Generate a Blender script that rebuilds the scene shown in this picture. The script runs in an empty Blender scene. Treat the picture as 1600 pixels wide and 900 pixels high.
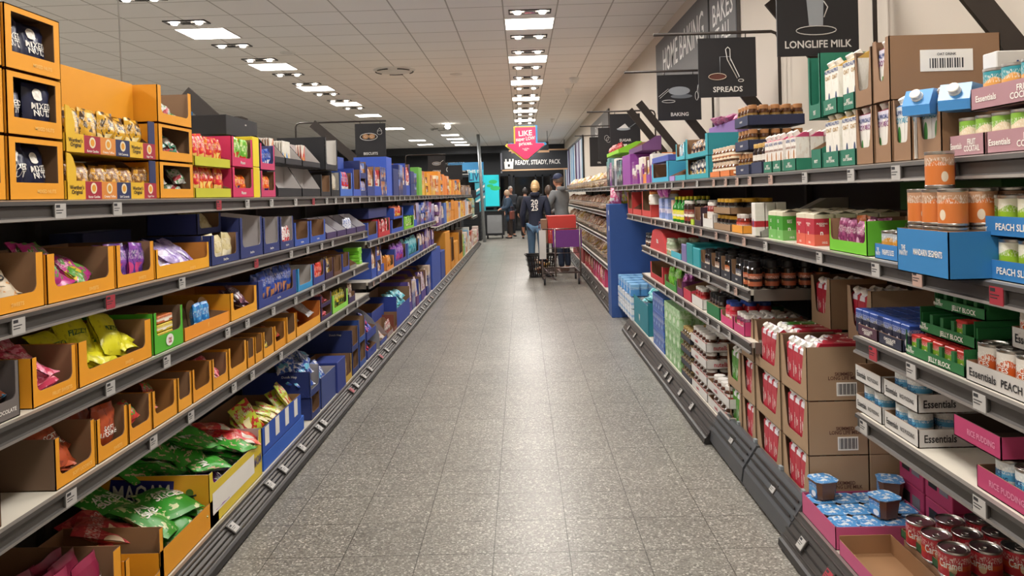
import bpy, math, random
from mathutils import Vector, Matrix, Euler, noise
PI = math.pi
C = bpy.context.scene.collection
F, HC = 1180.0, 1.6
# ---------------------------------------------------------------- camera, world, exposure
cam_d = bpy.data.cameras.new('camera'); cam = bpy.data.objects.new('camera', cam_d); C.objects.link(cam)
cam_d.sensor_width = 36; cam_d.lens = F * 36 / 1600; cam_d.shift_y = -0.0852; cam_d.clip_start = 0.05
CAM_R = Matrix.Rotation(math.radians(.7425), 3, 'Z') @ Matrix.Rotation(PI/2 - math.radians(.5), 3, 'X') @ Matrix.Rotation(math.radians(-1.6), 3, 'Z')
cam.rotation_euler = CAM_R.to_euler(); cam.location = (0, 0, HC)
bpy.context.scene.camera = cam
w = bpy.data.worlds.new('world'); bpy.context.scene.world = w; w.use_nodes = True
w.node_tree.nodes['Background'].inputs[0].default_value = (.75, .85, 1, 1)
w.node_tree.nodes['Background'].inputs[1].default_value = .12
vs = bpy.context.scene.view_settings
vs.view_transform = 'Standard'; vs.look = 'None'; vs.gamma = 1; vs.use_curve_mapping = False; vs.exposure = 0.6
LAMP_W = 30.0            # watts of each ceiling panel
SPOT_W = 9.0
# ---------------------------------------------------------------- colours and materials
def hx(s):
    s = s.lstrip('#'); o = []
    for i in (0, 2, 4):
        c = int(s[i:i+2], 16) / 255
        o.append(c/12.92 if c <= .04045 else ((c+.055)/1.055)**2.4)
    return (*o, 1)
MATS = {}
def mat(name, col=None, rough=.5, metal=0., emit=0., var=.06, coat=0., alpha=1., trans=0., scale=9.):
    if name in MATS: return MATS[name]
    if col is None: col = name
    m = bpy.data.materials.new(name); m.use_nodes = True; MATS[name] = m
    nt = m.node_tree; b = nt.nodes['Principled BSDF']
    c = hx(col)
    b.inputs['Roughness'].default_value = rough; b.inputs['Metallic'].default_value = metal
    b.inputs['Coat Weight'].default_value = coat
    if trans: b.inputs['Transmission Weight'].default_value = trans
    b.inputs['Base Color'].default_value = c
    if emit:
        b.inputs['Emission Color'].default_value = c; b.inputs['Emission Strength'].default_value = emit
    if var and not emit:
        tc = nt.nodes.new('ShaderNodeTexCoord'); n = nt.nodes.new('ShaderNodeTexNoise'); n.inputs['Scale'].default_value = scale
        n.inputs['Detail'].default_value = 1
        mr = nt.nodes.new('ShaderNodeMapRange'); mr.inputs[3].default_value = 1 - var; mr.inputs[4].default_value = 1 + var
        mx = nt.nodes.new('ShaderNodeMix'); mx.data_type = 'RGBA'; mx.blend_type = 'MULTIPLY'; mx.inputs[0].default_value = 1
        mx.inputs[6].default_value = c
        nt.links.new(tc.outputs['Object'], n.inputs['Vector']); nt.links.new(n.outputs[0], mr.inputs[0])
        nt.links.new(mr.outputs[0], mx.inputs[7]); nt.links.new(mx.outputs[2], b.inputs['Base Color'])
    return m
def pack(c1, c2, c3, seed=0, kind='band', rough=.35, scale=1.):
    """printed packaging: base colour c1, a band or blotches of c2, a disc and fine print of c3"""
    name = 'print_%s_%s_%s_%d_%s' % (c1, c2, c3, seed, kind)
    if name in MATS: return MATS[name]
    m = bpy.data.materials.new(name); m.use_nodes = True; MATS[name] = m
    nt = m.node_tree; b = nt.nodes['Principled BSDF']; L = nt.links.new; N = nt.nodes.new
    b.inputs['Roughness'].default_value = rough
    rnd = random.Random(seed * 7 + len(kind))
    tc = N('ShaderNodeTexCoord'); sp = N('ShaderNodeSeparateXYZ'); L(tc.outputs['Generated'], sp.inputs[0])
    def math_(op, a, bb, clamp=False):
        n = N('ShaderNodeMath'); n.operation = op; n.use_clamp = clamp
        for i, v in ((0, a), (1, bb)):
            if isinstance(v, (int, float)): n.inputs[i].default_value = v
            elif v is not None: L(v, n.inputs[i])
        return n.outputs[0]
    def mix(f, a, bb):
        n = N('ShaderNodeMix'); n.data_type = 'RGBA'; L(f, n.inputs[0])
        for i, v in ((6, a), (7, bb)):
            if isinstance(v, tuple): n.inputs[i].default_value = v
            else: L(v, n.inputs[i])
        return n.outputs[2]
    u = math_('ADD', sp.outputs[0], math_('MULTIPLY', sp.outputs[1], .999)); z = sp.outputs[2]
    col = hx(c1)
    if kind == 'band':
        z0 = rnd.uniform(.25, .5); z1 = z0 + rnd.uniform(.15, .3)
        f = math_('MULTIPLY', math_('GREATER_THAN', z, z0), math_('LESS_THAN', z, z1))
    elif kind == 'half':
        f = math_('GREATER_THAN', math_('ADD', z, math_('MULTIPLY', math_('SINE', math_('MULTIPLY', u, 5.), None), .07)), .68)
    elif kind == 'diag':
        f = math_('GREATER_THAN', math_('ADD', z, math_('MULTIPLY', u, rnd.choice((-.7, .7)))), rnd.uniform(.3, .6))
    else:
        n = N('ShaderNodeTexNoise'); n.inputs['Scale'].default_value = (6.5 if kind == 'clean' else 5.) * scale; n.inputs['Detail'].default_value = 2
        mp = N('ShaderNodeMapping'); mp.inputs['Location'].default_value = (seed * 1.7, seed * .3, seed); L(tc.outputs['Generated'], mp.inputs[0])
        L(mp.outputs[0], n.inputs['Vector']); f = math_('GREATER_THAN', n.outputs[0], .6 if kind == 'clean' else .54)
    if kind != 'plain': col = mix(f, col, hx(c2))
    # a disc / picture in c3
    cx, cz, r = rnd.uniform(.35, .65), rnd.uniform(.25, .4), rnd.uniform(.1, .17)
    fu = math_('FRACT', u, None) if False else u
    du = math_('SUBTRACT', fu, cx); dz = math_('SUBTRACT', z, cz)
    dist = math_('ADD', math_('MULTIPLY', du, du), math_('MULTIPLY', dz, dz))
    if kind not in ('plain', 'clean'): col = mix(math_('LESS_THAN', dist, r*r), col, hx(c3))
    # fine print
    n2 = N('ShaderNodeTexNoise'); n2.inputs['Scale'].default_value = 1; n2.inputs['Detail'].default_value = 0
    mp2 = N('ShaderNodeMapping'); mp2.inputs['Scale'].default_value = (38 * scale, 38 * scale, 15 * scale); mp2.inputs['Location'].default_value = (seed, 0, 0)
    L(tc.outputs['Generated'], mp2.inputs[0]); L(mp2.outputs[0], n2.inputs['Vector'])
    zz0 = rnd.uniform(.55, .62)
    f2 = math_('MULTIPLY', math_('GREATER_THAN', n2.outputs[0], .56), math_('MULTIPLY', math_('GREATER_THAN', z, zz0), math_('LESS_THAN', z, zz0 + .22)))
    if kind not in ('plain', 'clean'): col = mix(math_('MULTIPLY', f2, .55), col, hx('f2efe6'))
    if isinstance(col, tuple): b.inputs['Base Color'].default_value = col
    else: L(col, b.inputs['Base Color'])
    return m
def text_2d(s, bold):
    k = (s, bold)
    if k in TXT: return TXT[k]
    cu = bpy.data.curves.new('lettering', 'FONT'); cu.body = s; cu.resolution_u = 2; cu.offset = .018 if bold else .004
    cu.align_x = 'CENTER'; cu.space_line = .8
    o = bpy.data.objects.new('lettering', cu); me = o.to_mesh()
    vs_ = [tuple(v.co[:2]) for v in me.vertices]; fs = [tuple(p.vertices) for p in me.polygons]
    o.to_mesh_clear(); bpy.data.objects.remove(o); bpy.data.curves.remove(cu)
    xs = [v[0] for v in vs_] or [0]; ys = [v[1] for v in vs_] or [0]
    cx, cy = (min(xs)+max(xs))/2, (min(ys)+max(ys))/2
    W, Hh = max(xs)-min(xs) or 1, max(ys)-min(ys) or 1
    r = ([(x-cx, y-cy) for x, y in vs_], fs, W, Hh); TXT[k] = r
    return r
TXT = {}
# ---------------------------------------------------------------- mesh builder
class MB:
    def __init__(s): s.v = []; s.f = []; s.mi = []; s.sm = []; s.mats = []
    def idx(s, m):
        if isinstance(m, str): m = MATS[m] if m in MATS else mat(m)
        if m not in s.mats: s.mats.append(m)
        return s.mats.index(m)
    def add(s, vs, fs, m, smooth=False):
        b = len(s.v); s.v += [tuple(v) for v in vs]; i = s.idx(m)
        for f in fs: s.f.append(tuple(b+k for k in f)); s.mi.append(i); s.sm.append(smooth)
        return s
    def box(s, x0, x1, y0, y1, z0, z1, m, bev=0.):
        if bev:
            b = bev; vs = []
            # chamfered box: three rings of eight
            def ring(x0, x1, y0, y1, c, z): return [(x0+c, y0, z), (x1-c, y0, z), (x1, y0+c, z), (x1, y1-c, z), (x1-c, y1, z), (x0+c, y1, z), (x0, y1-c, z), (x0, y0+c, z)]
            rs = [ring(x0+b, x1-b, y0+b, y1-b, b*.4, z0), ring(x0, x1, y0, y1, b, z0+b), ring(x0, x1, y0, y1, b, z1-b), ring(x0+b, x1-b, y0+b, y1-b, b*.4, z1)]
            for r in rs: vs += r
            fs = [tuple(range(7, -1, -1)), tuple(range(24, 32))]
            for k in range(3):
                for i in range(8): fs.append((k*8+i, k*8+(i+1) % 8, k*8+8+(i+1) % 8, k*8+8+i))
            return s.add(vs, fs, m)
        vs = [(x0,y0,z0),(x1,y0,z0),(x1,y1,z0),(x0,y1,z0),(x0,y0,z1),(x1,y0,z1),(x1,y1,z1),(x0,y1,z1)]
        return s.add(vs, [(0,3,2,1),(4,5,6,7),(0,1,5,4),(1,2,6,5),(2,3,7,6),(3,0,4,7)], m)
    def prism(s, pts, vec, m, m2=None, smooth=False):
        """extrude a planar polygon by vec; cap 1 (at pts) in m, other cap and edges in m2"""
        n = len(pts); p2 = [tuple(Vector(p)+Vector(vec)) for p in pts]
        m2 = m2 or m
        s.add(pts, [tuple(range(n))], m); s.add(p2, [tuple(range(n-1, -1, -1))], m2)
        b = list(pts) + p2
        s.add(b, [(i, n+i, n+(i+1) % n, (i+1) % n) for i in range(n)], m2, smooth)
        return s
    def lathe(s, prof, m, n=20, c=(0,0,0), smooth=True, ms=None):
        """prof list of (r, z); ms: material for each band"""
        for k in range(len(prof)-1):
            (r0, z0), (r1, z1) = prof[k], prof[k+1]
            vs = []; 
            for i in range(n):
                a = 2*PI*i/n; ca, sa = math.cos(a), math.sin(a)
                vs += [(c[0]+r0*ca, c[1]+r0*sa, c[2]+z0), (c[0]+r1*ca, c[1]+r1*sa, c[2]+z1)]
            s.add(vs, [(2*i, 2*((i+1) % n), 2*((i+1) % n)+1, 2*i+1) for i in range(n)], ms[k] if ms else m, smooth)
        return s
    def tube(s, pts, r, m, n=8, closed=False):
        pts = [Vector(p) for p in pts]; N = len(pts); rings = []
        for i, p in enumerate(pts):
            a = pts[i-1] if i or closed else p; b = pts[(i+1) % N] if i < N-1 or closed else p
            t = (b-a).normalized(); u = t.orthogonal().normalized() if not rings else (rings[-1][1] - t*rings[-1][1].dot(t)).normalized()
            w_ = t.cross(u); rr = r[i] if isinstance(r, (list, tuple)) else r
            rings.append(([tuple(p + u*math.cos(2*PI*k/n)*rr + w_*math.sin(2*PI*k/n)*rr) for k in range(n)], u))
        vs = [v for q, _ in rings for v in q]; fs = []
        for i in range(N-1 + (1 if closed else 0)):
            j = (i+1) % N
            fs += [(i*n+k, i*n+(k+1) % n, j*n+(k+1) % n, j*n+k) for k in range(n)]
        if not closed: fs += [tuple(range(n-1, -1, -1)), tuple(range((N-1)*n, N*n))]
        return s.add(vs, fs, m, True)
    def text(s, t, h, c, u, v, m, bold=True, wmax=None, surf=None, off=.0012):
        pts, fs, W, Hh = text_2d(t, bold); lines = t.count('\n') + 1
        k = h / .7 if lines == 1 else h / Hh
        kx = k if not wmax or W*k <= wmax else wmax / W
        u, v = Vector(u), Vector(v); n = u.cross(v); c = Vector(c)
        vs = []
        for x, y in pts:
            p = c + u*x*kx + v*y*k
            p = Vector(surf(p)) if surf else p + n*off
            vs.append(tuple(p))
        return s.add(vs, fs, m)
    def mesh(s, name, gap=.0):
        me = bpy.data.meshes.new(name); me.from_pydata(s.v, [], s.f)
        for m in s.mats: me.materials.append(m)
        me.polygons.foreach_set('material_index', s.mi); me.polygons.foreach_set('use_smooth', s.sm)
        me.update(); return me
    def xf(s, M):
        s.v = [tuple(M @ Vector(p)) for p in s.v]; return s
def link(name, mesh, parent=None, loc=(0,0,0), rot=(0,0,0), label=None, cat=None, group=None, kind=None, scale=None):
    if isinstance(mesh, MB): mesh = mesh.mesh(name)
    o = bpy.data.objects.new(name, mesh); C.objects.link(o)
    if parent: o.parent = parent
    o.location = loc; o.rotation_euler = rot
    if scale: o.scale = scale
    if label: o['label'] = label
    if cat: o['category'] = cat
    if group: o['group'] = group
    if kind: o['kind'] = kind
    return o
# a model is [name, mesh, [(part_name, mesh, [(sub_name, mesh), ...]), ...]]
def spawn(model, loc, rot, label, cat, group=None, parts=True, scale=None):
    o = link(model[0], model[1], None, loc, rot, label, cat, group, None, scale)
    if parts:
        for p in model[2]:
            q = link(p[0], p[1], o)
            for s_ in (p[2] if len(p) > 2 else ()): link(s_[0], s_[1], q)
    return o
# ---------------------------------------------------------------- the shelf planes
LX, RX = -1.45, 1.2
CI = CAM_R.transposed()
def depth_at(px, X, z):
    """distance down the aisle at which the shelf line (x = X, height z) passes the column px"""
    u = (px - 800) / F
    a = CI @ Vector((X, 0, z - HC)); b = CI @ Vector((0, 1, 0))
    # (a.x + d b.x) = -u (a.z + d b.z)
    return -(a.x + u*a.z) / (b.x + u*b.z)
def rot_side(side): return (0, 0, PI/2 if side == 'L' else -PI/2)
def on_shelf(side, X, z, d, inset=.01, up=0.):
    """world point on a shelf, inset behind its front edge"""
    return (X - inset if side == 'L' else X + inset, d, z + up)
# ---------------------------------------------------------------- the room
M_CEIL = mat('ceiling_tile_paint', 'b9b4ae', .9, var=.03)
def grid_floor():
    m = bpy.data.materials.new('terrazzo_tiles'); m.use_nodes = True; MATS['terrazzo'] = m
    nt = m.node_tree; b = nt.nodes['Principled BSDF']; L = nt.links.new; N = nt.nodes.new
    tc = N('ShaderNodeTexCoord')
    def noise_(scale, detail=2): n = N('ShaderNodeTexNoise'); n.inputs['Scale'].default_value = scale; n.inputs['Detail'].default_value = detail; L(tc.outputs['Object'], n.inputs['Vector']); return n.outputs[0]
    v = N('ShaderNodeTexVoronoi'); v.inputs['Scale'].default_value = 130; L(tc.outputs['Object'], v.inputs['Vector'])
    sx = N('ShaderNodeSeparateColor'); L(v.outputs['Color'], sx.inputs[0])
    r = N('ShaderNodeValToRGB'); cr = r.color_ramp; cr.interpolation = 'LINEAR'
    cr.elements[0].position = 0; cr.elements[0].color = hx('68655f'); cr.elements[1].position = 1; cr.elements[1].color = hx('d2cec6')
    for p, c in ((.3, '837f77'), (.7, '918d84'), (.9, 'aeaaa1')): e = cr.elements.new(p); e.color = hx(c)
    L(sx.outputs[0], r.inputs[0])
    # large stains
    st = N('ShaderNodeMapRange'); st.inputs[1].default_value = .35; st.inputs[2].default_value = .7; st.inputs[3].default_value = .84; st.inputs[4].default_value = 1.03
    L(noise_(1.3, 5), st.inputs[0])
    m1 = N('ShaderNodeMix'); m1.data_type = 'RGBA'; m1.blend_type = 'MULTIPLY'; m1.inputs[0].default_value = 1
    L(r.outputs[0], m1.inputs[6]); L(st.outputs[0], m1.inputs[7])
    # joints
    br = N('ShaderNodeTexBrick'); br.offset = 0; br.inputs['Scale'].default_value = 1; br.inputs['Mortar Size'].default_value = .0028
    br.inputs['Brick Width'].default_value = .337; br.inputs['Row Height'].default_value = .337; br.inputs['Mortar Smooth'].default_value = .3
    br.inputs['Color1'].default_value = (1, 1, 1, 1); br.inputs['Color2'].default_value = (.93, .93, .93, 1); br.inputs['Mortar'].default_value = (.3, .29, .28, 1)
    mp = N('ShaderNodeMapping'); mp.inputs['Location'].default_value = (.168, -3.353 + .337*20, 0); L(tc.outputs['Object'], mp.inputs[0]); L(mp.outputs[0], br.inputs['Vector'])
    m2 = N('ShaderNodeMix'); m2.data_type = 'RGBA'; m2.blend_type = 'MULTIPLY'; m2.inputs[0].default_value = 1
    L(m1.outputs[2], m2.inputs[6]); L(br.outputs[0], m2.inputs[7]); L(m2.outputs[2], b.inputs['Base Color'])
    rr = N('ShaderNodeMapRange'); rr.inputs[3].default_value = .3; rr.inputs[4].default_value = .42; L(noise_(3, 4), rr.inputs[0]); L(rr.outputs[0], b.inputs['Roughness'])
    bp = N('ShaderNodeBump'); bp.inputs['Strength'].default_value = .08; bp.inputs['Distance'].default_value = .01; L(noise_(5, 2), bp.inputs['Height']); L(bp.outputs[0], b.inputs['Normal'])
    return m
def grid_ceiling():
    m = bpy.data.materials.new('ceiling_grid'); m.use_nodes = True
    nt = m.node_tree; b = nt.nodes['Principled BSDF']; L = nt.links.new; N = nt.nodes.new
    b.inputs['Roughness'].default_value = .85
    tc = N('ShaderNodeTexCoord'); mp = N('ShaderNodeMapping'); mp.inputs['Location'].default_value = (.15, .1, 0); L(tc.outputs['Object'], mp.inputs[0])
    br = N('ShaderNodeTexBrick'); br.offset = 0; br.inputs['Scale'].default_value = 1; br.inputs['Mortar Size'].default_value = .009
    br.inputs['Brick Width'].default_value = .6; br.inputs['Row Height'].default_value = .6; br.inputs['Mortar Smooth'].default_value = .2
    br.inputs['Color1'].default_value = hx('f6f3ef'); br.inputs['Color2'].default_value = hx('f4f0eb'); br.inputs['Mortar'].default_value = hx('b9b3ab')
    L(mp.outputs[0], br.inputs['Vector']); L(br.outputs[0], b.inputs['Base Color'])
    n = N('ShaderNodeTexNoise'); n.inputs['Scale'].default_value = 60; L(tc.outputs['Object'], n.inputs['Vector'])
    bp = N('ShaderNodeBump'); bp.inputs['Strength'].default_value = .1; bp.inputs['Distance'].default_value = .01; L(n.outputs[0], bp.inputs['Height']); L(bp.outputs[0], b.inputs['Normal'])
    return m
XL, XR, YB, YF, ZC = -14., 1.85, -3., 33., 3.66
CREAM = mat('cream_wall_paint', 'cbc1b4', .8, var=.03, scale=2)
CHAR = mat('charcoal_wall', '2b2d31', .6)
def st(name, x0, x1, y0, y1, z0, z1, m): return link(name, MB().box(x0, x1, y0, y1, z0, z1, m), kind='structure')
st('floor', XL-.1, XR+.1, YB-.1, YF+.1, -.1, 0, grid_floor())
st('ceiling', XL-.1, XR+.1, YB-.1, YF+.1, ZC, ZC+.1, grid_ceiling())
st('wall_right', XR, XR+.1, YB, YF, 0, ZC, CREAM)
st('wall_left', XL-.1, XL, YB, YF, 0, ZC, CREAM)
st('wall_behind', XL, XR, YB-.1, YB, 0, ZC, CREAM)
st('wall_front', XL, XR, YF, YF+.1, 0, ZC, CHAR)
# sliding glass door and dark glazing in the far wall
ALU = mat('dark_frame_metal', '3c3f44', .35, .8); GLD = mat('night_glass', '0b0d10', .08)
mb = MB(); x0, x1, zt = -.35, 1.85, 2.42
for x in (x0, x0+.95, x0+1.25, x0+1.6, x1-.06): mb.box(x, x+.06, YF-.1, YF-.04, 0, zt, ALU)
mb.box(x0, x1, YF-.1, YF-.04, zt-.08, zt, ALU); mb.box(x0, x1, YF-.1, YF-.04, 0, .08, ALU)
dr = link('door_1', mb, kind='structure'); link('pane', MB().box(x0, x1, YF-.07, YF-.055, .05, zt-.02, GLD), dr)
mb = MB().box(-3.2, -.5, YF-.08, YF-.01, .9, .95, ALU).box(-3.2, -.5, YF-.08, YF-.01, 2.4, 2.46, ALU)
for x in (-3.2, -1.9, -.56): mb.box(x, x+.06, YF-.08, YF-.01, .9, 2.46, ALU)
wn = link('window_1', mb, kind='structure'); link('pane', MB().box(-3.2, -.5, YF-.05, YF-.04, .92, 2.45, GLD), wn)
# bulkhead running above the tills
st('trim_1', XL, XR, YF-1.2, YF-.1, 3.36, ZC-.001, CHAR)
# ---------------------------------------------------------------- ceiling lights
LW = mat('light_diffuser', 'fffaf2', .3, emit=7.); CHR = mat('chrome', 'c8c8c8', .15, 1.); WPL = mat('white_plastic', 'dedbd6', .4)
RIM = mat('dark_recess', '24211f', .5); BULB = mat('spot_bulb', 'fff6ea', .3, emit=10.)
def panel_models():
    fr = MB()
    for a in ((-.3,.3,-.3,-.285),(-.3,.3,.285,.3),(-.3,-.285,-.285,.285),(.285,.3,-.285,.285)): fr.box(*a, -.012, 0, WPL)
    df = MB().box(-.284, .284, -.284, .284, -.008, -.003, LW)
    spf = MB()
    for a in ((-.24,.24,-.09,-.075),(-.24,.24,.075,.09),(-.24,-.225,-.075,.075),(.225,.24,-.075,.075)): spf.box(*a, -.012, 0, RIM)
    spf.box(-.06, .06, -.03, .03, -.02, 0, CHR)
    bl = MB().lathe([(0, -.035), (.032, -.032), (.042, -.02), (.036, -.004)], BULB, 14)
    return fr.mesh('ceiling_light'), df.mesh('diffuser'), spf.mesh('spotlight'), bl.mesh('bulb')
FR, DF, SF, BL = panel_models()
def area(parent, size, power, z, col=(1, .955, .9)):
    ld = bpy.data.lights.new('lamp', 'AREA'); ld.shape = 'SQUARE'; ld.size = size; ld.energy = power; ld.color = col; ld.spread = math.radians(170)
    o = bpy.data.objects.new('lamp', ld); C.objects.link(o); o.parent = parent; o.location = (0, 0, z); return o
ROWS = [(.15, 'aisle centre row'), (-3.75, 'row beyond the left shelving')]
names = ['nearest', 'second', 'third', 'fourth', 'fifth', 'sixth', 'seventh', 'eighth', 'ninth', 'tenth', 'eleventh', 'twelfth', 'thirteenth', 'fourteenth']
for rx, rn in ROWS:
    for k in range(-4, 10):
        y = 9.15 + 2.4*k
        if rx < 0 and k > 4: continue
        vis = k >= 0
        lab = ('square ceiling light panel, %s in the %s' % (names[k], rn)) if vis else 'square ceiling light panel out of frame behind the camera'
        o = link('ceiling_light', FR, None, (rx, y, ZC), label=lab, cat='ceiling light', group=('square light panels, ' + rn) if vis else 'ceiling panels out of frame')
        link('diffuser', DF, o); area(o, .55, LAMP_W, -.02)
        for s_ in (-.6, .75):
            if k > 5 or (rx < 0 and k > 3): continue
            q = link('spotlight', SF, None, (rx, y+s_, ZC), label=('twin ceiling spotlight just %s the %s panel of the %s' % ('before' if s_ < 0 else 'beyond', names[max(k, 0)], rn)) if vis else 'twin ceiling spotlight out of frame behind the camera', cat='spotlight', group=('twin spotlights, ' + rn) if vis else 'twin spotlights out of frame')
            for xx in (-.14, .14):
                b_ = link('bulb', BL, q, (xx, 0, 0))
for i, y in enumerate((25.5, 27.3, 29., 30.6)):
    o = link('ceiling_light', FR, None, (-2.35, y, ZC), label='bright ceiling panel in the far short row above the tills', cat='ceiling light', group='far ceiling panels above the tills'); link('diffuser', DF, o); area(o, .55, LAMP_W*.5, -.02)
for i, y in enumerate((22.5, 27.5, 29.8)):
    o = link('ceiling_light', FR, None, (-3.75, y, ZC), label='far ceiling panel over the next aisles, beside the biscuits sign', cat='ceiling light', group='far left ceiling panels'); link('diffuser', DF, o); area(o, .55, LAMP_W, -.02)
for y in (-1, 3, 7, 11):  # unseen panels added with extra power, bouncing light up to the left ceiling
    o = link('ceiling_light', FR, None, (-9, y, ZC), label='unseen ceiling panel added over the left aisles for bounce light', cat='ceiling light', group='far left ceiling panels'); link('diffuser', DF, o); area(o, .55, LAMP_W*3, -.02)
# round air diffusers, smoke detectors, small cameras
def disc_vent(x, y, lab):
    mb = MB().lathe([(0, -.03), (.28, -.03), (.32, -.012), (.34, 0)], WPL, 32)
    for k in range(5):
        a = k*2*PI/5
        pts = [(math.cos(a+t*.5)*.3, math.sin(a+t*.5)*.3, -.032) for t in (0, .5, 1, 1.5)]
        mb.tube(pts, .008, RIM, 6)
    link('ceiling_vent', mb, None, (x, y, ZC), label=lab, cat='ceiling vent')
disc_vent(-2.0, 12.2, 'round swirl air vent in the ceiling left of the aisle')
disc_vent(-2.4, 23, 'far round swirl air vent above the tills')
def detector(x, y, lab, r=.05, h=.06):
    link('smoke_detector', MB().lathe([(0, -h), (r*.6, -h), (r, -h*.5), (r*1.1, 0)], WPL, 16), None, (x, y, ZC), label=lab, cat='detector')
detector(1.0, 13.6, 'small white cone ceiling sensor right of the lights, nearer one', .08, .1)
detector(.98, 15, 'small white cone ceiling sensor right of the lights, farther one', .07, .12)
detector(.92, 21, 'little white ceiling sensor near the right wall far away', .06, .1)
detector(-1.05, 12.8, 'flat pale ceiling disc left of the light row', .1, .02)
detector(-3.2, 10.5, 'flat pale ceiling disc beside the left light row', .1, .02)
detector(-3.3, 14.9, 'flat pale ceiling disc near the round vent', .1, .02)
b_ = link('globe_lamp', MB().lathe([(0, -.16), (.06, -.14), (.085, -.085), (.06, -.03), (.02, 0)], BULB, 16), None, (-2.05, 21.5, ZC), label='small white globe lamp on the far ceiling', cat='lamp')
# ---------------------------------------------------------------- shelving
RAIL = mat('shelf_rail_grey', '4b4744', .4, .3); RAILD = mat('shelf_rail_dark', '2a2726', .45, .2); RAILL = mat('shelf_rail_edge', '8f8983', .35, .5)
BOARD = mat('shelf_board_cream', 'cfc8ba', .5); BACK = mat('shelving_back_panel', '23201f', .6); POST = mat('shelving_post', '38342f', .45, .3)
SKIRT = mat('shelf_end_grey', '6f6860', .4, .3)
LABW = mat('price_paper', 'b3b0ac', .5); LABR = mat('price_paper_red', 'a2303c', .5); INK = mat('label_ink', '2c2c30', .6); LABB = mat('label_holder', '3a3734', .35); LABP = mat('price_paper_pinkish', 'b99a8c', .5)
def rail_profile(s):
    # (x outwards, z) of the front rail, s = +1 left gondola (towards +x)
    return [(0, 0), (.012, -.004), (.014, -.016), (.004, -.02), (.004, -.05), (.012, -.054), (.014, -.062), (0, -.064)]
def label_mesh(m, big=True):
    w_, h_ = .055, .05
    mb = MB().box(-w_/2-.006, w_/2+.006, -.003, .004, -.006, h_+.004, LABB).box(-w_/2, w_/2, -.005, -.003, 0, h_-.004, m)
    wx = -w_/2 + .004
    mb.box(wx, wx+.02, -.0056, -.005, h_-.017, h_-.008, INK)
    for k, ww in enumerate((.036, .028)): mb.box(wx, wx+ww, -.0056, -.005, h_-.026-k*.008, h_-.0235-k*.008, INK)
    return mb.mesh('price_label')
LM = {'w': label_mesh(LABW), 'r': label_mesh(LABR), 'p': label_mesh(LABP)}
def shelf(side, X, z, d0, d1, depth, label, px_labels=(), step=None, kinds='w'):
    s = 1 if side == 'L' else -1
    mb = MB()
    mb.box(min(X, X-s*depth), max(X, X-s*depth), d0+.012, d1-.012, z-.03, z-.0005, BOARD)
    pr = rail_profile(s); ms = [RAILL, RAIL, RAILD, RAIL, RAIL, RAILL, RAILL, RAILD]
    n = len(pr)
    for i in range(n):
        a, b = pr[i], pr[(i+1) % n]
        q = [(X+s*a[0], d0, z+a[1]), (X+s*b[0], d0, z+b[1]), (X+s*b[0], d1, z+b[1]), (X+s*a[0], d1, z+a[1])]
        mb.add(q if s > 0 else q[::-1], [(0, 1, 2, 3)], ms[i])
    for d in (d0, d1): mb.add([(X+s*a[0], d, z+a[1]) for a in pr], [tuple(range(n))], RAIL)
    mb.box(min(X-s*.02, X-s*depth), max(X-s*.02, X-s*depth), d0, d0+.012, z-.06, z-.0005, SKIRT)   # side skirt
    mb.box(min(X-s*.02, X-s*depth), max(X-s*.02, X-s*depth), d1-.012, d1, z-.06, z-.0005, SKIRT)
    o = link('display_shelf', mb, label=label, cat='shelf')
    ds = [(depth_at(p, X, z-.03), k) for p, k in px_labels]
    if step:
        rnd = random.Random(int(z*100)+int(d0*10)); d = step[0]
        while d < d1-.1:
            ds.append((d, rnd.choice(kinds))); d += rnd.uniform(step[1], step[2])
    for d, k in ds[:95]:
        if d0 < d < d1: link('price_label', LM[k], o, (X+s*.009, d, z-.058), (math.radians(-4)*0, 0, PI/2 if s > 0 else -PI/2))
    return o
ZT, Z2, Z3, Z4 = 1.622, 1.30, 1.004, .723
DL = .48
shelf('L', LX, ZT, .6, 7.0, DL, 'top shelf of the near left shelving, above the orange boxes', [(-20,'w'),(88,'w'),(178,'w'),(338,'r'),(383,'w'),(421,'w'),(459,'w'),(487,'r'),(508,'w'),(522,'w'),(536,'w'),(548,'w'),(560,'w')])
shelf('L', LX, ZT, 7.0, 12.6, DL, 'top shelf of the middle left shelving, holding blue biscuit boxes', step=(7.1, .28, .5), kinds='wwwp')
shelf('L', LX, ZT, 12.6, 22., DL, 'top shelf of the far left shelving, holding cereal boxes', step=(12.7, .35, .6), kinds='wwp')
shelf('L', LX, Z2, .6, 7.0, DL, 'second shelf of the near left shelving, with navy boxes', [(22,'w'),(167,'r'),(280,'w'),(397,'r'),(452,'w'),(478,'w'),(500,'w'),(517,'w'),(545,'w'),(566,'w')])
shelf('L', LX, Z3, .6, 7.0, DL, 'third shelf of the near left shelving, with the green fruit chew box', [(167,'w'),(256,'w'),(352,'w'),(383,'w'),(424,'w'),(459,'w'),(485,'w'),(503,'w'),(526,'w'),(551,'w')])
shelf('L', LX, Z4, .6, 7.0, DL, 'fourth shelf of the near left shelving, with small orange sweet boxes', [(105,'w'),(235,'w'),(294,'w'),(362,'w'),(391,'w'),(436,'w'),(480,'w'),(510,'w'),(540,'w'),(556,'w')])
shelf('L', LX, 1.197, 7.0, 12.6, DL, 'second shelf of the middle left shelving, with red biscuit packs', step=(7.1, .25, .45), kinds='wwp')
shelf('L', LX, .815, 7.0, 12.6, DL, 'third shelf of the middle left shelving, with purple and turquoise bags', step=(7.2, .25, .45), kinds='wwp')
shelf('L', LX, 1.08, 12.6, 22., DL, 'middle shelf of the far left shelving, with white cereal cartons', step=(12.7, .35, .6), kinds='wwp')
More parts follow.
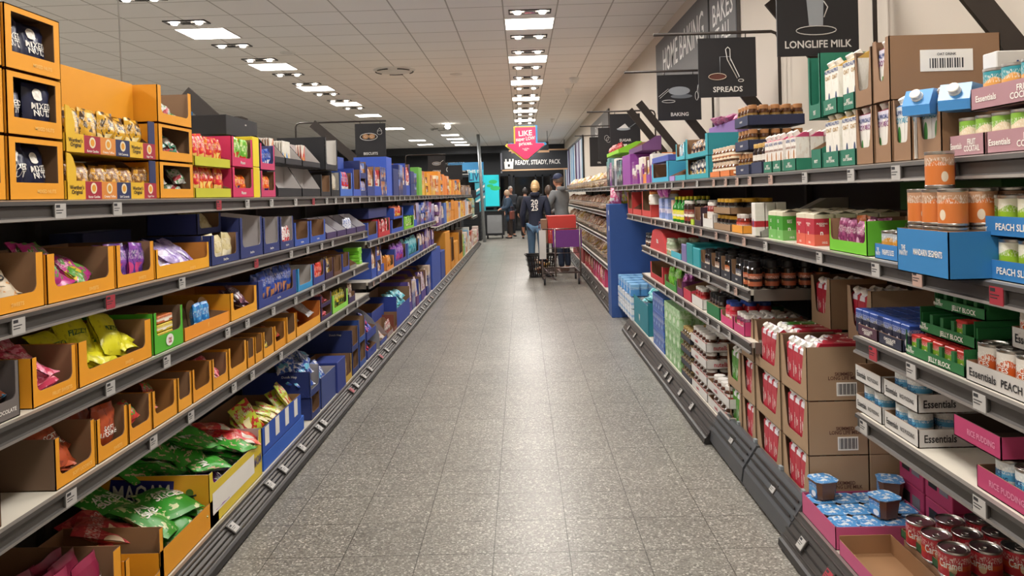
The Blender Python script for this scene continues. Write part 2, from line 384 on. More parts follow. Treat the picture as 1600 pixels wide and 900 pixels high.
def gondola(side, x0, x1, d0, d1, h, label, pitch=1.25):
    mb = MB(); s = 1 if side == 'L' else -1
    xc = x0
    mb.box(min(x0, x1), max(x0, x1), d0, d1, .1, h, BACK)
    d = d0
    while d <= d1 + .01:
        xe = x0 + s*.04 if s > 0 else x0
        mb.box(min(x1, x1+s*.035), max(x1, x1+s*.035), d-.02, d+.02, 0, h, POST); d += pitch
    return link('shelving_unit', mb, label=label, cat='shelving')
gondola('L', -2.02, -1.975, .5, 22., ZT+.02, 'long dark backed shelving run on the left of the aisle')
gondola('R', XR-.01, XR-.04, 1., 8.6, 1.7, 'dark backed shelving run against the right wall')
# base decks with the sloping label strips
def base(side, X, d0, d1, zd, depth, label, px_labels=(), step=None, kinds='w', kick=.1):
    s = 1 if side == 'L' else -1
    mb = MB(); pr = [(0, zd), (.015, zd), (.02, zd-.012), (kick-.012, .045), (kick, .04), (kick+.004, .012), (kick-.01, 0), (0, 0)]
    n = len(pr)
    ms = [RAILL, RAIL, RAIL, RAILD, RAILD, RAILD, RAILD, RAILD]
    for i in range(n):
        a, b = pr[i], pr[(i+1) % n]
        q = [(X+s*a[0], d0, a[1]), (X+s*b[0], d0, b[1]), (X+s*b[0], d1, b[1]), (X+s*a[0], d1, a[1])]
        mb.add(q if s < 0 else q[::-1], [(0, 1, 2, 3)], ms[i])
    a, b = pr[2], pr[3]
    for t in (.12, .34, .62, .86):                                   # ribs on the slope
        x = X+s*(a[0]+(b[0]-a[0])*t); z = a[1]+(b[1]-a[1])*t
        mb.box(min(x, x+s*.006), max(x, x+s*.006), d0, d1, z, z+.005, RAILD if t > .3 and t < .7 else RAIL)
    for d in (d0, d1): mb.add([(X+s*a_[0], d, a_[1]) for a_ in pr], [tuple(range(n))], RAILD)
    o = link('base_plinth', mb, label=label, cat='shelving base')
    link('deck', MB().box(min(X, X-s*depth), max(X, X-s*depth), d0, d1, zd-.03, zd-.001, BOARD), o)
    ds = [(depth_at(p, X+s*.05, zd/2), k) for p, k in px_labels]
    if step:
        rnd = random.Random(int(d0*10)+5); d = step[0]
        while d < d1-.1: ds.append((d, rnd.choice(kinds))); d += rnd.uniform(step[1], step[2])
    ang = math.atan2(zd-.057, kick-.032)
    for d, k in ds[:95]:
        if d0 < d < d1:
            t = .72; x = X+s*(a[0]+(b[0]-a[0])*t); z = a[1]+(b[1]-a[1])*t
            link('price_label', LM[k], o, (x+s*.008, d, z+.004), Euler((-(PI/2-ang), 0, PI/2 if s > 0 else -PI/2), 'XYZ'))
    return o
ZB, LBX = .11, -1.45
base('L', LBX, .6, 8.4, ZB, .475, 'near sloping base plinth of the left shelving', [(362,'w'),(420,'w'),(441,'w'),(470,'w'),(497,'w'),(504,'w'),(548,'r'),(555,'w'),(567,'w'),(577,'w'),(594,'r'),(603,'w'),(615,'w'),(624,'w'),(632,'w')])
base('L', LBX, 8.4, 15., ZB, .475, 'middle sloping base plinth of the left shelving', step=(8.6, .3, .5), kinds='wwp')
base('L', LBX, 15., 24.4, ZB, .475, 'far sloping base plinth of the left shelving', step=(15.1, .35, .6), kinds='wwp')
RB = 1.2; ZR = .16
base('R', RB, 4.72, 7.2, ZR, .565, 'sloping base plinth in front of the hazelnut spread trays', [(1084,'w'),(1066,'w'),(1050,'w'),(1044,'w'),(1034,'w'),(1010,'w')])
base('R', RB, 7.2, 8.6, ZR, .565, 'sloping base plinth beside the teal carton', step=(7.4, .4, .6))
base('R', RB, 9.9, 21., ZR, .565, 'far sloping base plinth beneath the bakery baskets', step=(10.1, .4, .7))
base('R', RB, 1.0, 3.36, ZR, .565, 'sloping base plinth in front of the pink dessert tray', [(1258,'w'),(1300,'r')])
st_ = MB().box(RB, XR-.08, 3.37, 4.71, .1, ZR-.001, BOARD)
link('base_deck', st_, label='low deck under the stacked milk cases', cat='shelving base')
ZR1, ZR2, ZR3, ZR4 = 1.669, 1.345, 1.055, .775
DR = .565
shelf('R', RX, ZR1, 1.0, 3.4, DR, 'top right shelf carrying the soya cartons and fruit cocktail', [(1406,'w'),(1335,'w'),(1490,'r'),(1262,'w')])
shelf('R', RX, ZR1, 3.4, 9.9, DR, 'top right shelf carrying jars and baking boxes', [(1208,'p'),(1175,'p'),(1155,'p'),(1137,'p'),(1118,'p'),(1092,'w'),(1070,'p'),(1052,'w'),(1042,'w'),(1018,'w'),(1010,'w')], step=(6.7, .3, .5), kinds='wwp')
shelf('R', RX, ZR2, 1.0, 3.4, DR, 'second right shelf carrying blue tins trays and sugar bags', [(1565,'r'),(1440,'p'),(1374,'w'),(1285,'w')])
shelf('R', RX, ZR2, 3.4, 8.6, DR, 'second right shelf carrying jars, salt and red boxes', [(1238,'w'),(1200,'w'),(1166,'p'),(1140,'p'),(1122,'p'),(1098,'p'),(1085,'p'),(1074,'w'),(1060,'w'),(1050,'w'),(1040,'w'),(1026,'p'),(1020,'p'),(1004,'w'),(990,'w')])
shelf('R', RX, ZR3, 1.0, 2.75, DR, 'third right shelf, near bay, with green jelly trays', [(1370,'r'),(1430,'w'),(1538,'w')])
shelf('R', RX, ZR3, 4.02, 7.6, DR, 'third right shelf, farther bay, with dark coffee jars', [(1153,'p'),(1141,'w'),(1110,'w'),(1096,'w'),(1083,'w'),(1073,'w'),(1057,'w'),(1044,'w'),(1030,'w'),(1018,'w')])
shelf('R', RX, ZR4, 1.0, 2.75, DR, 'fourth right shelf, near bay, with white rice pudding trays', [(1355,'w'),(1538,'w'),(1640,'w')])
shelf('R', RX, ZR4, 4.02, 7.6, DR, 'fourth right shelf, farther bay, with pink and green trays', [(1143,'w'),(1126,'w'),(1109,'w'),(1089,'w'),(1070,'w'),(1056,'w'),(1042,'w'),(1026,'w')])
# end panels between bays of the wall shelving
# ---------------------------------------------------------------- product models
ORG, KRA, NAV = 'e59a1c', '9a7657', '26315f'
def cm(c, r=.62): return mat('card_' + c, c, r, var=.05)
KRAFT = cm('8f6d50'); KRAFTL = cm('b4936c'); WHITEC = cm('c9c5c0')
FOIL = mat('steel', 'b9b6b2', .28, 1.); WHITE = mat('white_print', 'eeeae2', .5); BLACK = mat('black_print', '17161a', .5); CREAMP = mat('cream_print', 'e6d9b8', .5)
MODELS = {}
def panel(mb, pts, n, t, mo, mi):
    """sheet of card: outer face mo, inner face and cut edges mi; n = inward normal"""
    n = Vector(n) * t; p2 = [tuple(Vector(p)+n) for p in pts]; k = len(pts)
    a, b, c = Vector(pts[0]), Vector(pts[1]), Vector(pts[2])
    nn = Vector((0, 0, 0))
    for i in range(k):
        u, v = Vector(pts[i]), Vector(pts[(i+1) % k]); nn += u.cross(v)
    if nn.dot(n) > 0: pts = pts[::-1]; p2 = p2[::-1]
    mb.add(pts, [tuple(range(k))], mo); mb.add(p2, [tuple(range(k-1, -1, -1))], mi)
    mb.add(list(pts)+p2, [(i, k+i, k+(i+1) % k, (i+1) % k) for i in range(k)], mi)
def arc(cx, cz, r, a0, a1, n=4): return [(cx + r*math.cos(a0+(a1-a0)*i/n), cz + r*math.sin(a0+(a1-a0)*i/n)) for i in range(n+1)]
def tray_mesh(w, d, h, lip, style, mo, mi, texts=(), mside=None, t=.003, stile=None, mfront=None, back=None):
    """open shelf-ready box; local front faces -y, origin at the bottom of the front"""
    mb = MB(); ms = mside or mo; mf = mfront or mo
    a = w/2; s = stile or max(.012, w*.1); r = min(.022, w*.12, (h-lip)*.3 if h > lip else .01)
    F_ = lambda p: [(x, 0, z) for x, z in p]
    if style == 'U':
        fp = [(-a, 0), (a, 0), (a, h), (a-s, h)] + arc(a-s-r, lip+r, r, 0, -PI/2) + arc(-a+s+r, lip+r, r, -PI/2, -PI) + [(-a+s, h), (-a, h)]
    elif style == 'kraft':
        q = w*.1
        fp = [(-a, 0), (a, 0), (a, h), (a-s*.8, h)] + arc(a-s-q-r, lip+r, r, -.2, -PI/2) + arc(-a+s+q+r, lip+r, r, -PI/2, -PI+.2) + [(-a+s*.8, h), (-a, h)]
    elif style == 'frame':
        top = h*.9
        for p in ([(-a, 0), (a, 0), (a, lip), (-a, lip)], [(-a, top), (a, top), (a, h), (-a, h)], [(-a, lip), (-a+s, lip), (-a+s, top), (-a, top)], [(a-s, lip), (a, lip), (a, top), (a-s, top)]):
            panel(mb, F_(p), (0, 1, 0), t, mf, mi)
        panel(mb, [(-a, 0, h), (a, 0, h), (a, d, h), (-a, d, h)], (0, 0, -1), t, mo, mi); fp = None
    elif style == 'wing':                                           # tall curved ears at both ends of a low lip
        fp = [(-a, 0), (a, 0), (a, h), (a-s, h)] + arc(a-s-.03, lip+.03, .03, 0, -PI/2) + arc(-a+s+.03, lip+.03, .03, -PI/2, -PI) + [(-a+s, h), (-a, h)]
    else:
        fp = [(-a, 0), (a, 0), (a, lip), (-a, lip)]
    if fp: panel(mb, F_(fp), (0, 1, 0), t, mf, mi)
    hb = back or h
    if style == 'low': sp = [(0, 0), (d, 0), (d, hb), (d*.45, hb), (.02, lip), (0, lip)]
    elif style == 'slant': sp = [(0, 0), (d, 0), (d, hb), (d*.75, hb), (0, lip)]
    elif style == 'curve': sp = [(0, 0), (d, 0), (d, hb)] + [(d*.75 - (d*.7)*math.sin(x*PI/2/5), lip + (hb-lip)*math.cos(x*PI/2/5)) for x in range(6)] + [(0, lip)]
    elif style == 'open': sp = [(0, 0), (d, 0), (d, h), (0, h)]
    else: sp = [(0, 0), (d, 0), (d, hb), (0, h)]
    for sx in (-1, 1): panel(mb, [(sx*a, y, z) for y, z in sp], (-sx, 0, 0), t, ms, mi)
    panel(mb, [(-a, d, 0), (a, d, 0), (a, d, hb), (-a, d, hb)], (0, -1, 0), t, mo, mi)
    panel(mb, [(-a, 0, 0), (a, 0, 0), (a, d, 0), (-a, d, 0)], (0, 0, 1), t, mo, mi)
    for tx in texts: put_text(mb, w, d, tx)
    return mb
def put_text(mb, w, d, tx):
    """(string, height, x, z, material[, face[, max width]]): face f front, n/p side at -x/+x"""
    s_, hh, x, z, m = tx[:5]; face = tx[5] if len(tx) > 5 else 'f'; wm = tx[6] if len(tx) > 6 else None
    if wm and wm < 0: wm = -wm*w
    if face == 'f': mb.text(s_, hh, (x, 0, z), (1, 0, 0), (0, 0, 1), m, True, wm)
    elif face == 'n': mb.text(s_, hh, (-w/2, x, z), (0, -1, 0), (0, 0, 1), m, True, wm)
    else: mb.text(s_, hh, (w/2, x, z), (0, 1, 0), (0, 0, 1), m, True, wm)
def closed_mesh(w, d, h, mo, texts=(), mtop=None):
    mb = MB().box(-w/2, w/2, 0, d, 0, h, mo, .0025)
    if mtop: mb.box(-w/2+.004, w/2-.004, .004, d-.004, h-.0005, h+.0006, mtop)
    for tx in texts: put_text(mb, w, d, tx)
    return mb
def bag_mesh(w, h, t, m, seed=0, texts=(), mc=None, nx=10, nz=12):
    """filled pillow bag standing on its lower crimp, front towards -y"""
    mc = mc or m
    def th(u, v):
        e = max(0, 1-abs(2*u-1)**3)**.5; q = max(0, math.sin(PI*min(max((v-.05)/.9, 0), 1)))**.45
        n = noise.noise(Vector((u*5+seed*3.1, v*6, seed*1.3)))*.22 + noise.noise(Vector((u*11+seed, v*13, seed*2.3)))*.1
        return t/2*e*q*(1+n*1.5) + .0015
    def P(u, v, s_):
        z = v*h; x = (u-.5)*w*(1-.07*math.sin(PI*v)) + .004*noise.noise(Vector((v*9, seed, u)))
        return (x, s_*th(u, v) + .012*noise.noise(Vector((u*2+seed, v*2, 5.))), z)
    mb = MB()
    for s_ in (-1, 1):
        vs = [P(i/nx, j/nz, s_) for j in range(nz+1) for i in range(nx+1)]
        fs = []; fc = []
        for j in range(nz):
            for i in range(nx):
                q = (j*(nx+1)+i, j*(nx+1)+i+1, (j+1)*(nx+1)+i+1, (j+1)*(nx+1)+i)
                if s_ > 0: q = q[::-1]
                (fc if j in (0, nz-1) else fs).append(q)
        mb.add(vs, fs, m, True); mb.add(vs, fc, mc, True)
    for tx in texts:
        sf = lambda p: (p.x, -th(min(max(p.x/w+.5, 0), 1), min(max(p.z/h, 0), 1)) + .012*noise.noise(Vector(((p.x/w+.5)*2+seed, p.z/h*2, 5.))) - .0035, p.z)
        if tx[0] == '@':        # a printed round seal
            q = [Vector((tx[2]+tx[1]*k*math.cos(a*PI/8), 0, tx[3]+tx[1]*k*math.sin(a*PI/8))) for k in (.5, 1) for a in range(16)]
            q = [sf(p) for p in [Vector((tx[2], 0, tx[3]))]+q]
            mb.add(q, [(0, 1+a, 1+(a+1) % 16) for a in range(16)]+[(1+a, 17+a, 17+(a+1) % 16, 1+(a+1) % 16) for a in range(16)], tx[4]); continue
        mb.text(tx[0], tx[1], (tx[2], 0, tx[3]), (1, 0, 0), (0, 0, 1), tx[4], True, tx[5] if len(tx) > 5 else w*.8, sf)
    return mb
def can_model(r, h, m, top=None, texts=(), name='tin_can', ring=True, n=22):
    top = top or FOIL; mb = MB()
    mb.lathe([(0, 0), (r*.96, 0), (r, .003), (r, .007), (r*.975, .009)], FOIL, n)
    mb.lathe([(r*.975, .009), (r*.975, h-.009)], m, n)
    mb.lathe([(r*.975, h-.009), (r, h-.007), (r, h-.001), (r*.97, h), (r*.93, h-.004), (r*.8, h-.004), (r*.76, h-.0055), (0, h-.0055)], top, n)
    for tx in texts:
        rr = r*.975+.0008
        sf = lambda p: (rr*math.sin(p.x/rr), -rr*math.cos(p.x/rr), p.z)
        mb.text(tx[0], tx[1], (0, 0, tx[2]), (1, 0, 0), (0, 0, 1), tx[3], True, tx[4] if len(tx) > 4 else r*1.5, sf)
    parts = []
    if ring:
        k = MB().tube([(math.cos(a)*.011, -.4*r+.018*math.sin(a)*.8, h-.001) for a in [i*PI/5 for i in range(10)]], .0018, FOIL, 5, True).box(-.004, .004, -.4*r+.012, -.4*r+.03, h-.004, h-.0005, FOIL)
        parts.append(('ring_pull', k.mesh('ring_pull')))
    return [name, mb.mesh(name), parts]
def jar_model(r, h, mbody, mlid, mlabel=None, name='jar', texts=(), sq=False, shoulder=.8, n=18, lidh=.018):
    mb = MB(); hb = h-lidh
    mb.lathe([(0, 0), (r*.9, 0), (r, .006), (r, hb*shoulder), (r*.8, hb*.97), (r*.78, hb)], mbody, n)
    parts = []
    lid = MB().lathe([(r*.84, hb-.004), (r*.86, hb), (r*.86, h-.002), (r*.82, h), (0, h)], mlid, n); parts.append(('lid', lid.mesh('lid')))
    if mlabel:
        lb = MB().lathe([(r*1.008, hb*.15), (r*1.008, hb*.7)], mlabel, n)
        for tx in texts:
            rr = r*1.012; sf = lambda p: (rr*math.sin(p.x/rr), -rr*math.cos(p.x/rr), p.z)
            lb.text(tx[0], tx[1], (0, 0, tx[2]), (1, 0, 0), (0, 0, 1), tx[3], True, r*1.5, sf)
        parts.append(('printed_label', lb.mesh('printed_label')))
    return [name, mb.mesh(name), parts]
def milk_model(w, d, h, mf, mt, mcap, texts=(), name='drink_carton', cap=True):
    mb = MB(); hb = h*.87
    mb.box(-w/2, w/2, 0, d, 0, hb, mf)
    # sloped top: front slope carries the cap
    pr = [(-w/2, 0, hb), (w/2, 0, hb), (w/2, d*.62, h), (-w/2, d*.62, h)]
    mb.add(pr, [(0, 1, 2, 3)], mt)
    mb.add([(-w/2, d*.62, h), (w/2, d*.62, h), (w/2, d, h*.985), (-w/2, d, h*.985)], [(0, 1, 2, 3)], mt)
    for sx in (-1, 1):
        q = [(sx*w/2, 0, hb), (sx*w/2, d, hb), (sx*w/2, d, h*.985), (sx*w/2, d*.62, h)]
        mb.add(q if sx > 0 else q[::-1], [(0, 1, 2, 3)], mt)
    mb.add([(w/2, d, hb), (-w/2, d, hb), (-w/2, d, h*.985), (w/2, d, h*.985)], [(0, 1, 2, 3)], mt)
    for tx in texts: put_text(mb, w, d, tx)
    parts = []
    if cap:
        a = math.atan2(h-hb, d*.62)
        c = MB().lathe([(.017, -.002), (.017, .004), (.0155, .005), (.0155, .019), (.013, .021), (0, .021)], mcap, 14)
        c.xf(Matrix.Translation((0, d*.3, hb+(h-hb)*.48)) @ Matrix.Rotation(a, 4, 'X'))
        parts.append(('cap', c.mesh('cap')))
    return [name, mb.mesh(name), parts]
def bottle_model(r, h, m, mcap, mlabel, name='bottle', n=16):
    mb = MB().lathe([(0, 0), (r*.92, 0), (r, .006), (r, h*.55), (r*.85, h*.66), (r*.36, h*.78), (r*.34, h*.9)], m, n)
    c = MB().lathe([(r*.42, h*.88), (r*.42, h*.99), (r*.36, h), (0, h)], mcap, n)
    l = MB().lathe([(r*1.01, h*.12), (r*1.01, h*.48)], mlabel, n)
    return [name, mb.mesh(name), [('cap', c.mesh('cap')), ('printed_label', l.mesh('printed_label'))]]
def cup_model(w, h, ms, mt):
    """square-ish dessert pot with a foil lid and a card sleeve"""
    mb = MB(); a, b = w*.40, w*.5
    def oct_(q, z): c = q*.35; return [(-q+c, -q, z), (q-c, -q, z), (q, -q+c, z), (q, q-c, z), (q-c, q, z), (-q+c, q, z), (-q, q-c, z), (-q, -q+c, z)]
    vs = oct_(a, 0)+oct_(b, h*.9)
    mb.add(vs, [tuple(range(7, -1, -1))]+[(i, (i+1) % 8, 8+(i+1) % 8, 8+i) for i in range(8)], mat('pot_plastic', '6d4a35', .25))
    mb.box(-a*.7, a*.7, -b*.97, -b*.9, .008, h*.85, ms)
    lid = MB(); q = b*1.06; vs = oct_(q, h*.9)+oct_(q, h*.94); lid.add(vs, [tuple(range(7, -1, -1)), tuple(range(8, 16))]+[(i, (i+1) % 8, 8+(i+1) % 8, 8+i) for i in range(8)], mt)
    return ['dessert_pot', mb.mesh('dessert_pot'), [('foil_lid', lid.mesh('foil_lid'))]]
# ---------------------------------------------------------------- placing
class Spot:
    def __init__(s, side, X, z, px0=None, px1=None, inset=.01, up=0., d0=None, d1=None, gap=.006):
        s.side, s.X, s.z = side, (X-inset if side == 'L' else X+inset), z+up
        if d0 is None:
            a, b = depth_at(px0, X, z), depth_at(px1, X, z); d0, d1 = min(a, b), max(a, b)
        s.d0, s.d1 = d0, d1; s.d = (d0+d1)/2; s.w = d1-d0-gap; s.rz = PI/2 if side == 'L' else -PI/2
    def at(s, x, y, z=0.):
        return (s.X-y, s.d+x, s.z+z) if s.side == 'L' else (s.X+y, s.d-x, s.z+z)
RND = random.Random(11)
def short_label(desc, short):
    lab = desc + ' in the ' + short
    for wd in (' in the ', ' the ', ' of ', ' and ', ' a ', ' with '):
        if len(lab.split()) <= 16: break
        lab = lab.replace(wd, ' in ' if wd == ' in the ' else ' ' if wd != ' with ' else ', ')
    while len(lab.split()) > 16: lab = lab.rsplit(' ', 1)[0]
    return lab
MINY = {}
def front_of(m):
    if m[1].name not in MINY: MINY[m[1].name] = -min(v.co.y for v in m[1].vertices)
    return max(0, MINY[m[1].name])
def fill(sp, w, d, h, lip, spec, short):
    """spec = (kind, model or material, count, description, extra...)"""
    kind, key, n, desc = spec[:4]; rnd = RND
    lab = short_label(desc, short); g = desc + 's in the ' + short
    cat = spec[4] if len(spec) > 4 else 'bag'
    t = .006
    if kind == 'bags':          # upright, in columns across the width, one or two deep
        bw, bh, bt = key[0], key[1], key[2]; cols = max(1, int((w-.02)/(bw*.93))); k = 0
        rows = max(1, n // cols)
        for j in range(rows):
            for c in range(cols):
                x = (c-(cols-1)/2)*min(bw*.95, (w-.02)/cols) + rnd.uniform(-.006, .006)
                y = .012 + bt*.6 + j*bt*.95 + rnd.uniform(0, .008)
                m = rnd.choice(key[3]); sc = rnd.uniform(.93, 1.03)
                spawn(m, sp.at(x, y, t), Euler((rnd.uniform(-.12, .04), rnd.uniform(-.09, .09), sp.rz+rnd.uniform(-.12, .12))), lab, cat, g, scale=(sc, sc, sc))
    elif kind == 'heap':        # tumbled in loose layers
        bw, bh, bt, ms = key
        top = max(spec[5] if len(spec) > 5 else 0, (lip+h)*.62); n = int(n*1.7)
        for i in range(n):
            lv = (i+.5)/n; lean = rnd.uniform(-1.35, -.7) if lv < .8 else rnd.uniform(-1.2, -.45)
            x = rnd.uniform(-1, 1)*max(0, w/2-bw*.5); y = .012+bh*.5*math.sin(-lean)*.9+bt*.4 + rnd.uniform(0, max(0, d*.75-bh))*rnd.random()
            z = bt*.5 + bh*.5*math.cos(lean)*.6 + lv*max(0, top-bt)*.8
            e = Euler((lean, rnd.uniform(-.3, .3), sp.rz+rnd.uniform(-.5, .5)))
            spawn(rnd.choice(ms), Vector(sp.at(x, y, z)) - e.to_matrix() @ Vector((0, 0, bh/2)), e, lab, cat, g)
    elif kind == 'grid':        # rigid things side by side: key = (model, pitch_x, pitch_y, cols, rows, levels, height)
        m, px_, py_, nc, nr, nl, hh = key; x0 = spec[5] if len(spec) > 5 else 0; y0 = spec[6] if len(spec) > 6 else 0; zz = spec[7] if len(spec) > 7 else t
        for l in range(nl):
            for j in range(nr):
                for c in range(nc):
                    mm = rnd.choice(m) if isinstance(m[0], list) else m
                    spawn(mm, sp.at(x0+(c-(nc-1)/2)*px_, y0+.008+front_of(mm)+py_*j, zz+l*hh), (0, 0, sp.rz + (spec[8]*rnd.uniform(-1, 1) if len(spec) > 8 else 0)), lab, cat, g)
ALL = []
def T(side, X, z, px0, px1, h, style, outer, short, inner=None, lip=None, depth=.3, texts=(), content=None, up=0., inset=.01, cat='box', mside=None, mfront=None, name='display_tray', d01=None, back=None, stile=None, label=None, tilt=0):
    sp = Spot(side, X, z, px0, px1, inset, up, *(d01 or (None, None)))
    lip = h*.33 if lip is None else lip
    mo = outer if not isinstance(outer, str) else cm(outer); mi = KRAFT if inner is None else (cm(inner) if isinstance(inner, str) else inner)
    txs = [tuple([tx[0], tx[1], tx[2]*sp.w, tx[3]*h] + list(tx[4:])) if not (len(tx) > 5 and tx[5] != 'f') else tuple([tx[0], tx[1], tx[2]*depth, tx[3]*h] + list(tx[4:])) for tx in texts]
    if style == 'closed': mb = closed_mesh(sp.w, depth, h, mo, txs); nm = 'carton_box' if name == 'display_tray' else name
    else: mb = tray_mesh(sp.w, depth, h, lip, style, mo, mi, txs, mside, mfront=mfront, back=back, stile=stile); nm = name
    o = link(nm, mb, None, sp.at(0, 0), (0, 0, sp.rz+tilt), label or short, cat)
    if content: fill(sp, sp.w, depth, h, lip, content, short)
    return sp
BM = {}
def bags(w, h, t, c1, c2, c3, seeds=(0, 1), kind='blot', texts=(), name='sweet_bag', rough=.3):
    k = (w, h, t, c1, c2, c3, kind, name, len(texts))
    if k not in BM:
        BM[k] = [[name, bag_mesh(w, h, t, pack(c1, c2, c3, s_, 'clean' if texts and kind == 'blot' else kind, rough), s_, texts).mesh(name), []] for s_ in seeds]
    return (w, h, t, BM[k])
def boxm(w, d, h, c1, c2, c3, seed=0, kind='band', name='food_carton'):
    k = ('box', w, d, h, c1, c2, c3, seed, kind, name)
    if k not in BM: BM[k] = [name, closed_mesh(w, d, h, pack(c1, c2, c3, seed, kind)).mesh(name), []]
    return BM[k]
# ================================================================ LEFT SHELVING, NEAR BAY
W_ = WHITE
NUT = bags(.112, .168, .05, '232743', '2b2f55', '8d8a86', (0, 1), 'plain', texts=[('MIXED\nNUTS', .042, .0, .085, W_, .08), ('@', .019, -.012, .132, W_)], name='nut_bag')
disc = []
for m in NUT[3]:                                                    # pale seal on each nut bag
    pass
GRNB = bags(.12, .17, .05, '2f8a45', '1d5f33', 'a9d08a', name='nut_bag')
OT = lambda *a: [(' '.join(a), .011, .15, .14, mat('pale_orange_print', 'f3c66d', .6))]
for k in range(3):
    T('L', LX, ZT, -75, 17, .187, 'frame', ORG, 'orange case at the frame edge, %s of its stack' % ('bottom', 'middle', 'top')[k], lip=.05, depth=.32, up=.19*k, stile=.022,
      content=('bags', GRNB if k == 1 else NUT, 2, 'upright snack bag') if k != 0 else None)
    T('L', LX, ZT, 20, 107, .187, 'frame', ORG, 'orange case of mixed nuts, %s of three stacked' % ('bottom', 'middle', 'top')[k], lip=.052, depth=.32, up=.19*k, stile=.03,
      content=('bags', NUT, 4, 'navy mixed nuts bag'), texts=OT('MIXED NUTS'))
# toffee display, two tiers
YEL, RED, NVY = cm('e2b52c', .45), cm('a3263a', .45), cm('27305c', .45)
GOLDB = bags(.11, .15, .05, 'd6a32a', '4a3420', 'f0dca0', name='toffee_bag')
BRNB = bags(.1, .12, .05, '8a5a24', 'd9a130', '5a3a1c', name='toffee_bag')
for k in range(2):
    sp = Spot('L', LX, ZT, 110, 249, .01, .155*k); w_ = sp.w; d_ = .3
    mb = tray_mesh(w_, d_, .15, .062, 'low', YEL, KRAFT, back=.152)
    cols = [(YEL, "Werther's\nOriginal", BLACK), (RED, 'Butter Candies', W_), (cm('d98a3a', .45), 'Creamy Toffees', W_), (NVY, 'Soft Caramels', W_), (YEL, "Werther's\nOriginal", BLACK), (RED, 'Sugar Free', W_)]
    cw = w_/len(cols)
    for i, (m, tx, tm) in enumerate(cols):
        xx = -w_/2+cw*i
        mb.add([(xx, -.0012, .001), (xx+cw, -.0012, .001), (xx+cw, -.0012, .061), (xx, -.0012, .061)], [(0, 1, 2, 3)], m)
        if m is YEL: mb.text(tx, .034, (xx+cw/2, -.0015, .031), (1, 0, 0), (0, 0, 1), tm, True, cw*.8)
        else:
            mb.text(tx, .008, (xx+cw/2, -.0015, .009), (1, 0, 0), (0, 0, 1), tm, True, cw*.85)
            mb.lathe([(0, 0), (.019, 0)], CREAMP, 16); n_ = 32
            for q in range(len(mb.v)-n_, len(mb.v)):
                v = mb.v[q]; mb.v[q] = (xx+cw/2+v[0], -.0018, .038+v[1])
            mb.lathe([(0, 0), (.012, 0)], cm('e09c2c', .45), 16)
            for q in range(len(mb.v)-n_, len(mb.v)):
                v = mb.v[q]; mb.v[q] = (xx+cw/2+v[0], -.0022, .038+v[1])
    mb.prism([(-w_/2, -.0005, 0), (-w_/2+.05, -.0005, 0), (-w_/2+.05, -.0005, .1), (-w_/2+.035, -.0005, .135), (-w_/2+.02, -.0005, .15), (-w_/2, -.0005, .152)], (0, .003, 0), YEL)
    mb.box(w_/2-.05, w_/2, -.0002, .003, 0, .15, NVY)
    link('display_tray', mb, None, sp.at(0, 0), (0, 0, sp.rz), '%s tier of the yellow and red toffee bag display' % ('lower', 'upper')[k], 'box')
    fill(sp, w_, d_, .15, .06, ('bags', GOLDB if k else BRNB, 8, 'gold toffee bag'), '%s tier of the toffee display' % ('lower', 'upper')[k])
T('L', LX, ZT, 118, 252, .15, 'closed', ORG, 'long plain orange box lying on top of the toffee display', depth=.2, up=.312, inset=.1)
MIXB = bags(.08, .11, .04, '3d8a70', 'c03b46', 'e6e3dd', name='sweet_bag'); WHTB = bags(.07, .08, .04, 'd8d6d0', '3f9a50', 'b33c46', name='sweet_bag')
for k in range(3):
    T('L', LX, ZT, 254, 307, .152, ('frame', 'frame', 'U')[k], ORG, 'narrow orange case beside the toffees, %s of three' % ('bottom', 'middle', 'top')[k], lip=.04, depth=.3, up=.155*k,
      content=('heap', (WHTB, MIXB, WHTB)[k], (4, 6, 2)[k], 'small sweet bag'))
# bright jelly sweet displays
REDB = bags(.09, .15, .045, 'd0242e', 'e58a1e', 'f0d070', name='jelly_sweet_bag'); PNKB = bags(.09, .15, .045, 'd02a58', 'e0507a', 'f0d070', name='jelly_sweet_bag')
GRB = bags(.09, .15, .04, '6fb83a', 'c9e08a', 'd6412f', name='jelly_sweet_bag'); ORB = bags(.09, .12, .045, 'd9541e', 'e9a02a', '3a2a70', name='jelly_sweet_bag')
for k in range(2):
    T('L', LX, ZT, 309, 365, .14, 'slant', 'cdbb28', '%s yellow edged sweet tray with red bags' % ('lower', 'upper')[k], lip=.045, depth=.3, up=.145*k, mfront=cm('c2c02c'), inner=('8f6d50', 'b02c4c')[k],
      content=('bags', REDB, 9 if k else 6, 'red jelly sweet bag'))
    T('L', LX, ZT, 367, 400, .155, 'U', 'cf2d5e', '%s pink sweet box with a yellow post' % ('lower', 'upper')[k], lip=.05, depth=.3, up=.158*k, mside=cm('cf2d5e'), content=('bags', (ORB, GRB)[k], 4, 'bright jelly sweet bag'), texts=[('Maoam', .016, 0, .16, W_)])
    T('L', LX, ZT, 400, 410, .165, 'closed', ('e3c81e', 'e9d22a')[k], '%s narrow yellow box beside the pink sweet box' % ('lower', 'upper')[k], depth=.25, up=.168*k)
    T('L', LX, ZT, 411, 434, .15, 'U', ('c8c4cc', '3b3f9a')[k], '%s box of blue and orange sweets with pink lip' % ('lower', 'upper')[k], inner=('8f6d50', '6a6ca0')[k], lip=.04, depth=.28, up=.155*k, mfront=cm('c43a68'), content=('bags', (ORB, bags(.08, .12, .04, '2f55b8', '27408f', 'e3e3ea'))[k], 4, 'sweet bag'))
T('L', LX, ZT, 402, 446, .11, 'closed', '1f1e22', 'plain black carton laid across the top behind the pink boxes', depth=.22, up=.35, inset=.16, texts=[('dark', .01, .1, .7, W_)])
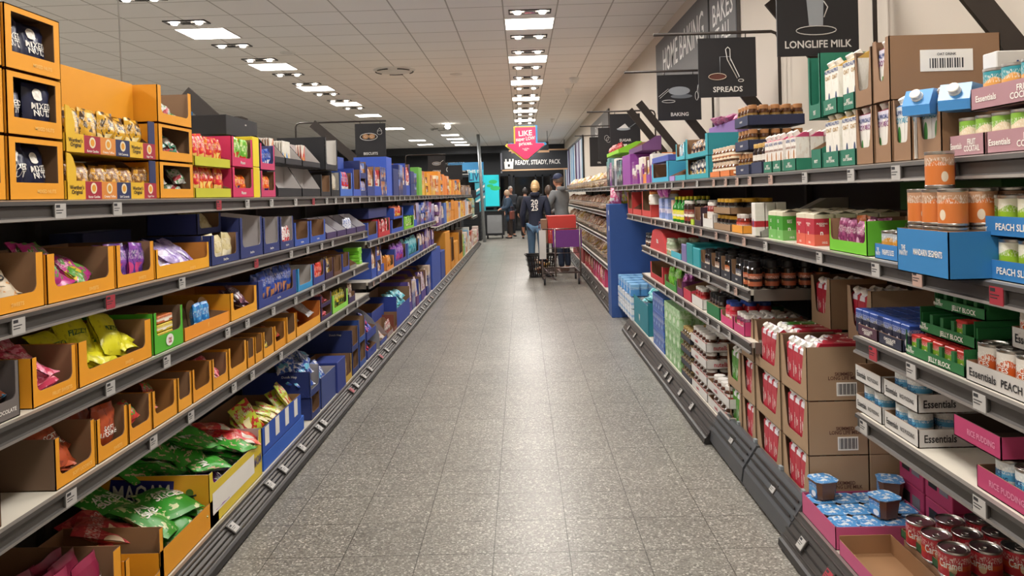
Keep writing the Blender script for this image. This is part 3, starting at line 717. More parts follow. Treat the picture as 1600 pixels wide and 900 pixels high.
# black boxes with pale backs, chocolate bars above
BARM = lambda c, s_=0: boxm(.075, .01, .15, c, 'e9e4d8', 'd9b43c', s_, 'diag', 'chocolate_bar')
CB = [('d98452', 'orange'), ('2f7fc0', 'blue'), ('cf4a3a', 'red')]
for i, (a, b_) in enumerate(((437, 474), (475, 503))):
    T('L', LX, ZT, a, b_, .2, 'slant', '1c1b1f', ('first', 'second')[i] + ' empty black slanted box with pale inner back', inner='bdb8b6', lip=.055, depth=.12, up=0)
for i, (a, b_) in enumerate(((436, 452), (453, 478), (479, 506))):
    T('L', LX, ZT, a, b_, .165, 'slant', '26242a', 'upper black slanted box holding %s chocolate bars' % CB[i][1], inner='bdb8b6', lip=.04, depth=.14, up=.205, inset=.02,
      content=('grid', (BARM(CB[i][0], i), .08, .016, 2 if i == 1 else 1, 5 - i, 1, .15), 6, CB[i][1] + ' wrapped chocolate bar', 'chocolate', -.03 if i == 2 else 0, .04))
for k in range(2): T('L', LX, ZT, 512, 531, .245, 'U', '191a20', ('lower', 'upper')[k] + ' tall black box with white window, beside the bars', inner='c9c5c0', lip=.045, depth=.36, up=.0+.2*k+.0 if k else .0, mside=cm('191a20'), label=None) if k else None
T('L', LX, ZT, 504, 519, .16, 'U', '2a2728', 'small black box with kraft inside, end of the black boxes', lip=.035, depth=.25)
T('L', LX, ZT, 520, 533, .19, 'U', '1d1c20', 'black box overflowing with a cream bag', inner='c9c5c0', lip=.05, depth=.4, content=('bags', bags(.12, .17, .06, 'cfc3ae', 'd9cfbd', 'b9a88c', name='chocolate_bag'), 3, 'cream chocolate bag'))
# second shelf
Z = Z2
PNG = bags(.13, .16, .05, 'b02c7e', '4e8f2e', 'e0c13a'); SHR = bags(.15, .17, .06, 'ddcfb8', 'e0a262', '3f8f4a', texts=[('SHOP', .028, 0, .06, BLACK)]); PUR = bags(.12, .15, .05, '8e4fae', '5a3a8a', 'd64a8a'); LIL = bags(.12, .15, .04, 'b6a3d6', '8d76bd', 'e3dcf0')
T('L', LX, Z, -60, 76, .165, 'U', ORG, 'orange box of white and green bags at the frame edge', lip=.05, depth=.34, content=('heap', SHR, 6, 'white patterned sweet bag', 'bag', .1), texts=OT('SWEETS'))
T('L', LX, Z, 79, 185, .155, 'U', ORG, 'wide orange box with yellow and magenta bags', lip=.05, depth=.34, content=('heap', PNG, 7, 'magenta and yellow sweet bag', 'bag', .1), texts=OT('SWEETS'))
T('L', LX, Z, 187, 246, .155, 'U', ORG, 'orange box heaped with purple wrapped bags', lip=.045, depth=.34, content=('bags', PUR, 4, 'purple and pink sweet bag'), texts=OT('SWEETS'))
T('L', LX, Z, 248, 331, .118, 'U', 'eaa51f', 'low orange box of lilac bags', lip=.05, depth=.3, inner='c07c28', stile=.018, content=('heap', LIL, 6, 'lilac foil bag', 'bag', .09), texts=OT('SWEETS'))
DF = lambda z=.17: [('DairyFine', .011, 0, z, W_)]
T('L', LX, Z, 258, 320, .19, 'closed', '222c58', 'long navy carton standing behind the lilac bags', depth=.14, inset=.33)
CRB = bags(.11, .14, .05, 'd9cc9e', 'c7b67f', 'f1ead2', name='chocolate_bag')
T('L', LX, Z, 334, 377, .145, 'U', '28346b', 'navy box showing a cream chocolate bag, first navy box', lip=.04, depth=.34, content=('bags', CRB, 2, 'cream chocolate bag'), texts=DF(.14))
T('L', LX, Z, 336, 372, .1, 'U', '28346b', 'smaller navy box resting above the cream bag box', lip=.03, depth=.24, up=.148, inset=.08, content=('heap', CRB, 3, 'cream chocolate bag', 'bag', .06))
T('L', LX, Z, 379, 414, .215, 'wing', '2b3670', 'tall navy box with pale hooded inside', inner='c4bebe', lip=.06, depth=.2, texts=DF(.12), back=.24)
T('L', LX, Z, 415, 440, .205, 'U', '2b3670', 'navy box with pale inside, middle of the navy row', inner='c4bebe', lip=.055, depth=.2, texts=DF(.12))
T('L', LX, Z, 441, 462, .2, 'U', '2b3670', 'navy box with pale inside and a red white stick pack', inner='c4bebe', lip=.05, depth=.2, texts=DF(.12), content=('bags', bags(.05, .13, .03, 'e3dfdc', 'c03a40', 'c03a40'), 1, 'red and white stick pack'))
T('L', LX, Z, 463, 486, .155, 'U', '3353a8', 'blue box with kraft inside, nearly empty', lip=.045, depth=.3, texts=DF(.14))
T('L', LX, Z, 487, 511, .155, 'U', '3353a8', 'blue box with kraft inside holding a red bag', lip=.045, depth=.3, texts=DF(.14), content=('heap', REDB, 1, 'red sweet bag'))
for i, (a, b_) in enumerate(((513, 528), (529, 543), (544, 558), (559, 573))):
    T('L', LX, Z, a, b_, .16, 'slant', '43305f', 'purple tray with white leaning back, %s of four' % ('first', 'second', 'third', 'last')[i], inner='c9c6cc', lip=.05, depth=.2, content=('bags', bags(.1, .13, .03, 'd7d9e4', '4f6fb5', 'ffffff'), 1, 'white and blue bag') if i == 2 else None)
BRNS = bags(.12, .15, .05, '6a3f2a', '8a5a38', 'c9a37a')
# third shelf
Z = Z3
T('L', LX, Z, -25, 38, .16, 'U', '6a6360', 'grey brown box of dark chocolate bags at the frame edge', lip=.055, depth=.32, inner='5a5250', content=('heap', bags(.13, .16, .05, '6e3a24', '3d6a86', 'd08a5a', name='chocolate_bag'), 5, 'brown snack bag', 'bag', .12), texts=[('CHOCOLATE', .011, .1, .16, W_)])
T('L', LX, Z, 56, 126, .15, 'U', ORG, 'orange box of pink and red bags on the third shelf', lip=.045, depth=.36, content=('heap', bags(.13, .17, .045, 'c23a58', 'e58aa4', 'f0c9d2'), 8, 'pink and red sweet bag', 'bag', .15), texts=OT('FRUIT SWEETS'))
T('L', LX, Z, 128, 242, .15, 'U', ORG, 'wide orange box of bright yellow bags', lip=.05, depth=.36, content=('heap', bags(.14, .18, .05, 'dcd626', 'c9c21e', '3f7a2a', texts=[('FIZZY', .02, 0, .1, cm('2f5f28'))]), 8, 'bright yellow sweet bag', 'bag', .13), texts=OT('SWEETS'))
FRU = [boxm(.13, .045, .03, c, 'f0e6d0', 'f6f2e8', i, 'band', 'chew_pack') for i, c in enumerate(('c8622a', 'd9c02a', 'd9c02a', 'c96a30'))]
sp = T('L', LX, Z, 245, 291, .165, 'U', '4fae28', 'bright green box of fruit chews', lip=.07, depth=.3, stile=.022, inner='7a6350')
for k in range(4):
    for j in range(3): spawn(FRU[(k+j) % 4], sp.at(0, .015+.05*j, .01+.034*k), (0, 0, sp.rz), 'stacked orange and yellow chew pack in the green box', 'sweets', 'chew packs in the green box')
mbo = MB(); mbo.lathe([(0, 0), (.03, 0)], W_, 20); mbo.v = [(x*1.1, -.0015, y*.8) for x, y, z in mbo.v]; mbo.text('fruit\ntella', .024, (0, -.002, 0), (1, 0, 0), (0, 0, 1), cm('a3263a'), True)
ovl = ALL
o_ = [o for o in C.objects if o.get('label') == 'bright green box of fruit chews'][0]
link('emblem', mbo, o_, (0, -.001, .04))
T('L', LX, Z, 292, 362, .12, 'low', 'ea9426', 'orange tray with rounded kraft dividers and blue bags', lip=.06, depth=.28, back=.07, texts=[('f', .02, 0, .3, mat('pale_orange_print'))])
sp = Spot('L', LX, Z, 292, 362)
for k in range(4):
    x = -sp.w/2+sp.w*(k+.5)/4*1.0+.02; ww = sp.w/4*.46
    mb = MB(); pts = [(-ww, 0, 0), (ww, 0, 0)]+[(ww*math.cos(a), 0, .09+.045*math.sin(a)) for a in [i*PI/8 for i in range(9)]]
    mb.prism(pts, (0, .004, 0), KRAFTL, KRAFT); link('card_divider', mb, None, sp.at(x, .1+.0*k, .004), (-.15, 0, sp.rz), 'rounded kraft divider standing in the blue bag tray', 'divider', 'rounded dividers of the blue bag tray')
fill(sp, sp.w*.4, .2, .12, .06, ('bags', bags(.09, .14, .04, '2a78c0', '59a9dd', 'e6eef5'), 3, 'blue sweet bag'), 'orange tray with rounded dividers')
T('L', LX, Z, 364, 405, .14, 'U', 'eaa324', 'orange box next to the lollies, dark bags inside', lip=.05, depth=.34, inner='b3742a', content=('heap', bags(.1, .13, .04, '4a2c44', '8a5a6a', 'ded5da'), 3, 'dark wrapped sweet bag', 'bag', .06))
LOL = bags(.1, .19, .05, '2f4ea8', '1f3580', 'c98a5a', texts=(), name='lolly_bag'); NV = '2d3c84'
T('L', LX, Z, 407, 466, .155, 'U', NV, 'navy box of blue lolly bags topped with green', lip=.045, depth=.42, content=('bags', LOL, 12, 'blue and brown lolly bag'), texts=DF(.13))
T('L', LX, Z, 468, 491, .15, 'U', '2f8fc8', 'light blue box with pale inside on the third shelf', inner='b9b4b0', lip=.04, depth=.25, content=('heap', bags(.08, .1, .03, 'c9862a', 'e9e1d0', '6a4a2a'), 1, 'small golden bag'))
T('L', LX, Z, 492, 510, .15, 'U', '35408a', 'navy box showing red fruit bags', lip=.05, depth=.25, content=('bags', bags(.1, .14, .04, 'd23a30', 'e8604a', 'f0b0a0'), 4, 'red sweet bag'))
T('L', LX, Z, 511, 523, .15, 'U', '3a2348', 'dark purple box with gold marks', lip=.05, depth=.25, content=('bags', bags(.1, .15, .04, '33203f', 'c9a33a', 'e6dcc0'), 2, 'purple and gold sweet bag'))
T('L', LX, Z, 524, 536, .15, 'U', '6a4632', 'brown kraft box among the small boxes of the third shelf', lip=.03, depth=.25)
T('L', LX, Z, 537, 548, .15, 'U', '33479a', 'blue empty box near the end of the third shelf', lip=.04, depth=.25)
T('L', LX, Z, 549, 559, .15, 'slant', '8b8a80', 'pale box with a red sweet bag near the shelf end', lip=.03, depth=.25, content=('heap', REDB, 1, 'red sweet bag'))
LIM = boxm(.11, .14, .028, '7fd03a', 'b5e67a', '5aa52a', 3, 'plain', 'lime_packet')
sp = Spot('L', LX, Z, 560, 577)
for k in range(5): spawn(LIM, sp.at(RND.uniform(-.02, .02), .02, .002+.03*k), (0, 0, sp.rz+RND.uniform(-.15, .15)), 'lime green packet stacked at the end of the third shelf', 'packet', 'lime packets at the shelf end')
# fourth shelf
Z = Z4
T('L', LX, Z, -75, 9, .12, 'open', '8a5f3a', 'torn brown box at the left frame edge', lip=.12, depth=.3, inner='8a5f3a')
SOFT = bags(.13, .17, .06, 'b5502c', '8f3a20', 'd9804a', texts=[('SOFT\nLICORICE', .035, 0, .08, W_)])
T('L', LX, Z, 92, 155, .16, 'U', ORG, 'orange box of rust coloured liquorice bags with a long brown side', lip=.04, depth=.42, mside=cm('6e5846'), content=('heap', SOFT, 7, 'rust coloured liquorice bag', 'bag', .13), texts=OT('SOFT LICORICE'))
T('L', LX, Z, 157, 205, .15, 'U', ORG, 'orange box with a shiny rust bag beside the liquorice', lip=.05, depth=.4, content=('bags', SOFT, 2, 'shiny rust coloured sweet bag'), texts=OT('SWEETS'))
SM = bags(.07, .09, .03, 'c23a34', '4f8f3a', 'e6c93a', name='small_sweet_bag'); SM2 = bags(.07, .09, .03, 'e0c93a', 'e8e2d0', '2a2a2a', name='small_sweet_bag'); SM3 = bags(.08, .1, .03, 'cf4a58', 'e68a94', 'f0d8d8', name='small_sweet_bag')
edges = [206, 243, 282, 305, 336, 361, 390, 402, 415, 432, 450]
for i in range(len(edges)-1):
    c = (SM, SM, SM, None, SM3, None, SM2, SM2, SM2, SM)[i]
    T('L', LX, Z, edges[i], edges[i+1]-1, .145 if i != 5 else .155, 'U', ('e6981f', 'e39a24', 'eaa12a')[i % 3], 'small orange sweet box, %s along the fourth shelf' % ('first', 'second', 'third', 'fourth', 'fifth', 'sixth', 'seventh', 'eighth', 'ninth', 'tenth')[i], lip=.05, depth=.36,
      content=('heap', c, 4, 'small mixed sweet bag', 'bag', .075) if c else None, inner=('8f6d50', '9a6a3a')[i % 2])
T('L', LX, Z, 451, 465, .16, 'U', 'eaa12a', 'taller narrow orange box before the wide one', lip=.05, depth=.36)
T('L', LX, Z, 466, 503, .16, 'U', 'eaa12a', 'wide orange box with clear plastic inside', lip=.06, stile=.01, depth=.36, inner='c5702a', content=('heap', bags(.12, .15, .02, 'b0adb0', 'c9c6ca', 'd9d6da'), 2, 'clear grey plastic bag', 'bag', .05))
for k in range(2): T('L', LX, Z, 504, 521, .09, 'U', '3a2350', ('lower', 'upper')[k]+' purple box of red and white sweets', lip=.03, depth=.25, up=.093*k, content=('heap', SM3, 3, 'pink sweet packet', 'bag', .05))
T('L', LX, Z, 522, 546, .14, 'U', '6cc832', 'bright green box with yellow and dark packs', lip=.04, depth=.25, inner='6a5a44', mfront=cm('8fd850'), content=('bags', bags(.07, .15, .03, 'd9c42a', '2a5f33', '1d3f28'), 4, 'yellow and green stick pack'))
T('L', LX, Z, 547, 557, .08, 'U', '3a2a55', 'low purple box of brown sticks near the end of the fourth shelf', lip=.05, depth=.25, content=('bags', bags(.06, .15, .02, '7a4a30', 'c9b9a8', 'e3dcd5'), 2, 'brown stick pack'))
# the base deck: big open cases
Z = ZB; X = LBX
MAR = bags(.15, .3, .07, '8a2744', '6f1c38', 'd9a04a', kind='plain', texts=[('DINE', .035, .01, .2, W_)]); VIO = bags(.15, .32, .07, '4a2f8a', '2f1f5f', 'c98a5a')
T('L', X, Z, 10, 182, .28, 'U', ORG, 'orange case of maroon fruit bags in the lower left corner', lip=.12, depth=.44, d01=(2.16, 2.66), content=('bags', MAR, 9, 'maroon dried fruit bag'))
T('L', X, Z, -190, 5, .3, 'U', ORG, 'orange case of violet bags mostly out of the frame', lip=.12, depth=.44, d01=(1.7, 2.14), content=('bags', VIO, 8, 'violet foil bag'))
T('L', X, Z, 184, 250, .21, 'U', ORG, 'orange case with one golden bag, next to the maroon bags', lip=.05, depth=.4, d01=(2.68, 2.97), content=('heap', bags(.14, .17, .05, 'e0b44a', 'd09a30', 'f0dca0'), 2, 'golden bag', 'bag', .08))
sp = T('L', X, Z, 254, 346, .12, 'open', ORG, 'low orange case overflowing with green apple slice bags', lip=.12, depth=.45)
APP = [['fruit_bag', bag_mesh(.2, .26, .055, pack('36902a', 'c9cf9a', 'd9d8a0', s_, 'clean'), s_, [('APPLE\nSLICES', .075, 0, .15, W_, .14)]).mesh('fruit_bag'), []] for s_ in (3, 4, 5)]
STR = bags(.19, .24, .05, 'b0303a', 'd05a5a', 'e6c9a8', name='fruit_bag')[3]
lay = [(-.12,.34,.10,0,.3),(.12,.36,.10,1,-.4),(-.05,.22,.13,0,1.2),(.18,.2,.13,2,.2),(-.2,.2,.15,3,.6),(.02,.1,.16,1,-.25),(.22,.08,.15,2,.5),(-.18,.34,.2,3,-.3),(.06,.3,.2,2,.9),(-.08,.16,.21,0,.15),(.15,.16,.21,1,-.5),(-.26,.26,.24,4,.4),(.0,.36,.25,0,-.1)]
lay = [(x*.82, max(y, .15), z*.72+.01, k, a) for x, y, z, k, a in lay]
for x, y, z, k, a in lay:
    m = APP[k % 3] if k < 3 else STR[k-3]
    e = Euler((-1.25+RND.uniform(-.15, .2), RND.uniform(-.15, .15), sp.rz+a))
    R = e.to_matrix(); p = Vector(sp.at(x, y, z)) - R @ Vector((0, 0, .13))
    spawn(m, p, e, ('green apple slices bag heaped in the low orange case' if k < 3 else 'red strawberry fruit bag mixed among the green apple bags'), 'bag', 'green apple slice bags' if k < 3 else 'red fruit bags among the apple bags')
# yellow and blue chew display
YM = cm('e0c52a', .45); OM = cm('e2a326', .45); BLM = cm('2b2b7c', .45)
sp = Spot('L', X, Z, 332, 413); w_ = sp.w; d_ = .5
mb = tray_mesh(w_, d_, .25, .19, 'wing', YM, cm('b9b3ae'), mside=OM, back=.25, stile=.04)
mb.add([(-w_/2+.03, -.0015, .05), (w_/2-.12, -.0015, .05), (w_/2-.12, -.0015, .15), (-w_/2+.03, -.0015, .15)], [(0, 1, 2, 3)], W_)
mb.text('MAOAM', .05, (w_/2-.07, -.002, .1), (1, 0, 0), (0, 0, 1), BLM, True, .1)
mb.add([(-w_/2-.0015, .47, .12), (-w_/2-.0015, .17, .1), (-w_/2-.0015, .16, .225), (-w_/2-.0015, .45, .238)], [(0, 1, 2, 3)], BLM)
mb.text('MAOAM', .075, (-w_/2-.003, .31, .172), (0, -1, 0), (0, 0, 1), W_, True, .26)
GRN = cm('55702a')
for (cy, cz, r) in ((.09, .17, .018), (.09, .135, .024)):                       # small round green figure
    b0 = len(mb.v); mb.lathe([(0, 0), (r, 0)], GRN, 14); mb.v[b0:] = [(-w_/2-.002, cy+x, cz+y) for x, y, z in mb.v[b0:]]
for a, b_ in (((.09, .12), (.075, .08)), ((.09, .12), (.11, .085)), ((.09, .15), (.06, .16)), ((.09, .15), (.125, .165))):
    mb.tube([(-w_/2-.002, a[0], a[1]), (-w_/2-.002, b_[0], b_[1])], .004, BLACK, 5)
link('display_tray', mb, None, sp.at(0, 0), (0, 0, sp.rz), 'large yellow chew display with a blue lettered panel', 'box')
CHG = [['chew_bag', bag_mesh(.17, .22, .05, pack('3fa032', 'd9b59a', 'e6b090', s_, 'clean'), s_, [('MAOAM', .035, 0, .15, W_, .14)]).mesh('chew_bag'), []] for s_ in (6, 7, 8)]
CHR_ = bags(.16, .2, .045, 'cf3440', 'e06a50', 'e6dcd0', name='chew_bag'); CHP = bags(.16, .2, .045, '7a2f8a', 'a04ab0', 'e6dcf0', texts=[('MAOAM', .03, 0, .1, W_)], name='chew_bag')
lay = [(-.2,.1,.1,'p',0.),(.0,.12,.1,'p',.3),(-.1,.35,.12,'g',.8),(.15,.35,.12,'g',-.3),(.2,.15,.16,'g',.4),(-.2,.42,.2,'g',.2),(0,.36,.22,'g',1.),(.2,.4,.2,'r',.1),(-.05,.24,.25,'g',-.6),(.12,.22,.24,'g',.5),(.24,.2,.25,'r',-.2),(.27,.1,.23,'r',.6),(-.22,.3,.24,'g',1.3),(.02,.42,.29,'g',.3),(.18,.1,.22,'g',-.1),(-.05,.14,.2,'g',.9),(.1,.3,.3,'g',-.4),(-.15,.36,.3,'g',.5),(.24,.24,.29,'r',.8),(-.28,.4,.27,'g',-.2),(.0,.22,.29,'g',.1)]
for i, (x, y, z, k, a) in enumerate(lay):
    m = {'g': CHG[i % 3], 'r': CHR_[3][i % 2], 'p': CHP[3][i % 2]}[k]; e = Euler((-1.2+RND.uniform(-.2, .2), RND.uniform(-.2, .2), sp.rz+a))
    p = Vector(sp.at(x, y, z)) - e.to_matrix() @ Vector((0, 0, .11))
    cn = {'g': 'green', 'r': 'red', 'p': 'purple'}[k]
    spawn(m, p, e, '%s chewy sweet bag heaped in the yellow display' % cn, 'bag', '%s sweet bags in the yellow display' % cn)
# blue tray with white blocks
T('L', X, Z, 415, 478, .09, 'closed', '2a5fc0', 'flat bright blue case under the white striped tray', depth=.45)
sp = Spot('L', X, Z, 414, 474, up=.092); w_ = sp.w
mb = tray_mesh(w_, .42, .15, .15, 'open', cm('2450b0'), KRAFT)
for k in range(4):
    x = -w_/2+.04+k*(w_-.08)/3.6
    mb.add([(x, -.0015, .04), (x+.07, -.0015, .04), (x+.07, -.0015, .145), (x, -.0015, .145)], [(0, 1, 2, 3)], W_)
link('display_tray', mb, None, sp.at(0, 0), (0, 0, sp.rz), 'blue tray with white blocks holding red and lime bags', 'box')
fill(sp, w_, .42, .15, .13, ('heap', bags(.15, .19, .04, 'b8c83a', 'c0352f', 'e6dca8'), 10, 'lime and red sweet bag', 'bag', .15), 'blue tray with white blocks')
DH = lambda: [('Dutch Hop', .016, .3, .8, W_, 'n')]
NVB = '27356f'
T('L', X, Z, 489, 503, .15, 'U', NVB, 'lower navy case under the one with white lettering', lip=.04, depth=.42)
T('L', X, Z, 488, 503, .18, 'U', NVB, 'navy case with its long side facing the camera, nearest', inner='a9a5a6', lip=.05, depth=.46, up=.153, texts=DH(), content=('heap', bags(.13, .17, .05, '27489a', 'd5dcec', '6fb9d8', name='chocolate_bag'), 12, 'blue and white foil bag', 'bag', .26))
BWB = bags(.14, .17, .06, '3560bb', 'e6e9f2', '6fb9d8', name='chocolate_bag')
for x, y, z in ((-.02,.3,.42),(.04,.2,.36),(-.05,.38,.38),(.05,.36,.44),(.12,.25,.4),(-.08,.18,.37),(.1,.14,.38),(0,.12,.35),(-.1,.28,.41),(.16,.34,.42),(.2,.2,.38)):
    sp = Spot('L', X, Z, 489, 503); e = Euler((-1.2, RND.uniform(-.4, .4), RND.uniform(0, 3)))
    spawn(BWB[3][RND.randrange(2)], Vector(sp.at(x, y, z))-e.to_matrix() @ Vector((0, 0, .08)), e, 'blue and white foil bag piled on the navy case', 'bag', 'foil bags piled on the nearest navy case')
T('L', X, Z, 505, 527, .22, 'open', '3a4a86', 'open navy case with pale inside behind the nearest one', inner='b5aca6', lip=.22, depth=.42, content=('heap', BWB, 9, 'blue and white foil bag', 'bag', .24))
T('L', X, Z, 528, 541, .235, 'closed', '2a3a86', 'tall plain blue case with its narrow side to the aisle', depth=.2, inset=.0)
T('L', X, Z, 542, 552, .2, 'U', 'c9a23a', 'case with a golden striped bag among the navy cases', lip=.05, depth=.3, content=('bags', bags(.12, .17, .04, 'd9b03a', '2a2a2a', 'f0e0a0'), 2, 'golden striped bag'))
for k in range(2): T('L', X, Z, 553, 563, .19, 'U', '26356f', ('lower', 'upper')[k]+' dark navy case with kraft inside, middle of the base', lip=.05, depth=.46, up=.193*k, texts=DH() if k else ())
for k in range(2): T('L', X, Z, 564, 574, .21, 'U', '30509a', ('lower', 'upper')[k]+' mid blue case beside the dark navy pair', lip=.05, depth=.4, up=.213*k, inner='9a7c60')
for k in range(2): T('L', X, Z, 576, 590, .17, 'slant', '2f3f8e', ('lower', 'upper')[k]+' blue case of crumpled blue bags before the grey card', lip=.08, depth=.4, up=.172*k, content=('heap', bags(.14, .17, .05, '2a3a9a', '4a5ac0', 'd04a5a'), 6, 'crumpled blue bag', 'bag', .14))
mb = MB(); pts = [(0, 0, 0), (.0, -.0, .12)]+[(-.5+.5*math.cos(a), 0, .12+.36*math.sin(a)) for a in [i*PI/2/6 for i in range(1, 7)]]+[(-.5, 0, 0)]
mb.prism(pts, (0, .006, 0), cm('8d8c92'), cm('6d6c72'))
link('loose_card', mb, None, (X+.01, depth_at(592, X, Z), Z), (0, 0, .06), 'large grey curved card standing between the cases', 'card')
T('L', X, Z, 596, 606, .1, 'slant', '3a4a90', 'torn low case with white packets behind the grey card', lip=.05, depth=.35, content=('heap', bags(.12, .14, .03, 'e0d9d2', 'c0a090', '8a3a30'), 6, 'white packet', 'bag', .1))
T('L', X, Z, 603, 620, .3, 'open', '2f4290', 'tall blue open case with flaps behind the torn one', lip=.3, depth=.33, inset=.14, inner='a07a58')
T('L', X, Z, 607, 616, .17, 'slant', 'a08c88', 'pale case of white packets with red marks', lip=.05, depth=.13, content=('bags', bags(.1, .16, .03, 'e3dcd6', 'b03a3a', '7a4a38'), 2, 'white and red packet'))
# ================================================================ the farther runs of boxes
def run(side, X, z, a, b, palette, wr, hr, zone, levels=1, depth=.36, seed=1, cat='box', kinds=('U', 'packs', 'closed'), px=True, up0=0.):
    """neighbouring cases along a shelf: palette rows are (colour word, outer, accent, accent 2)"""
    rnd = random.Random(seed); d0, d1 = (sorted((depth_at(a, X, z), depth_at(b, X, z))) if px else (a, b)); d = d0
    while d < d1-.06:
        w_ = min(rnd.uniform(*wr), d1-d); word, c1, c2, c3 = rnd.choice(palette); k = rnd.choice(kinds); h_ = rnd.uniform(*hr)
        nl = rnd.randint(1, levels); zz = up0
        for l in range(nl):
            hh = h_/nl
            sp = Spot(side, X, z, inset=.012+rnd.uniform(0, .02), up=zz, d0=d, d1=d+w_)
            if k == 'U':
                key = ('U', round(sp.w, 2), round(hh, 2), c1)
                lab = '%s open case %s' % (word, zone); key2 = (c2, c3)
                mo = cm(c1)
                if key not in MODELS: MODELS[key] = ['display_tray', tray_mesh(sp.w, depth, round(hh, 2), hh*.32, rnd.choice(('U', 'U', 'low')), mo, KRAFT).mesh('display_tray'), []]
                spawn(MODELS[key], sp.at(0, 0), (0, 0, sp.rz), lab, cat, word + ' open cases ' + zone)
                n_ = max(1, int(sp.w/.085)); bw = (sp.w-.02)/n_
                for i in range(n_):
                    fill_m = bags(round(bw, 2), round(hh*.9, 2), .05, c2, c3, 'e9e4da', (seed % 3,), name='snack_bag') if (i+l+seed) % 3 else None
                    if fill_m is None:
                        m = boxm(round(bw-.004, 3), .05, round(hh*.86, 2), c2, c3, c1, seed, 'band', 'food_carton')
                    else: m = fill_m[3][0]
                    spawn(m, sp.at((i-(n_-1)/2)*bw, .03 if fill_m else .012, .005), (rnd.uniform(-.1, 0) if fill_m else 0, 0, sp.rz), '%s pack in %s case %s' % (word_of(c2), word, zone), 'packet', word_of(c2)+' packs in '+word+' cases '+zone)
            elif k == 'packs':
                n_ = max(1, int(sp.w/.09)); bw = (sp.w)/n_; T_ = 1
                for i in range(n_):
                    m = boxm(round(bw-.006, 3), .19 if depth > .2 else .06, round(hh-.006, 2), c1, c2, c3, seed+i % 2, rnd.choice(('band', 'half', 'diag')), 'food_carton')
                    for j in range(T_): spawn(m, sp.at((i-(n_-1)/2)*bw, .065*j, .002), (0, 0, sp.rz), '%s printed carton %s' % (word, zone), 'carton', word + ' cartons ' + zone)
            else:
                key = ('C', round(sp.w, 2), round(hh, 2), c1, round(depth, 2))
                if key not in MODELS: MODELS[key] = ['carton_box', closed_mesh(sp.w, depth, round(hh, 2), cm(c1)).mesh('carton_box'), []]
                spawn(MODELS[key], sp.at(0, 0), (0, 0, sp.rz), '%s closed case %s' % (word, zone), cat, word + ' closed cases ' + zone)
            zz += round(hh, 2) + .003
        d += w_+.004
def word_of(c):
    r, g, b = int(c[0:2], 16), int(c[2:4], 16), int(c[4:6], 16)
    mx, mn = max(r, g, b), min(r, g, b)
    if mx-mn < 28: return 'white' if mx > 190 else ('grey' if mx > 90 else 'black')
    if r == mx: 
        if g > r*.78: return 'yellow'
        if g > r*.5: return 'orange' if r > 170 else 'brown'
        return 'pink' if b > g*1.25 and r > 150 else 'red'
    if g == mx: return 'teal' if b > g*.75 else 'green'
    return 'purple' if r > b*.62 else ('turquoise' if g > b*.8 else 'blue')
BL = [('blue', '2f4fb0', 'c23a3f', 'e8e4de'), ('navy', '27346f', '6a86c9', 'c98a4a'), ('royal blue', '3a5cc2', 'e0dcd6', 'b8323a'), ('navy', '2a3a80', 'b06a3a', 'e3d9c9')]
T('L', LX, ZT, 534, 553, .2, 'U', '3f6ac0', 'blue box of red twisted wrappers, start of the biscuits', lip=.06, depth=.3, content=('bags', bags(.1, .2, .05, 'c8323a', '3f6ac0', 'e9e6e6'), 8, 'red and blue chocolate bag'))
T('L', LX, ZT, 536, 566, .14, 'closed', '3450a8', 'plain blue carton lying above the red wrappers', depth=.2, up=.21, inset=.16)
T('L', LX, ZT, 554, 566, .24, 'U', '3a56b4', 'blue case beside the red wrapper box', lip=.06, depth=.2)
run('L', LX, ZT, 567, 608, BL, (.25, .4), (.22, .33), 'under the biscuits sign', 2, seed=3, kinds=('U', 'U', 'packs'))
run('L', LX, ZT, 609, 655, BL + [('black', '23252e', 'd9b27a', 'e3d9c9')], (.25, .4), (.3, .44), 'between the biscuits and cereals signs', 2, seed=5)
OR = [('orange', 'e0962a', 'e3c9a0', '7a3a2a'), ('yellow', 'e2b23a', 'c0562a', 'f0e6d0'), ('amber', 'd98a24', '3f5f9a', 'f0e0c0'), ('orange', 'dd7f2e', 'f0e0c0', '5a3a7a')]
T('L', LX, ZT, 656, 661, .4, 'closed', '6fb04a', 'tall green carton where the cereals begin', depth=.12)
run('L', LX, ZT, 662, 722, OR, (.3, .5), (.26, .42), 'around the cereals sign on the top shelf', 2, seed=7)
run('L', LX, ZT, 722, 737, [('grey', '77747e', 'd0b898', '4a4a80'), ('brown', '8a6a50', 'e0d9d0', '5a5a8a')], (.4, .6), (.2, .3), 'at the far end of the top left shelf', 1, seed=8)
Zb = 1.197
T('L', LX, Zb, 576, 592, .17, 'U', '3450a8', 'blue case at the start of the middle bay second shelf', lip=.05, depth=.4)
T('L', LX, Zb, 593, 611, .185, 'U', 'c4313a', 'red case of red biscuit packs in the middle bay', lip=.05, depth=.3, content=('bags', bags(.09, .17, .04, 'c8303a', 'e9dcd8', 'd8474a', name='biscuit_pack'), 8, 'red and white biscuit pack'))
T('L', LX, Zb, 585, 612, .1, 'closed', '26306a', 'long navy carton above the red biscuit case', depth=.3, up=.2, inset=.05)
T('L', LX, Zb, 613, 632, .15, 'U', '3450b0', 'blue case with kraft inside after the red biscuit packs', lip=.05, depth=.3)
T('L', LX, Zb, 617, 632, .13, 'U', '3450b0', 'upper blue case of red bags above the kraft one', lip=.03, depth=.3, up=.153, content=('bags', REDB, 4, 'red snack bag'))
T('L', LX, Zb, 633, 648, .16, 'U', '7fc832', 'bright green case in the middle bay second shelf', lip=.03, depth=.3, inner='5a7a3a', content=('bags', bags(.07, .15, .03, '8fd23a', '3f6a2a', 'd9e6b0'), 4, 'lime stick pack'))
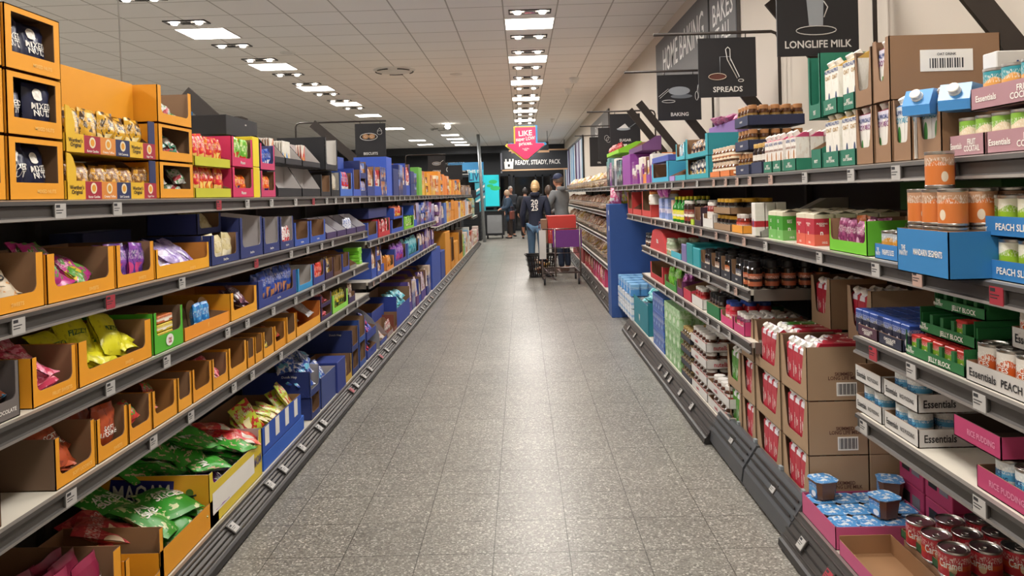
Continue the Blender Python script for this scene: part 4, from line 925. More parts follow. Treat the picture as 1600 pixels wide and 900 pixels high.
run('L', LX, Zb, 649, 680, BL + [('purple', '5a4a9a', 'c9c3e0', 'e3dcf0')], (.22, .35), (.28, .34), 'on the middle bay second shelf', 2, seed=9, kinds=('packs', 'U'))
run('L', LX, .815, 584, 605, [('navy', '2a3678', 'd05a3a', 'e3d9c9'), ('blue', '3450a8', 'c98a5a', 'e9e6e0')], (.2, .3), (.29, .31), 'at the start of the middle bay third shelf', 2, seed=10, kinds=('U',))
T('L', LX, .815, 606, 617, .14, 'U', 'e08a3a', 'case of orange snack bags on the middle bay third shelf', lip=.04, depth=.3, content=('bags', bags(.1, .15, .05, 'e08a2a', 'e9b04a', 'c0501e'), 4, 'orange snack bag'))
T('L', LX, .815, 618, 637, .2, 'U', '33479a', 'navy case of purple bags on the middle bay third shelf', lip=.05, depth=.3, content=('bags', bags(.12, .24, .06, '7a3fa8', 'b06ad0', 'd04a6a'), 6, 'purple crinkled bag'))
T('L', LX, .815, 638, 657, .2, 'U', '3a6ab0', 'blue case of turquoise bags on the middle bay third shelf', lip=.04, depth=.3, content=('bags', bags(.12, .25, .06, '4ab0c0', '8ad0d8', '2a7a9a'), 8, 'turquoise crinkled bag'))
PU = [('purple', '5a4490', 'c9a8b0', 'e9e3ea'), ('plum', '6a3f78', 'd9cfe0', 'c98a5a'), ('navy', '33408a', 'c9b3a0', 'e3dcd6')]
run('L', LX, .815, 658, 680, PU, (.25, .4), (.25, .32), 'on the middle bay third shelf, far part', 1, seed=11, kinds=('packs', 'U'))
run('L', LX, 1.08, 685, 700, [('blue', '4a6ab0', 'c9c0b8', '8a3a3a')] + PU, (.3, .5), (.36, .42), 'before the orange boxes of the far bay', 2, seed=12)
run('L', LX, 1.08, 700, 735, OR + [('white', 'd0ccd2', '6a5aa0', 'e0962a')], (.4, .6), (.34, .45), 'on the far bay middle shelf', 2, seed=13, kinds=('packs', 'closed'))
run('L', LX, .96, 737, 743, [('pink', 'c86a8a', '6ab0b8', 'e9e3d9'), ('teal', '6aa8a8', 'd9c05a', 'e9e3d9'), ('brown', '8a5a44', 'e3c9a8', 'b03a3a')], (.5, .8), (.4, .6), 'in the last colourful far bay', 2, seed=14, kinds=('packs',))
shelf('L', LX, .96, 22.0, 24.4, .45, 'last short shelf at the far end of the left shelving')
gondola('L', -2.02, -1.975, 22.05, 24.4, 1.5, 'lower shelving end piece at the far left')
# base, far part
T('L', X, Z, 617, 622, .19, 'U', '8a4a3a', 'brown case of sticks before the blue pairs', lip=.04, depth=.3)
T('L', X, Z, 622, 642, .36, 'open', '2f459c', 'large blue open case brimming with turquoise bags', lip=.22, depth=.4, content=('heap', bags(.14, .17, .06, '5ab8c8', 'a8dfe3', '2f7aa0'), 10, 'turquoise foil bag', 'bag', .4))
run('L', X, Z, 642, 676, PU + [('blue', '2f459c', 'c9b3a0', '7ab0c8')], (.22, .34), (.34, .44), 'along the middle of the left base', 1, seed=15, kinds=('packs', 'U', 'U'))
T('L', X, Z, 677, 690, .62, 'closed', '3250a8', 'big tall royal blue carton on the left base', depth=.42)
T('L', X, Z, 691, 697, .5, 'closed', '2c4490', 'narrower blue carton beside the tall royal blue one', depth=.3)
for i, (a, b_, h_) in enumerate(((698, 705, .8), (706, 711, .62), (712, 717, .5), (718, 724, .66))):
    T('L', X, Z, a, b_, h_, 'U' if i in (1, 3) else 'closed', 'dd9630', 'tall orange case on the left base, %s of the group' % ('nearest', 'second', 'third', 'last')[i], lip=.15, depth=.42)
run('L', X, Z, 725, 735, [('white', 'd5d0c6', '5a9ac0', 'c0503a'), ('green', '8ab060', 'e3dccd', 'd0803a'), ('orange', 'd98a3a', 'e9e3d9', '4a7ab0')], (.4, .6), (.4, .7), 'at the far end of the left base', 2, seed=16, kinds=('packs', 'closed'))
run('L', X, Z, 735, 749, [('white', 'd5d0c6', 'c0503a', '3a6a9a'), ('tan', 'b08a5a', 'e9e3d9', 'c0403a'), ('pink', 'c05a6a', 'e9e3d9', '4a7ab0')], (.4, .7), (.3, .5), 'at the last end of the left base', 2, seed=17, kinds=('packs',))
# ================================================================ RIGHT SHELVING
def CC(c, c2='e9e3d9', c3='c9862a', s_=0, k='band', r=.037, h=.1, texts=(), top=None, name='tin_can', ring=True):
    key = ('can', c, c2, c3, s_, k, r, h, len(texts))
    if key not in BM: BM[key] = can_model(r, h, pack(c, c2, c3, s_, k), top, texts, name, ring)
    return BM[key]
def JJ(body, lid, label, r=.035, h=.12, c2='e9e3d9', c3='c9862a', name='jar', sh=.8, texts=(), lidh=.018):
    key = ('jar', body, lid, label, r, h, name)
    if key not in BM: BM[key] = jar_model(r, h, mat('glass_'+body, body, .18, coat=.5), mat('lid_'+lid, lid, .4), pack(label, c2, c3, 1, 'band') if label else None, name, texts, shoulder=sh, lidh=lidh)
    return BM[key]
X = RX; Z = ZR1
# fruit cocktail
FC = CC('e3d0b0', '7fae3a', 'd9702a', 2, 'half', texts=[('Fruit', .012, .03, BLACK)]); MAU = 'a97f86'
FT = lambda: [('FRUIT\nCOCKTAIL', .034, .16, .5, W_, 'f', -.45), ('Essentials', .016, -.3, .5, W_, 'f', -.34)]
for nm, a, b_ in (('farther', 1478, 1533), ('nearer', 1535, 1650)):
    T('R', X, Z, a, b_, .058, 'open', MAU, 'mauve fruit cocktail tray on the top shelf, %s of two' % nm, lip=.058, depth=.3, texts=FT(), content=('grid', (FC, .076, .078, 2 if nm == 'farther' else 4, 3, 1, .1), 6, 'fruit cocktail tin', 'tin'))
T('R', X, Z, 1512, 1650, .058, 'open', MAU, 'mauve fruit cocktail tray stacked above the other two', lip=.058, depth=.3, up=.118, texts=FT(), content=('grid', (CC('e0a050', '2f8f9a', 'c9c3bd', 4, 'half'), .076, .078, 4, 3, 1, .1), 6, 'fruit cocktail tin', 'tin'))
# soya and almond cartons
def lay_carton(m, p, a, lab, g):
    M = Matrix.Translation(p) @ Matrix.Rotation(a, 4, 'Z') @ Matrix.Rotation(PI/2, 4, 'X') @ Matrix.Rotation(PI, 4, 'Z')
    o = spawn(m, (0, 0, 0), (0, 0, 0), lab, 'milk carton', g); o.matrix_world = M; o.location = M.to_translation(); o.rotation_euler = M.to_euler()
    return o
SOB = milk_model(.08, .075, .21, mat('carton_blue', '4a90cf', .35), mat('carton_blue'), W_)
SOY = milk_model(.058, .07, .195, pack('e6e2da', 'd5d9dd', '4f8f4a', 3, 'half'), mat('carton_top_blue', '3f7fc0', .35), W_, [('ALPRO', .014, 0, .15, cm('28407f')), ('SOYA', .018, 0, .125, cm('5aa0b8'))])
SOP = milk_model(.058, .07, .195, pack('e6e2da', 'd5d0dd', '4f8f4a', 5, 'half'), mat('carton_top_berry', '8a2f4a', .35), W_, [('ALPRO', .014, 0, .15, cm('28407f')), ('SOYA', .018, 0, .125, cm('8a4a7a'))])
GLD_ = milk_model(.062, .07, .2, pack('e8e4da', 'e0dccf', '26406a', 7, 'light'), mat('carton_top_gold', 'c9a252', .35), W_, [('ALPRO', .014, 0, .165, cm('28407f')), ('OAT', .016, 0, .14, cm('b08a4a'))])
ALM = milk_model(.06, .06, .165, pack('e8e3dc', 'e0d6cc', 'b07a4a', 9, 'light'), mat('carton_top_pink', 'c04a70', .35), W_, [('ALPRO', .012, 0, .13, cm('28407f')), ('ALMOND', .01, 0, .1, cm('8a5a4a'))])
KR = [('U', 1428, 1467, SOY, 'first kraft case of blue topped soya cartons'), ('U', 1391, 1420, SOY, 'second kraft case of blue topped soya cartons'), ('U', 1363, 1389, SOP, 'kraft case of berry topped soya cartons, nearer'), ('U', 1334, 1361, SOP, 'kraft case of berry topped soya cartons, farther')]
for st_, a, b_, m, lb in KR:
    T('R', X, Z, a, b_, .2, 'kraft', KRAFT, lb, lip=.06, depth=.33, stile=.012, inner='7a5c44', content=('grid', (m, .06, .074, 2, 4, 1, .2), 4, 'soya drink carton', 'carton'))
o_ = T('R', X, Z, 1362, 1389, .21, 'kraft', KRAFT, 'big kraft case with a barcode label, upper row', lip=.07, depth=.36, up=.203, stile=.03, inner='7a5c44', content=('grid', (SOP, .075, .074, 1, 2, 1, .2), 4, 'berry topped soya carton', 'carton'))
lb = MB().box(0, .0015, 0, .17, 0, .07, W_); 
for k in range(14): lb.box(.0015, .0018, .03+k*.008, .03+k*.008+(.005 if k % 3 else .003), .01, .042, INK)
lb.text('OAT DRINK', .008, (.0018, .085, .055), (0, 1, 0), (0, 0, 1), INK)
pr_ = [o for o in C.objects if o.get('label', '').startswith('big kraft case with a barcode')][0]
link('barcode_label', lb, pr_, (o_.w/2, .1, .09))
T('R', X, Z, 1334, 1361, .2, 'kraft', KRAFT, 'empty kraft case on the upper row', lip=.06, depth=.3, up=.203, inner='6f543f')
LGR = lambda z=.5: [('BEST\nOAT DRINK', .022, 0, z, W_)]
GR = '1f7058'
for k in range(2):
    for i, (a, b_) in enumerate(((1309, 1333), (1282, 1307)) if not k else ((1315, 1333), (1284, 1306))):
        T('R', X, Z, a, b_, .062, 'open', GR, 'dark green tray of gold topped oat cartons, %s row, %s' % (('lower', 'upper')[k], ('nearer', 'farther')[i]), lip=.062, depth=.3, up=.205*k, texts=LGR(), content=('grid', (GLD_, .064, .074, 2, 3, 1, .2), 6, 'gold topped oat carton', 'carton'))
T('R', X, Z, 1264, 1280, .2, 'slant', GR, 'tall dark green end tray beside the gold topped cartons', lip=.08, depth=.3, inner='8f6d50', texts=[('BEST', .012, 0, .15, W_)])
T('R', X, Z, 1262, 1281, .26, 'U', GR, 'tall dark green case standing on the green end tray', lip=.06, depth=.3, up=.203, inner='1f7058', texts=[('BEST\nOAT', .018, 0, .1, W_)])
COF = JJ('241714', 'c9a25a', 'd9d3c9', .035, .15, '3a2a2a', '8a5a9a', 'coffee_jar')
for k in range(2): spawn(COF, Spot('R', X, Z, 1243, 1262, up=.17).at((k-.5)*.08, .2), (0, 0, 0), 'black and white wrapped jar standing behind the almond cartons', 'jar', 'wrapped jars behind the almond cartons')
T('R', X, Z, 1243, 1262, .17, 'closed', KRAFT, 'kraft carton under the wrapped jars', depth=.14, inset=.16)
for i, (a, b_, nm) in enumerate(((1190, 1203, 'farthest'), (1204, 1217, 'middle'), (1220, 1240, 'nearest'))):
    T('R', X, Z, a, b_, .055, 'open', GR, 'dark green tray of pink topped almond cartons, ' + nm, lip=.055, depth=.3, texts=LGR(), content=('grid', (ALM, .066, .064, 2, 3, 1, .2), 6, 'pink topped almond carton', 'carton'))
for i, (x_, d_, a_) in enumerate(((1.25, 2.30, -.95), (1.27, 2.2, -.8))):
    o_ = lay_carton(SOB, Vector((x_+.08, d_+.05, ZR1+.205+.0)), a_, 'blue topped drink carton lying on the kraft cases, cap outwards', 'blue topped cartons lying on the kraft cases')
T('R', 1.32, Z, 1500, 1600, .085, 'closed', 'd5d2cd', 'white carton lying on the kraft soya case', depth=.36, d01=(2.1, 2.17), inset=0, up=.204, texts=[('ALPRO', .03, .3, .5, cm('28407f'), 'p')])
# navy trays of glass jars
NVT = '252d4c'
HAZ = JJ('4a2a16', 'a9774a', '8a6a2a', .028, .105, '2a1a12', '4a2a16', 'spread_jar')
for k in range(3):
    T('R', X, Z, 1147, 1168, .055, 'open', NVT, 'navy tray of amber jars, %s of three' % ('bottom', 'middle', 'top')[k], lip=.055, depth=.3, up=.13*k, texts=[('HONEY', .01, 0, .5, W_)], content=('grid', (HAZ, .06, .06, 4, 5, 1, .1), 8, 'amber jar with a brown lid', 'jar'))
T('R', X, Z, 1171, 1188, .06, 'open', NVT, 'navy tray of tall wrapped dark jars', lip=.06, depth=.3, content=('grid', (COF, .075, .075, 3, 3, 1, .1), 8, 'dark jar', 'jar'))
T('R', X, Z, 1180, 1189, .2, 'closed', KRAFT, 'kraft box end behind the wrapped dark jars', depth=.12, inset=.3)
NUTJ = JJ('6a3f26', 'c9b29a', 'e3d3b9', .036, .085, 'b06a3a', '6a3a20', 'nut_jar')
for i, (a, b_) in enumerate(((1107, 1122), (1123, 1138))):
    T('R', X, Z, a, b_, .035, 'open', 'd4763a', 'orange lipped tray of nut tubs, ' + ('farther', 'nearer')[i], lip=.035, depth=.3, content=('grid', (NUTJ, .075, .075, 3, 3, 2, .088), 8, 'round nut tub', 'tub'))
TEAL = '2f9aa6'
BKB = bags(.12, .12, .05, '3a2f3a', 'b58a5a', 'e3d6c0', name='baking_bag'); BKW = bags(.11, .13, .04, '28324e', 'd9d3c5', 'd9b24a', name='baking_bag')
for k in range(2): T('R', X, Z, 1070, 1105, .145, 'U', TEAL, 'teal display case of baking nuts, %s tier' % ('lower', 'upper')[k], lip=.035, depth=.36, up=.147*k, mside=cm('258793'), content=('bags', (BKW, BKB)[k], 8, 'dark baking nut bag'))
T('R', X+.34, Z, 1104, 1148, .43, 'closed', '8a6aa8', 'lilac carton standing behind the teal display', depth=.1, inset=.03)
PNKT = bags(.1, .1, .05, 'c9669a', 'e3a9c9', 'f0e3ea', name='marshmallow_bag')
for k in range(5): spawn(PNKT[3][k % 2], Spot('R', X+.34, Z, 1104, 1148, inset=.03, up=.445).at(-.2+k*.1, .04), Euler((-1.3, .2, k)), 'pink bag lying on the lilac carton', 'bag', 'pink bags on the lilac carton')
T('R', X, Z, 1053, 1069, .15, 'slant', '3aa5b4', 'turquoise case with kraft inside', lip=.04, depth=.32)
T('R', X, Z, 1055, 1069, .13, 'U', '4ab4c4', 'upper turquoise case of white sachets', lip=.03, depth=.3, up=.152, content=('bags', bags(.05, .12, .03, 'dfe6ea', '6ab4cc', '3a6a9a', name='sachet'), 6, 'white sachet'))
T('R', X, Z, 1044, 1052, .14, 'slant', 'a58ac9', 'lilac case with kraft inside', lip=.04, depth=.32)
T('R', X, Z, 1017, 1043, .17, 'U', '3fa3c4', 'light blue case with a kraft window', lip=.04, depth=.34)
T('R', X, Z, 1018, 1043, .05, 'closed', '4a5aa8', 'flat blue carton on the light blue case', depth=.3, up=.172)
run('R', X, Z, 985, 1016, [('orange', 'd9823a', 'e9d9c0', '8a4a2a'), ('kraft', 'a58a6a', 'e9e3d9', 'd9a05a'), ('purple', '8a3f8f', 'e9e3d9', 'd9a05a')], (.14, .25), (.2, .32), 'on the top right shelf', 1, seed=21)
T('R', X, Z, 972, 984, .34, 'closed', '8e4196', 'tall purple box on the top right shelf', depth=.3)
T('R', X, Z, 976, 996, .15, 'slant', '6a4272', 'dark purple carton above the purple box', lip=.06, depth=.2, up=.345, inset=.06, inner='9a7a5a')
run('R', X, Z, 946, 971, [('black', '2a2a38', '6a9a9a', 'e9e3d9'), ('grey', '9a9aa6', 'e9e3d9', '4a3a5a'), ('purple', '7a3a8a', 'd9a0c0', 'e9e3d9')], (.2, .3), (.3, .4), 'left of the purple box on the top right shelf', 1, seed=22, kinds=('packs',))
T('R', X, Z, 944, 962, .14, 'slant', '8fd02c', 'lime green case on top of dark cartons', lip=.05, depth=.3, up=.42, inset=.05, content=('bags', bags(.14, .14, .06, 'b82f3a', 'd9504a', 'e9c9b9'), 6, 'red snack bag'))
# second right shelf
Z = ZR2; BLU = '2f78b8'
PCH = CC('8fb82c', 'e3e0c9', '3a7a2a', 5, 'half', texts=[('Peach Slices', .013, .035, BLACK, .05)]); MND = CC('cf7436', 'b58a6a', 'e0d0b8', 6, 'half'); PIN = CC('c9913a', 'a9b0b8', 'e0d0b8', 7, 'half', h=.09)
BT = lambda t_: [(t_, .017, .1, .5, W_, 'f', -.5), ('THE\nPANTRY', .026, -.34, .5, W_, 'f', -.2)]
for k in range(2): T('R', X, Z, 1509, 1640, .052, 'open', BLU, 'blue peach slices tray, %s of two' % ('lower', 'upper')[k], lip=.052, depth=.34, up=.112*k, texts=BT('PEACH SLICES'), content=('grid', (PCH, .077, .078, 4, 3, 1, .1), 6, 'green labelled peach tin', 'tin'))
sp = T('R', 1.1, Z, 1402, 1484, .125, 'open', '2b79b4', 'big blue mandarin case with tins stacked in it', depth=.34, lip=.125, inset=0, texts=[('MANDARIN SEGMENTS', .017, .12, .5, W_, 'f', -.55), ('THE\nPANTRY', .03, -.36, .5, W_, 'f', -.18)], cat='box')
for l, (n_, r_) in enumerate(((2 if sp.w < .24 else 3, 4), (2 if sp.w < .24 else 3, 3), (2, 1))):
    for i in range(n_):
        for j in range(r_): 
            if l == 2 and i == 0: continue
            spawn(MND, sp.at((i-(n_-1)/2)*.078-(.02 if l == 2 else 0), .045+.078*j, (.035, .137, .239)[l]), (0, 0, RND.uniform(-2, 2)), 'orange labelled mandarin tin stacked on the blue case', 'tin', 'mandarin tins on the blue case')
T('R', X, Z, 1362, 1399, .052, 'open', BLU, 'small blue pineapple slices tray', lip=.052, depth=.3, texts=BT('PINEAPPLE SLICES'), content=('grid', (PIN, .077, .078, 2, 3, 1, .1), 6, 'pineapple tin', 'tin'))
DAT = bags(.08, .12, .04, '7a2f5a', 'a0507a', 'c9a0b0', name='fruit_pouch'); DAO = bags(.08, .13, .04, 'd9702a', 'e39a4a', '2a4a8a', name='fruit_pouch', texts=[('JELLO', .015, 0, .06, W_)])
T('R', X, Z, 1292, 1351, .125, 'U', '6fc02a', 'lime green case of purple fruit pouches', lip=.045, depth=.3, stile=.012, mside=cm('5aa828'), content=('bags', (.08, .12, .045, DAT[3]+DAO[3][:1]), 12, 'purple and orange fruit pouch'))
def sugar_model(cb, c2, tx):
    mb = MB(); w_, d_, h_ = .1, .085, .115
    m1 = cm(cb, .6); m2 = cm(c2, .6); cr = mat('creased_paper', 'd8d0b8', .7)
    mb.box(-w_/2, w_/2, 0, d_, 0, h_*.42, m2); mb.box(-w_/2, w_/2, 0, d_, h_*.42, h_, m1)
    mb.box(-w_/2+.001, w_/2-.001, .001, d_-.001, h_, h_*1.16, cr)
    mb.prism([(-w_/2, .002, h_*1.16), (w_/2, .002, h_*1.16), (w_/2*.8, d_*.5, h_*1.26), (-w_/2*.8, d_*.5, h_*1.26)], (0, .004, 0), cr)
    mb.prism([(-w_/2, d_-.002, h_*1.16), (w_/2, d_-.002, h_*1.16), (w_/2*.8, d_*.5, h_*1.26), (-w_/2*.8, d_*.5, h_*1.26)], (0, -.004, 0), cr)
    for u, c_, wx in (((1, 0, 0), (0, -.0012, 0), w_), ((0, 1, 0), (w_/2+.0012, d_/2, 0), d_)):
        c_ = Vector(c_); U = Vector(u)
        mb.text(tx, .016, c_+U*(-.01)+Vector((0, 0, h_*.78)), u, (0, 0, 1), W_, True, wx*.6)
        mb.text('n', .02, c_+U*(-.012)+Vector((0, 0, h_*.46)), u, (0, 0, 1), W_, True)          # little sheep-like mark
        mb.text('1KG', .009, c_+Vector((0, 0, h_*.12)), u, (0, 0, 1), W_, True)
    return ['sugar_bag', mb.mesh('sugar_bag'), []]
SG = sugar_model('3d9226', '6faf5a', 'SOFT\nRICE'); SR = sugar_model('b5283a', 'd5604a', 'PUDDING\nRICE')
for m, a, b_, cn in ((SG, 1192, 1203, 'green'), (SG, 1204, 1213, 'green'), (SR, 1235, 1247, 'red'), (SR, 1248, 1262, 'red')):
    sp = Spot('R', X, Z, a, b_, inset=.03)
    for j in range(4): spawn(m, sp.at(0, .092*j), (0, 0, sp.rz+RND.uniform(-.04, .04)), '%s paper bag of rice with a creased pale top' % cn, 'bag', cn + ' paper rice bags')
T('R', X, Z, 1177, 1186, .19, 'slant', 'a8a49e', 'pale grey tray of red and white cartons', lip=.03, depth=.45, mside=cm('8f8d86'), inner='c9c5c0', content=('grid', (boxm(.06, .05, .17, 'e3ded6', 'b52f3a', '3a4a8a', 4, 'band'), .07, .055, 1, 3, 1, .1), 3, 'red and white carton', 'carton', 0, -.03))
T('R', X, Z, 1141, 1158, .045, 'open', 'e0952c', 'small orange tray with two red jars', lip=.045, depth=.3, content=('grid', (JJ('7a2a20', 'c9c0b8', 'c0402c', .03, .1), .066, .07, 2, 3, 1, .1), 4, 'red labelled jar', 'jar'))
HON = JJ('1e1712', 'd9a52c', '28241f', .042, .085, '3a2f24', 'd9c9a0', 'treacle_tin', .95)
for k in range(2): T('R', X, Z, 1113, 1139, .04, 'open', '9a7a5a', 'scalloped kraft tray of dark yellow lidded jars, %s' % ('lower', 'upper')[k], lip=.04, depth=.32, up=.1*k, content=('grid', (HON, .088, .09, 4, 3, 1, .1), 4, 'dark jar with a yellow lid', 'jar'))
T('R', X, Z, 1096, 1112, .09, 'U', 'd9d5cf', 'white tray with printed cups picture', lip=.06, depth=.2, content=('grid', (JJ('8a2f2a', 'e3ded6', 'e0dad0', .03, .16), .066, .07, 2, 2, 1, .1), 4, 'tall pale labelled jar', 'jar'))
T('R', X, Z, 1083, 1094, .13, 'U', '3a2230', 'dark red and black box beside the white tray', lip=.04, depth=.25, content=('bags', bags(.08, .13, .04, 'c22f3a', '3a1c24', 'e9dcd0'), 4, 'red and black pouch'))
T('R', X, Z, 1077, 1082, .16, 'slant', 'b5d02f', 'lime box with brown curved back', lip=.04, depth=.25)
TUB = lambda c, l, c2, h, r=.03, n_='tub': JJ(c, l, c2, r, h, 'e9e3d9', '3a3a3a', n_, .9)
def line(px0, px1, m, n_, lab, g, inset=.04, rows=3, up=0., Xx=None, Zz=None):
    a, b = sorted((depth_at(px0, Xx or X, Zz or Z), depth_at(px1, Xx or X, Zz or Z)))
    for i in range(n_):
        for j in range(rows):
            sp = Spot('R', Xx or X, Zz or Z, inset=inset, up=up, d0=a+(b-a)*i/n_, d1=a+(b-a)*(i+1)/n_)
            spawn(m, sp.at(0, j*.09), (0, 0, sp.rz), lab, g[0], g[1])
line(1066, 1076, TUB('3a2a22', 'd9d5cc', '8a3a2a', .17, .035, 'gravy_tub'), 2, 'dark cylinder tub with a white lid on the second right shelf', ('tub', 'dark white lidded tubs'))
line(1048, 1065, bottle_model(.035, .2, mat('glass_green', '1f7a2a', .15, coat=.5), mat('cap_yellow', 'd9d02a', .4), pack('e0d83a', 'e9e3d9', '2a7a3a', 2, 'band')), 3, 'green bottle with a yellow cap and label', ('bottle', 'green yellow capped bottles'))
line(1040, 1047, boxm(.08, .06, .17, '4a8ac0', 'd9b09a', 'e9e3d9', 3, 'diag'), 1, 'light blue carton left of the green bottles', ('carton', 'light blue cartons by the green bottles'))
line(1021, 1039, boxm(.13, .1, .18, '8aa0d8', 'd9d3e3', '2a4a9a', 5, 'band'), 2, 'pale blue and lilac carton on the second right shelf', ('carton', 'pale blue cartons'))
line(1024, 1039, bags(.14, .14, .06, 'b04a9a', 'd98ac0', '6a3a8a', name='pouch')[3][0], 2, 'pink pouch lying above the pale blue cartons', ('pouch', 'pink pouches above the pale blue cartons'), up=.19, rows=1)
line(1013, 1020, JJ('e3dccf', 'd98a4a', 'e9e3d9', .05, .12), 1, 'creamy rounded tub beside the red card case', ('tub', 'creamy rounded tubs'), up=.12)
T('R', X, Z, 1002, 1016, .25, 'U', 'c8403a', 'large red rounded case on the second right shelf', lip=.06, depth=.4, stile=.05)
T('R', X, Z, 988, 1001, .25, 'slant', 'c23a34', 'narrow red case beside the large red one', lip=.06, depth=.4, inner='6a4030')
T('R', X, Z, 980, 987, .24, 'U', 'b5322e', 'farthest red case at the end of the second right shelf', lip=.06, depth=.4)
T('R', X, Z, 1150, 1250, .12, 'closed', '3a6a30', 'green shaded cartons at the back of the second right shelf', depth=.1, inset=.44, d01=(2.6, 3.3), up=.14)
T('R', X, Z, 1150, 1250, .135, 'closed', '7a6050', 'brown carton at the back under the green ones', depth=.12, inset=.43, d01=(2.5, 3.35))
# third right shelf, near bay
Z = ZR3
BK = boxm(.052, .05, .085, '1b1e34', '2a4790', 'b9b4bc', 6, 'half', 'dessert_box')
for nm, a, b_, c in (('farther', 1336, 1367, '4a2a3a'), ('nearer', 1368, 1405, '23263a')):
    T('R', X, Z, a, b_, .04, 'open', c, 'dark tray of blue and black dessert cartons, ' + nm, lip=.04, depth=.34, texts=[('CHOCOLATE\nDESSERT', .02, 0, .5, W_)], content=('grid', (BK, .056, .054, 4, 6, 1, .1), 6, 'blue and black dessert carton', 'carton'))
JG = boxm(.055, .04, .062, '7fa82c', 'c0352f', 'e9e0c0', 8, 'half', 'jelly_box'); GN = '1f6a35'
for k in range(3):
    sp = T('R', X, Z, 1408+8*k, 1500, .078 if k < 2 else .078, 'open', GN, 'green jelly block tray, %s of three' % ('bottom', 'middle', 'top')[k], lip=.032, depth=.2, up=.078*k, inset=.015+.03*k, back=.07, inner=cm('185a2c'), texts=[('JELLY BLOCK', .014, .1, .16, W_, 'f', .12), ('THE\nPANTRY', .02, -.42, .25, W_)])
    mb = MB()
    for i in range(6):
        x = -sp.w/2 + sp.w*i/5
        mb.box(x-.008, x+.008, .004, .19, .03, .06, cm(GN))
    tr = [o for o in C.objects if o.get('label') == 'green jelly block tray, %s of three' % ('bottom', 'middle', 'top')[k]][0]
    link('divider', mb, tr)
    for i in range(5):
        if (k == 1 and i not in (3,)) or k == 2: continue
        for j in range(3): spawn(JG, sp.at(-sp.w/2+sp.w*(i+.5)/5, .012+.045*j, .004), (0, 0, sp.rz), 'small lime and red jelly box in a green tray', 'jelly box', 'jelly boxes in the green trays')
OC = CC('c8571f', 'd9d3c9', 'c8571f', 9, 'half', h=.105, texts=[('PEACH\nSLICES', .03, .06, W_)])
T('R', X, Z, 1503, 1640, .055, 'open', 'c3bfba', 'white peach slices tray holding three orange tins', lip=.055, depth=.36, texts=[('Essentials', .022, -.28, .5, BLACK, 'f', -.34), ('PEACH SLICES', .02, .2, .5, BLACK, 'f', -.5)], content=('grid', (OC, .079, .08, 4, 3, 1, .1), 6, 'orange and white peach tin', 'tin'))
T('R', X, Z, 1545, 1680, .055, 'open', 'c3bfba', 'upper white peach slices tray at the right frame edge', lip=.055, depth=.3, up=.112, inset=.06, texts=[('Essentials', .022, -.28, .5, BLACK, 'f', -.34), ('PEACH SLICES', .02, .2, .5, BLACK, 'f', -.5)], content=('grid', (OC, .079, .08, 4, 2, 1, .1), 6, 'orange peach tin', 'tin'))
# fourth right shelf, near bay
Z = ZR4
RC = CC('cfd3d3', '5aa3cc', '5aa3cc', 10, 'band', h=.1, texts=[('RICE\nPUDDING', .03, .055, cm('28507f'))])
EST = lambda: [('Essentials', .02, -.25, .5, BLACK, 'f', -.35), ('RICE PUDDING', .013, .2, .5, BLACK, 'f', -.4), ('Essentials', .024, .2, .5, BLACK, 'p', .1), ('RICE PUDDING', .016, .72, .5, BLACK, 'p', .12)]
for i, (a, b_) in enumerate(((1333, 1374), (1377, 1431))):
    for k in range(2):
        T('R', X, Z, a, b_, .058, 'open', 'c6c3bf', 'white rice pudding tray, %s, %s' % (('lower', 'upper')[k], ('farther', 'nearer')[i]), lip=.058, depth=.34, up=.108*k, texts=EST(), content=('grid', (RC, .079, .08, 2, 4, 1, .1), 6, 'pale blue rice pudding tin', 'tin') if k == 0 or i == 1 else None)
PKT = 'b03a66'
T('R', X, Z, 1520, 1650, .06, 'open', PKT, 'lower pink rice pudding tray', lip=.06, depth=.36, texts=[('RICE PUDDING', .016, -.1, .5, mat('faint_pink_print', 'd98aa8'), 'f', .14)], content=('grid', (RC, .079, .08, 3, 4, 1, .1), 6, 'rice pudding tin', 'tin'))
T('R', X, Z, 1491, 1567, .06, 'open', PKT, 'upper empty pink rice pudding tray', lip=.06, depth=.36, up=.112, inset=.0, texts=[('RICE PUDDING', .016, .1, .5, mat('faint_pink_print'), 'f', .12)], inner='4a3a30')
# third and fourth shelves of the farther bay
Z = ZR3
COJ = JJ('1c1412', '1c1a1c', 'a5583a', .038, .15, '2a1a18', 'd9a070', 'coffee_jar', .9, lidh=.03)
line(1158, 1172, COJ, 2, 'coffee jar with a black lid and a copper label', ('jar', 'copper labelled coffee jars'), rows=5)
for i, (a, b_) in enumerate(((1093, 1108), (1109, 1123), (1124, 1139), (1140, 1157))):
    T('R', X, Z, a, b_, .13, 'U', '23242e', 'black case of black coffee jars, %s from the aisle end of the bay' % ('fourth', 'third', 'second', 'first')[i], lip=.05, depth=.4, stile=.012, texts=[('GOLD', .01, 0, .2, W_)], content=('grid', (JJ('1a1412', '1c1a1c', ('3a2f3a', '8a6a5a', 'b5622f', '4a4a58')[i], .034, .14, 'd9d3c9', 'c9862a', 'coffee_jar', .9, lidh=.03), .072, .075, 2, 4, 1, .1), 4, 'black lidded coffee jar', 'jar'))
for i, (a, b_, h_) in enumerate(((1063, 1070, .13), (1071, 1080, .15), (1081, 1091, .13))):
    T('R', X, Z, a, b_, h_, 'closed', ('7a70a0', '1f8a8f', '2a96a0')[i], 'teal and lilac tea carton, %s' % ('lilac one', 'tall teal one', 'teal one by the black cases')[i], depth=.3)
T('R', X, Z, 1046, 1062, .05, 'open', '4ab0c4', 'low turquoise empty tray before the tea cartons', lip=.05, depth=.3)
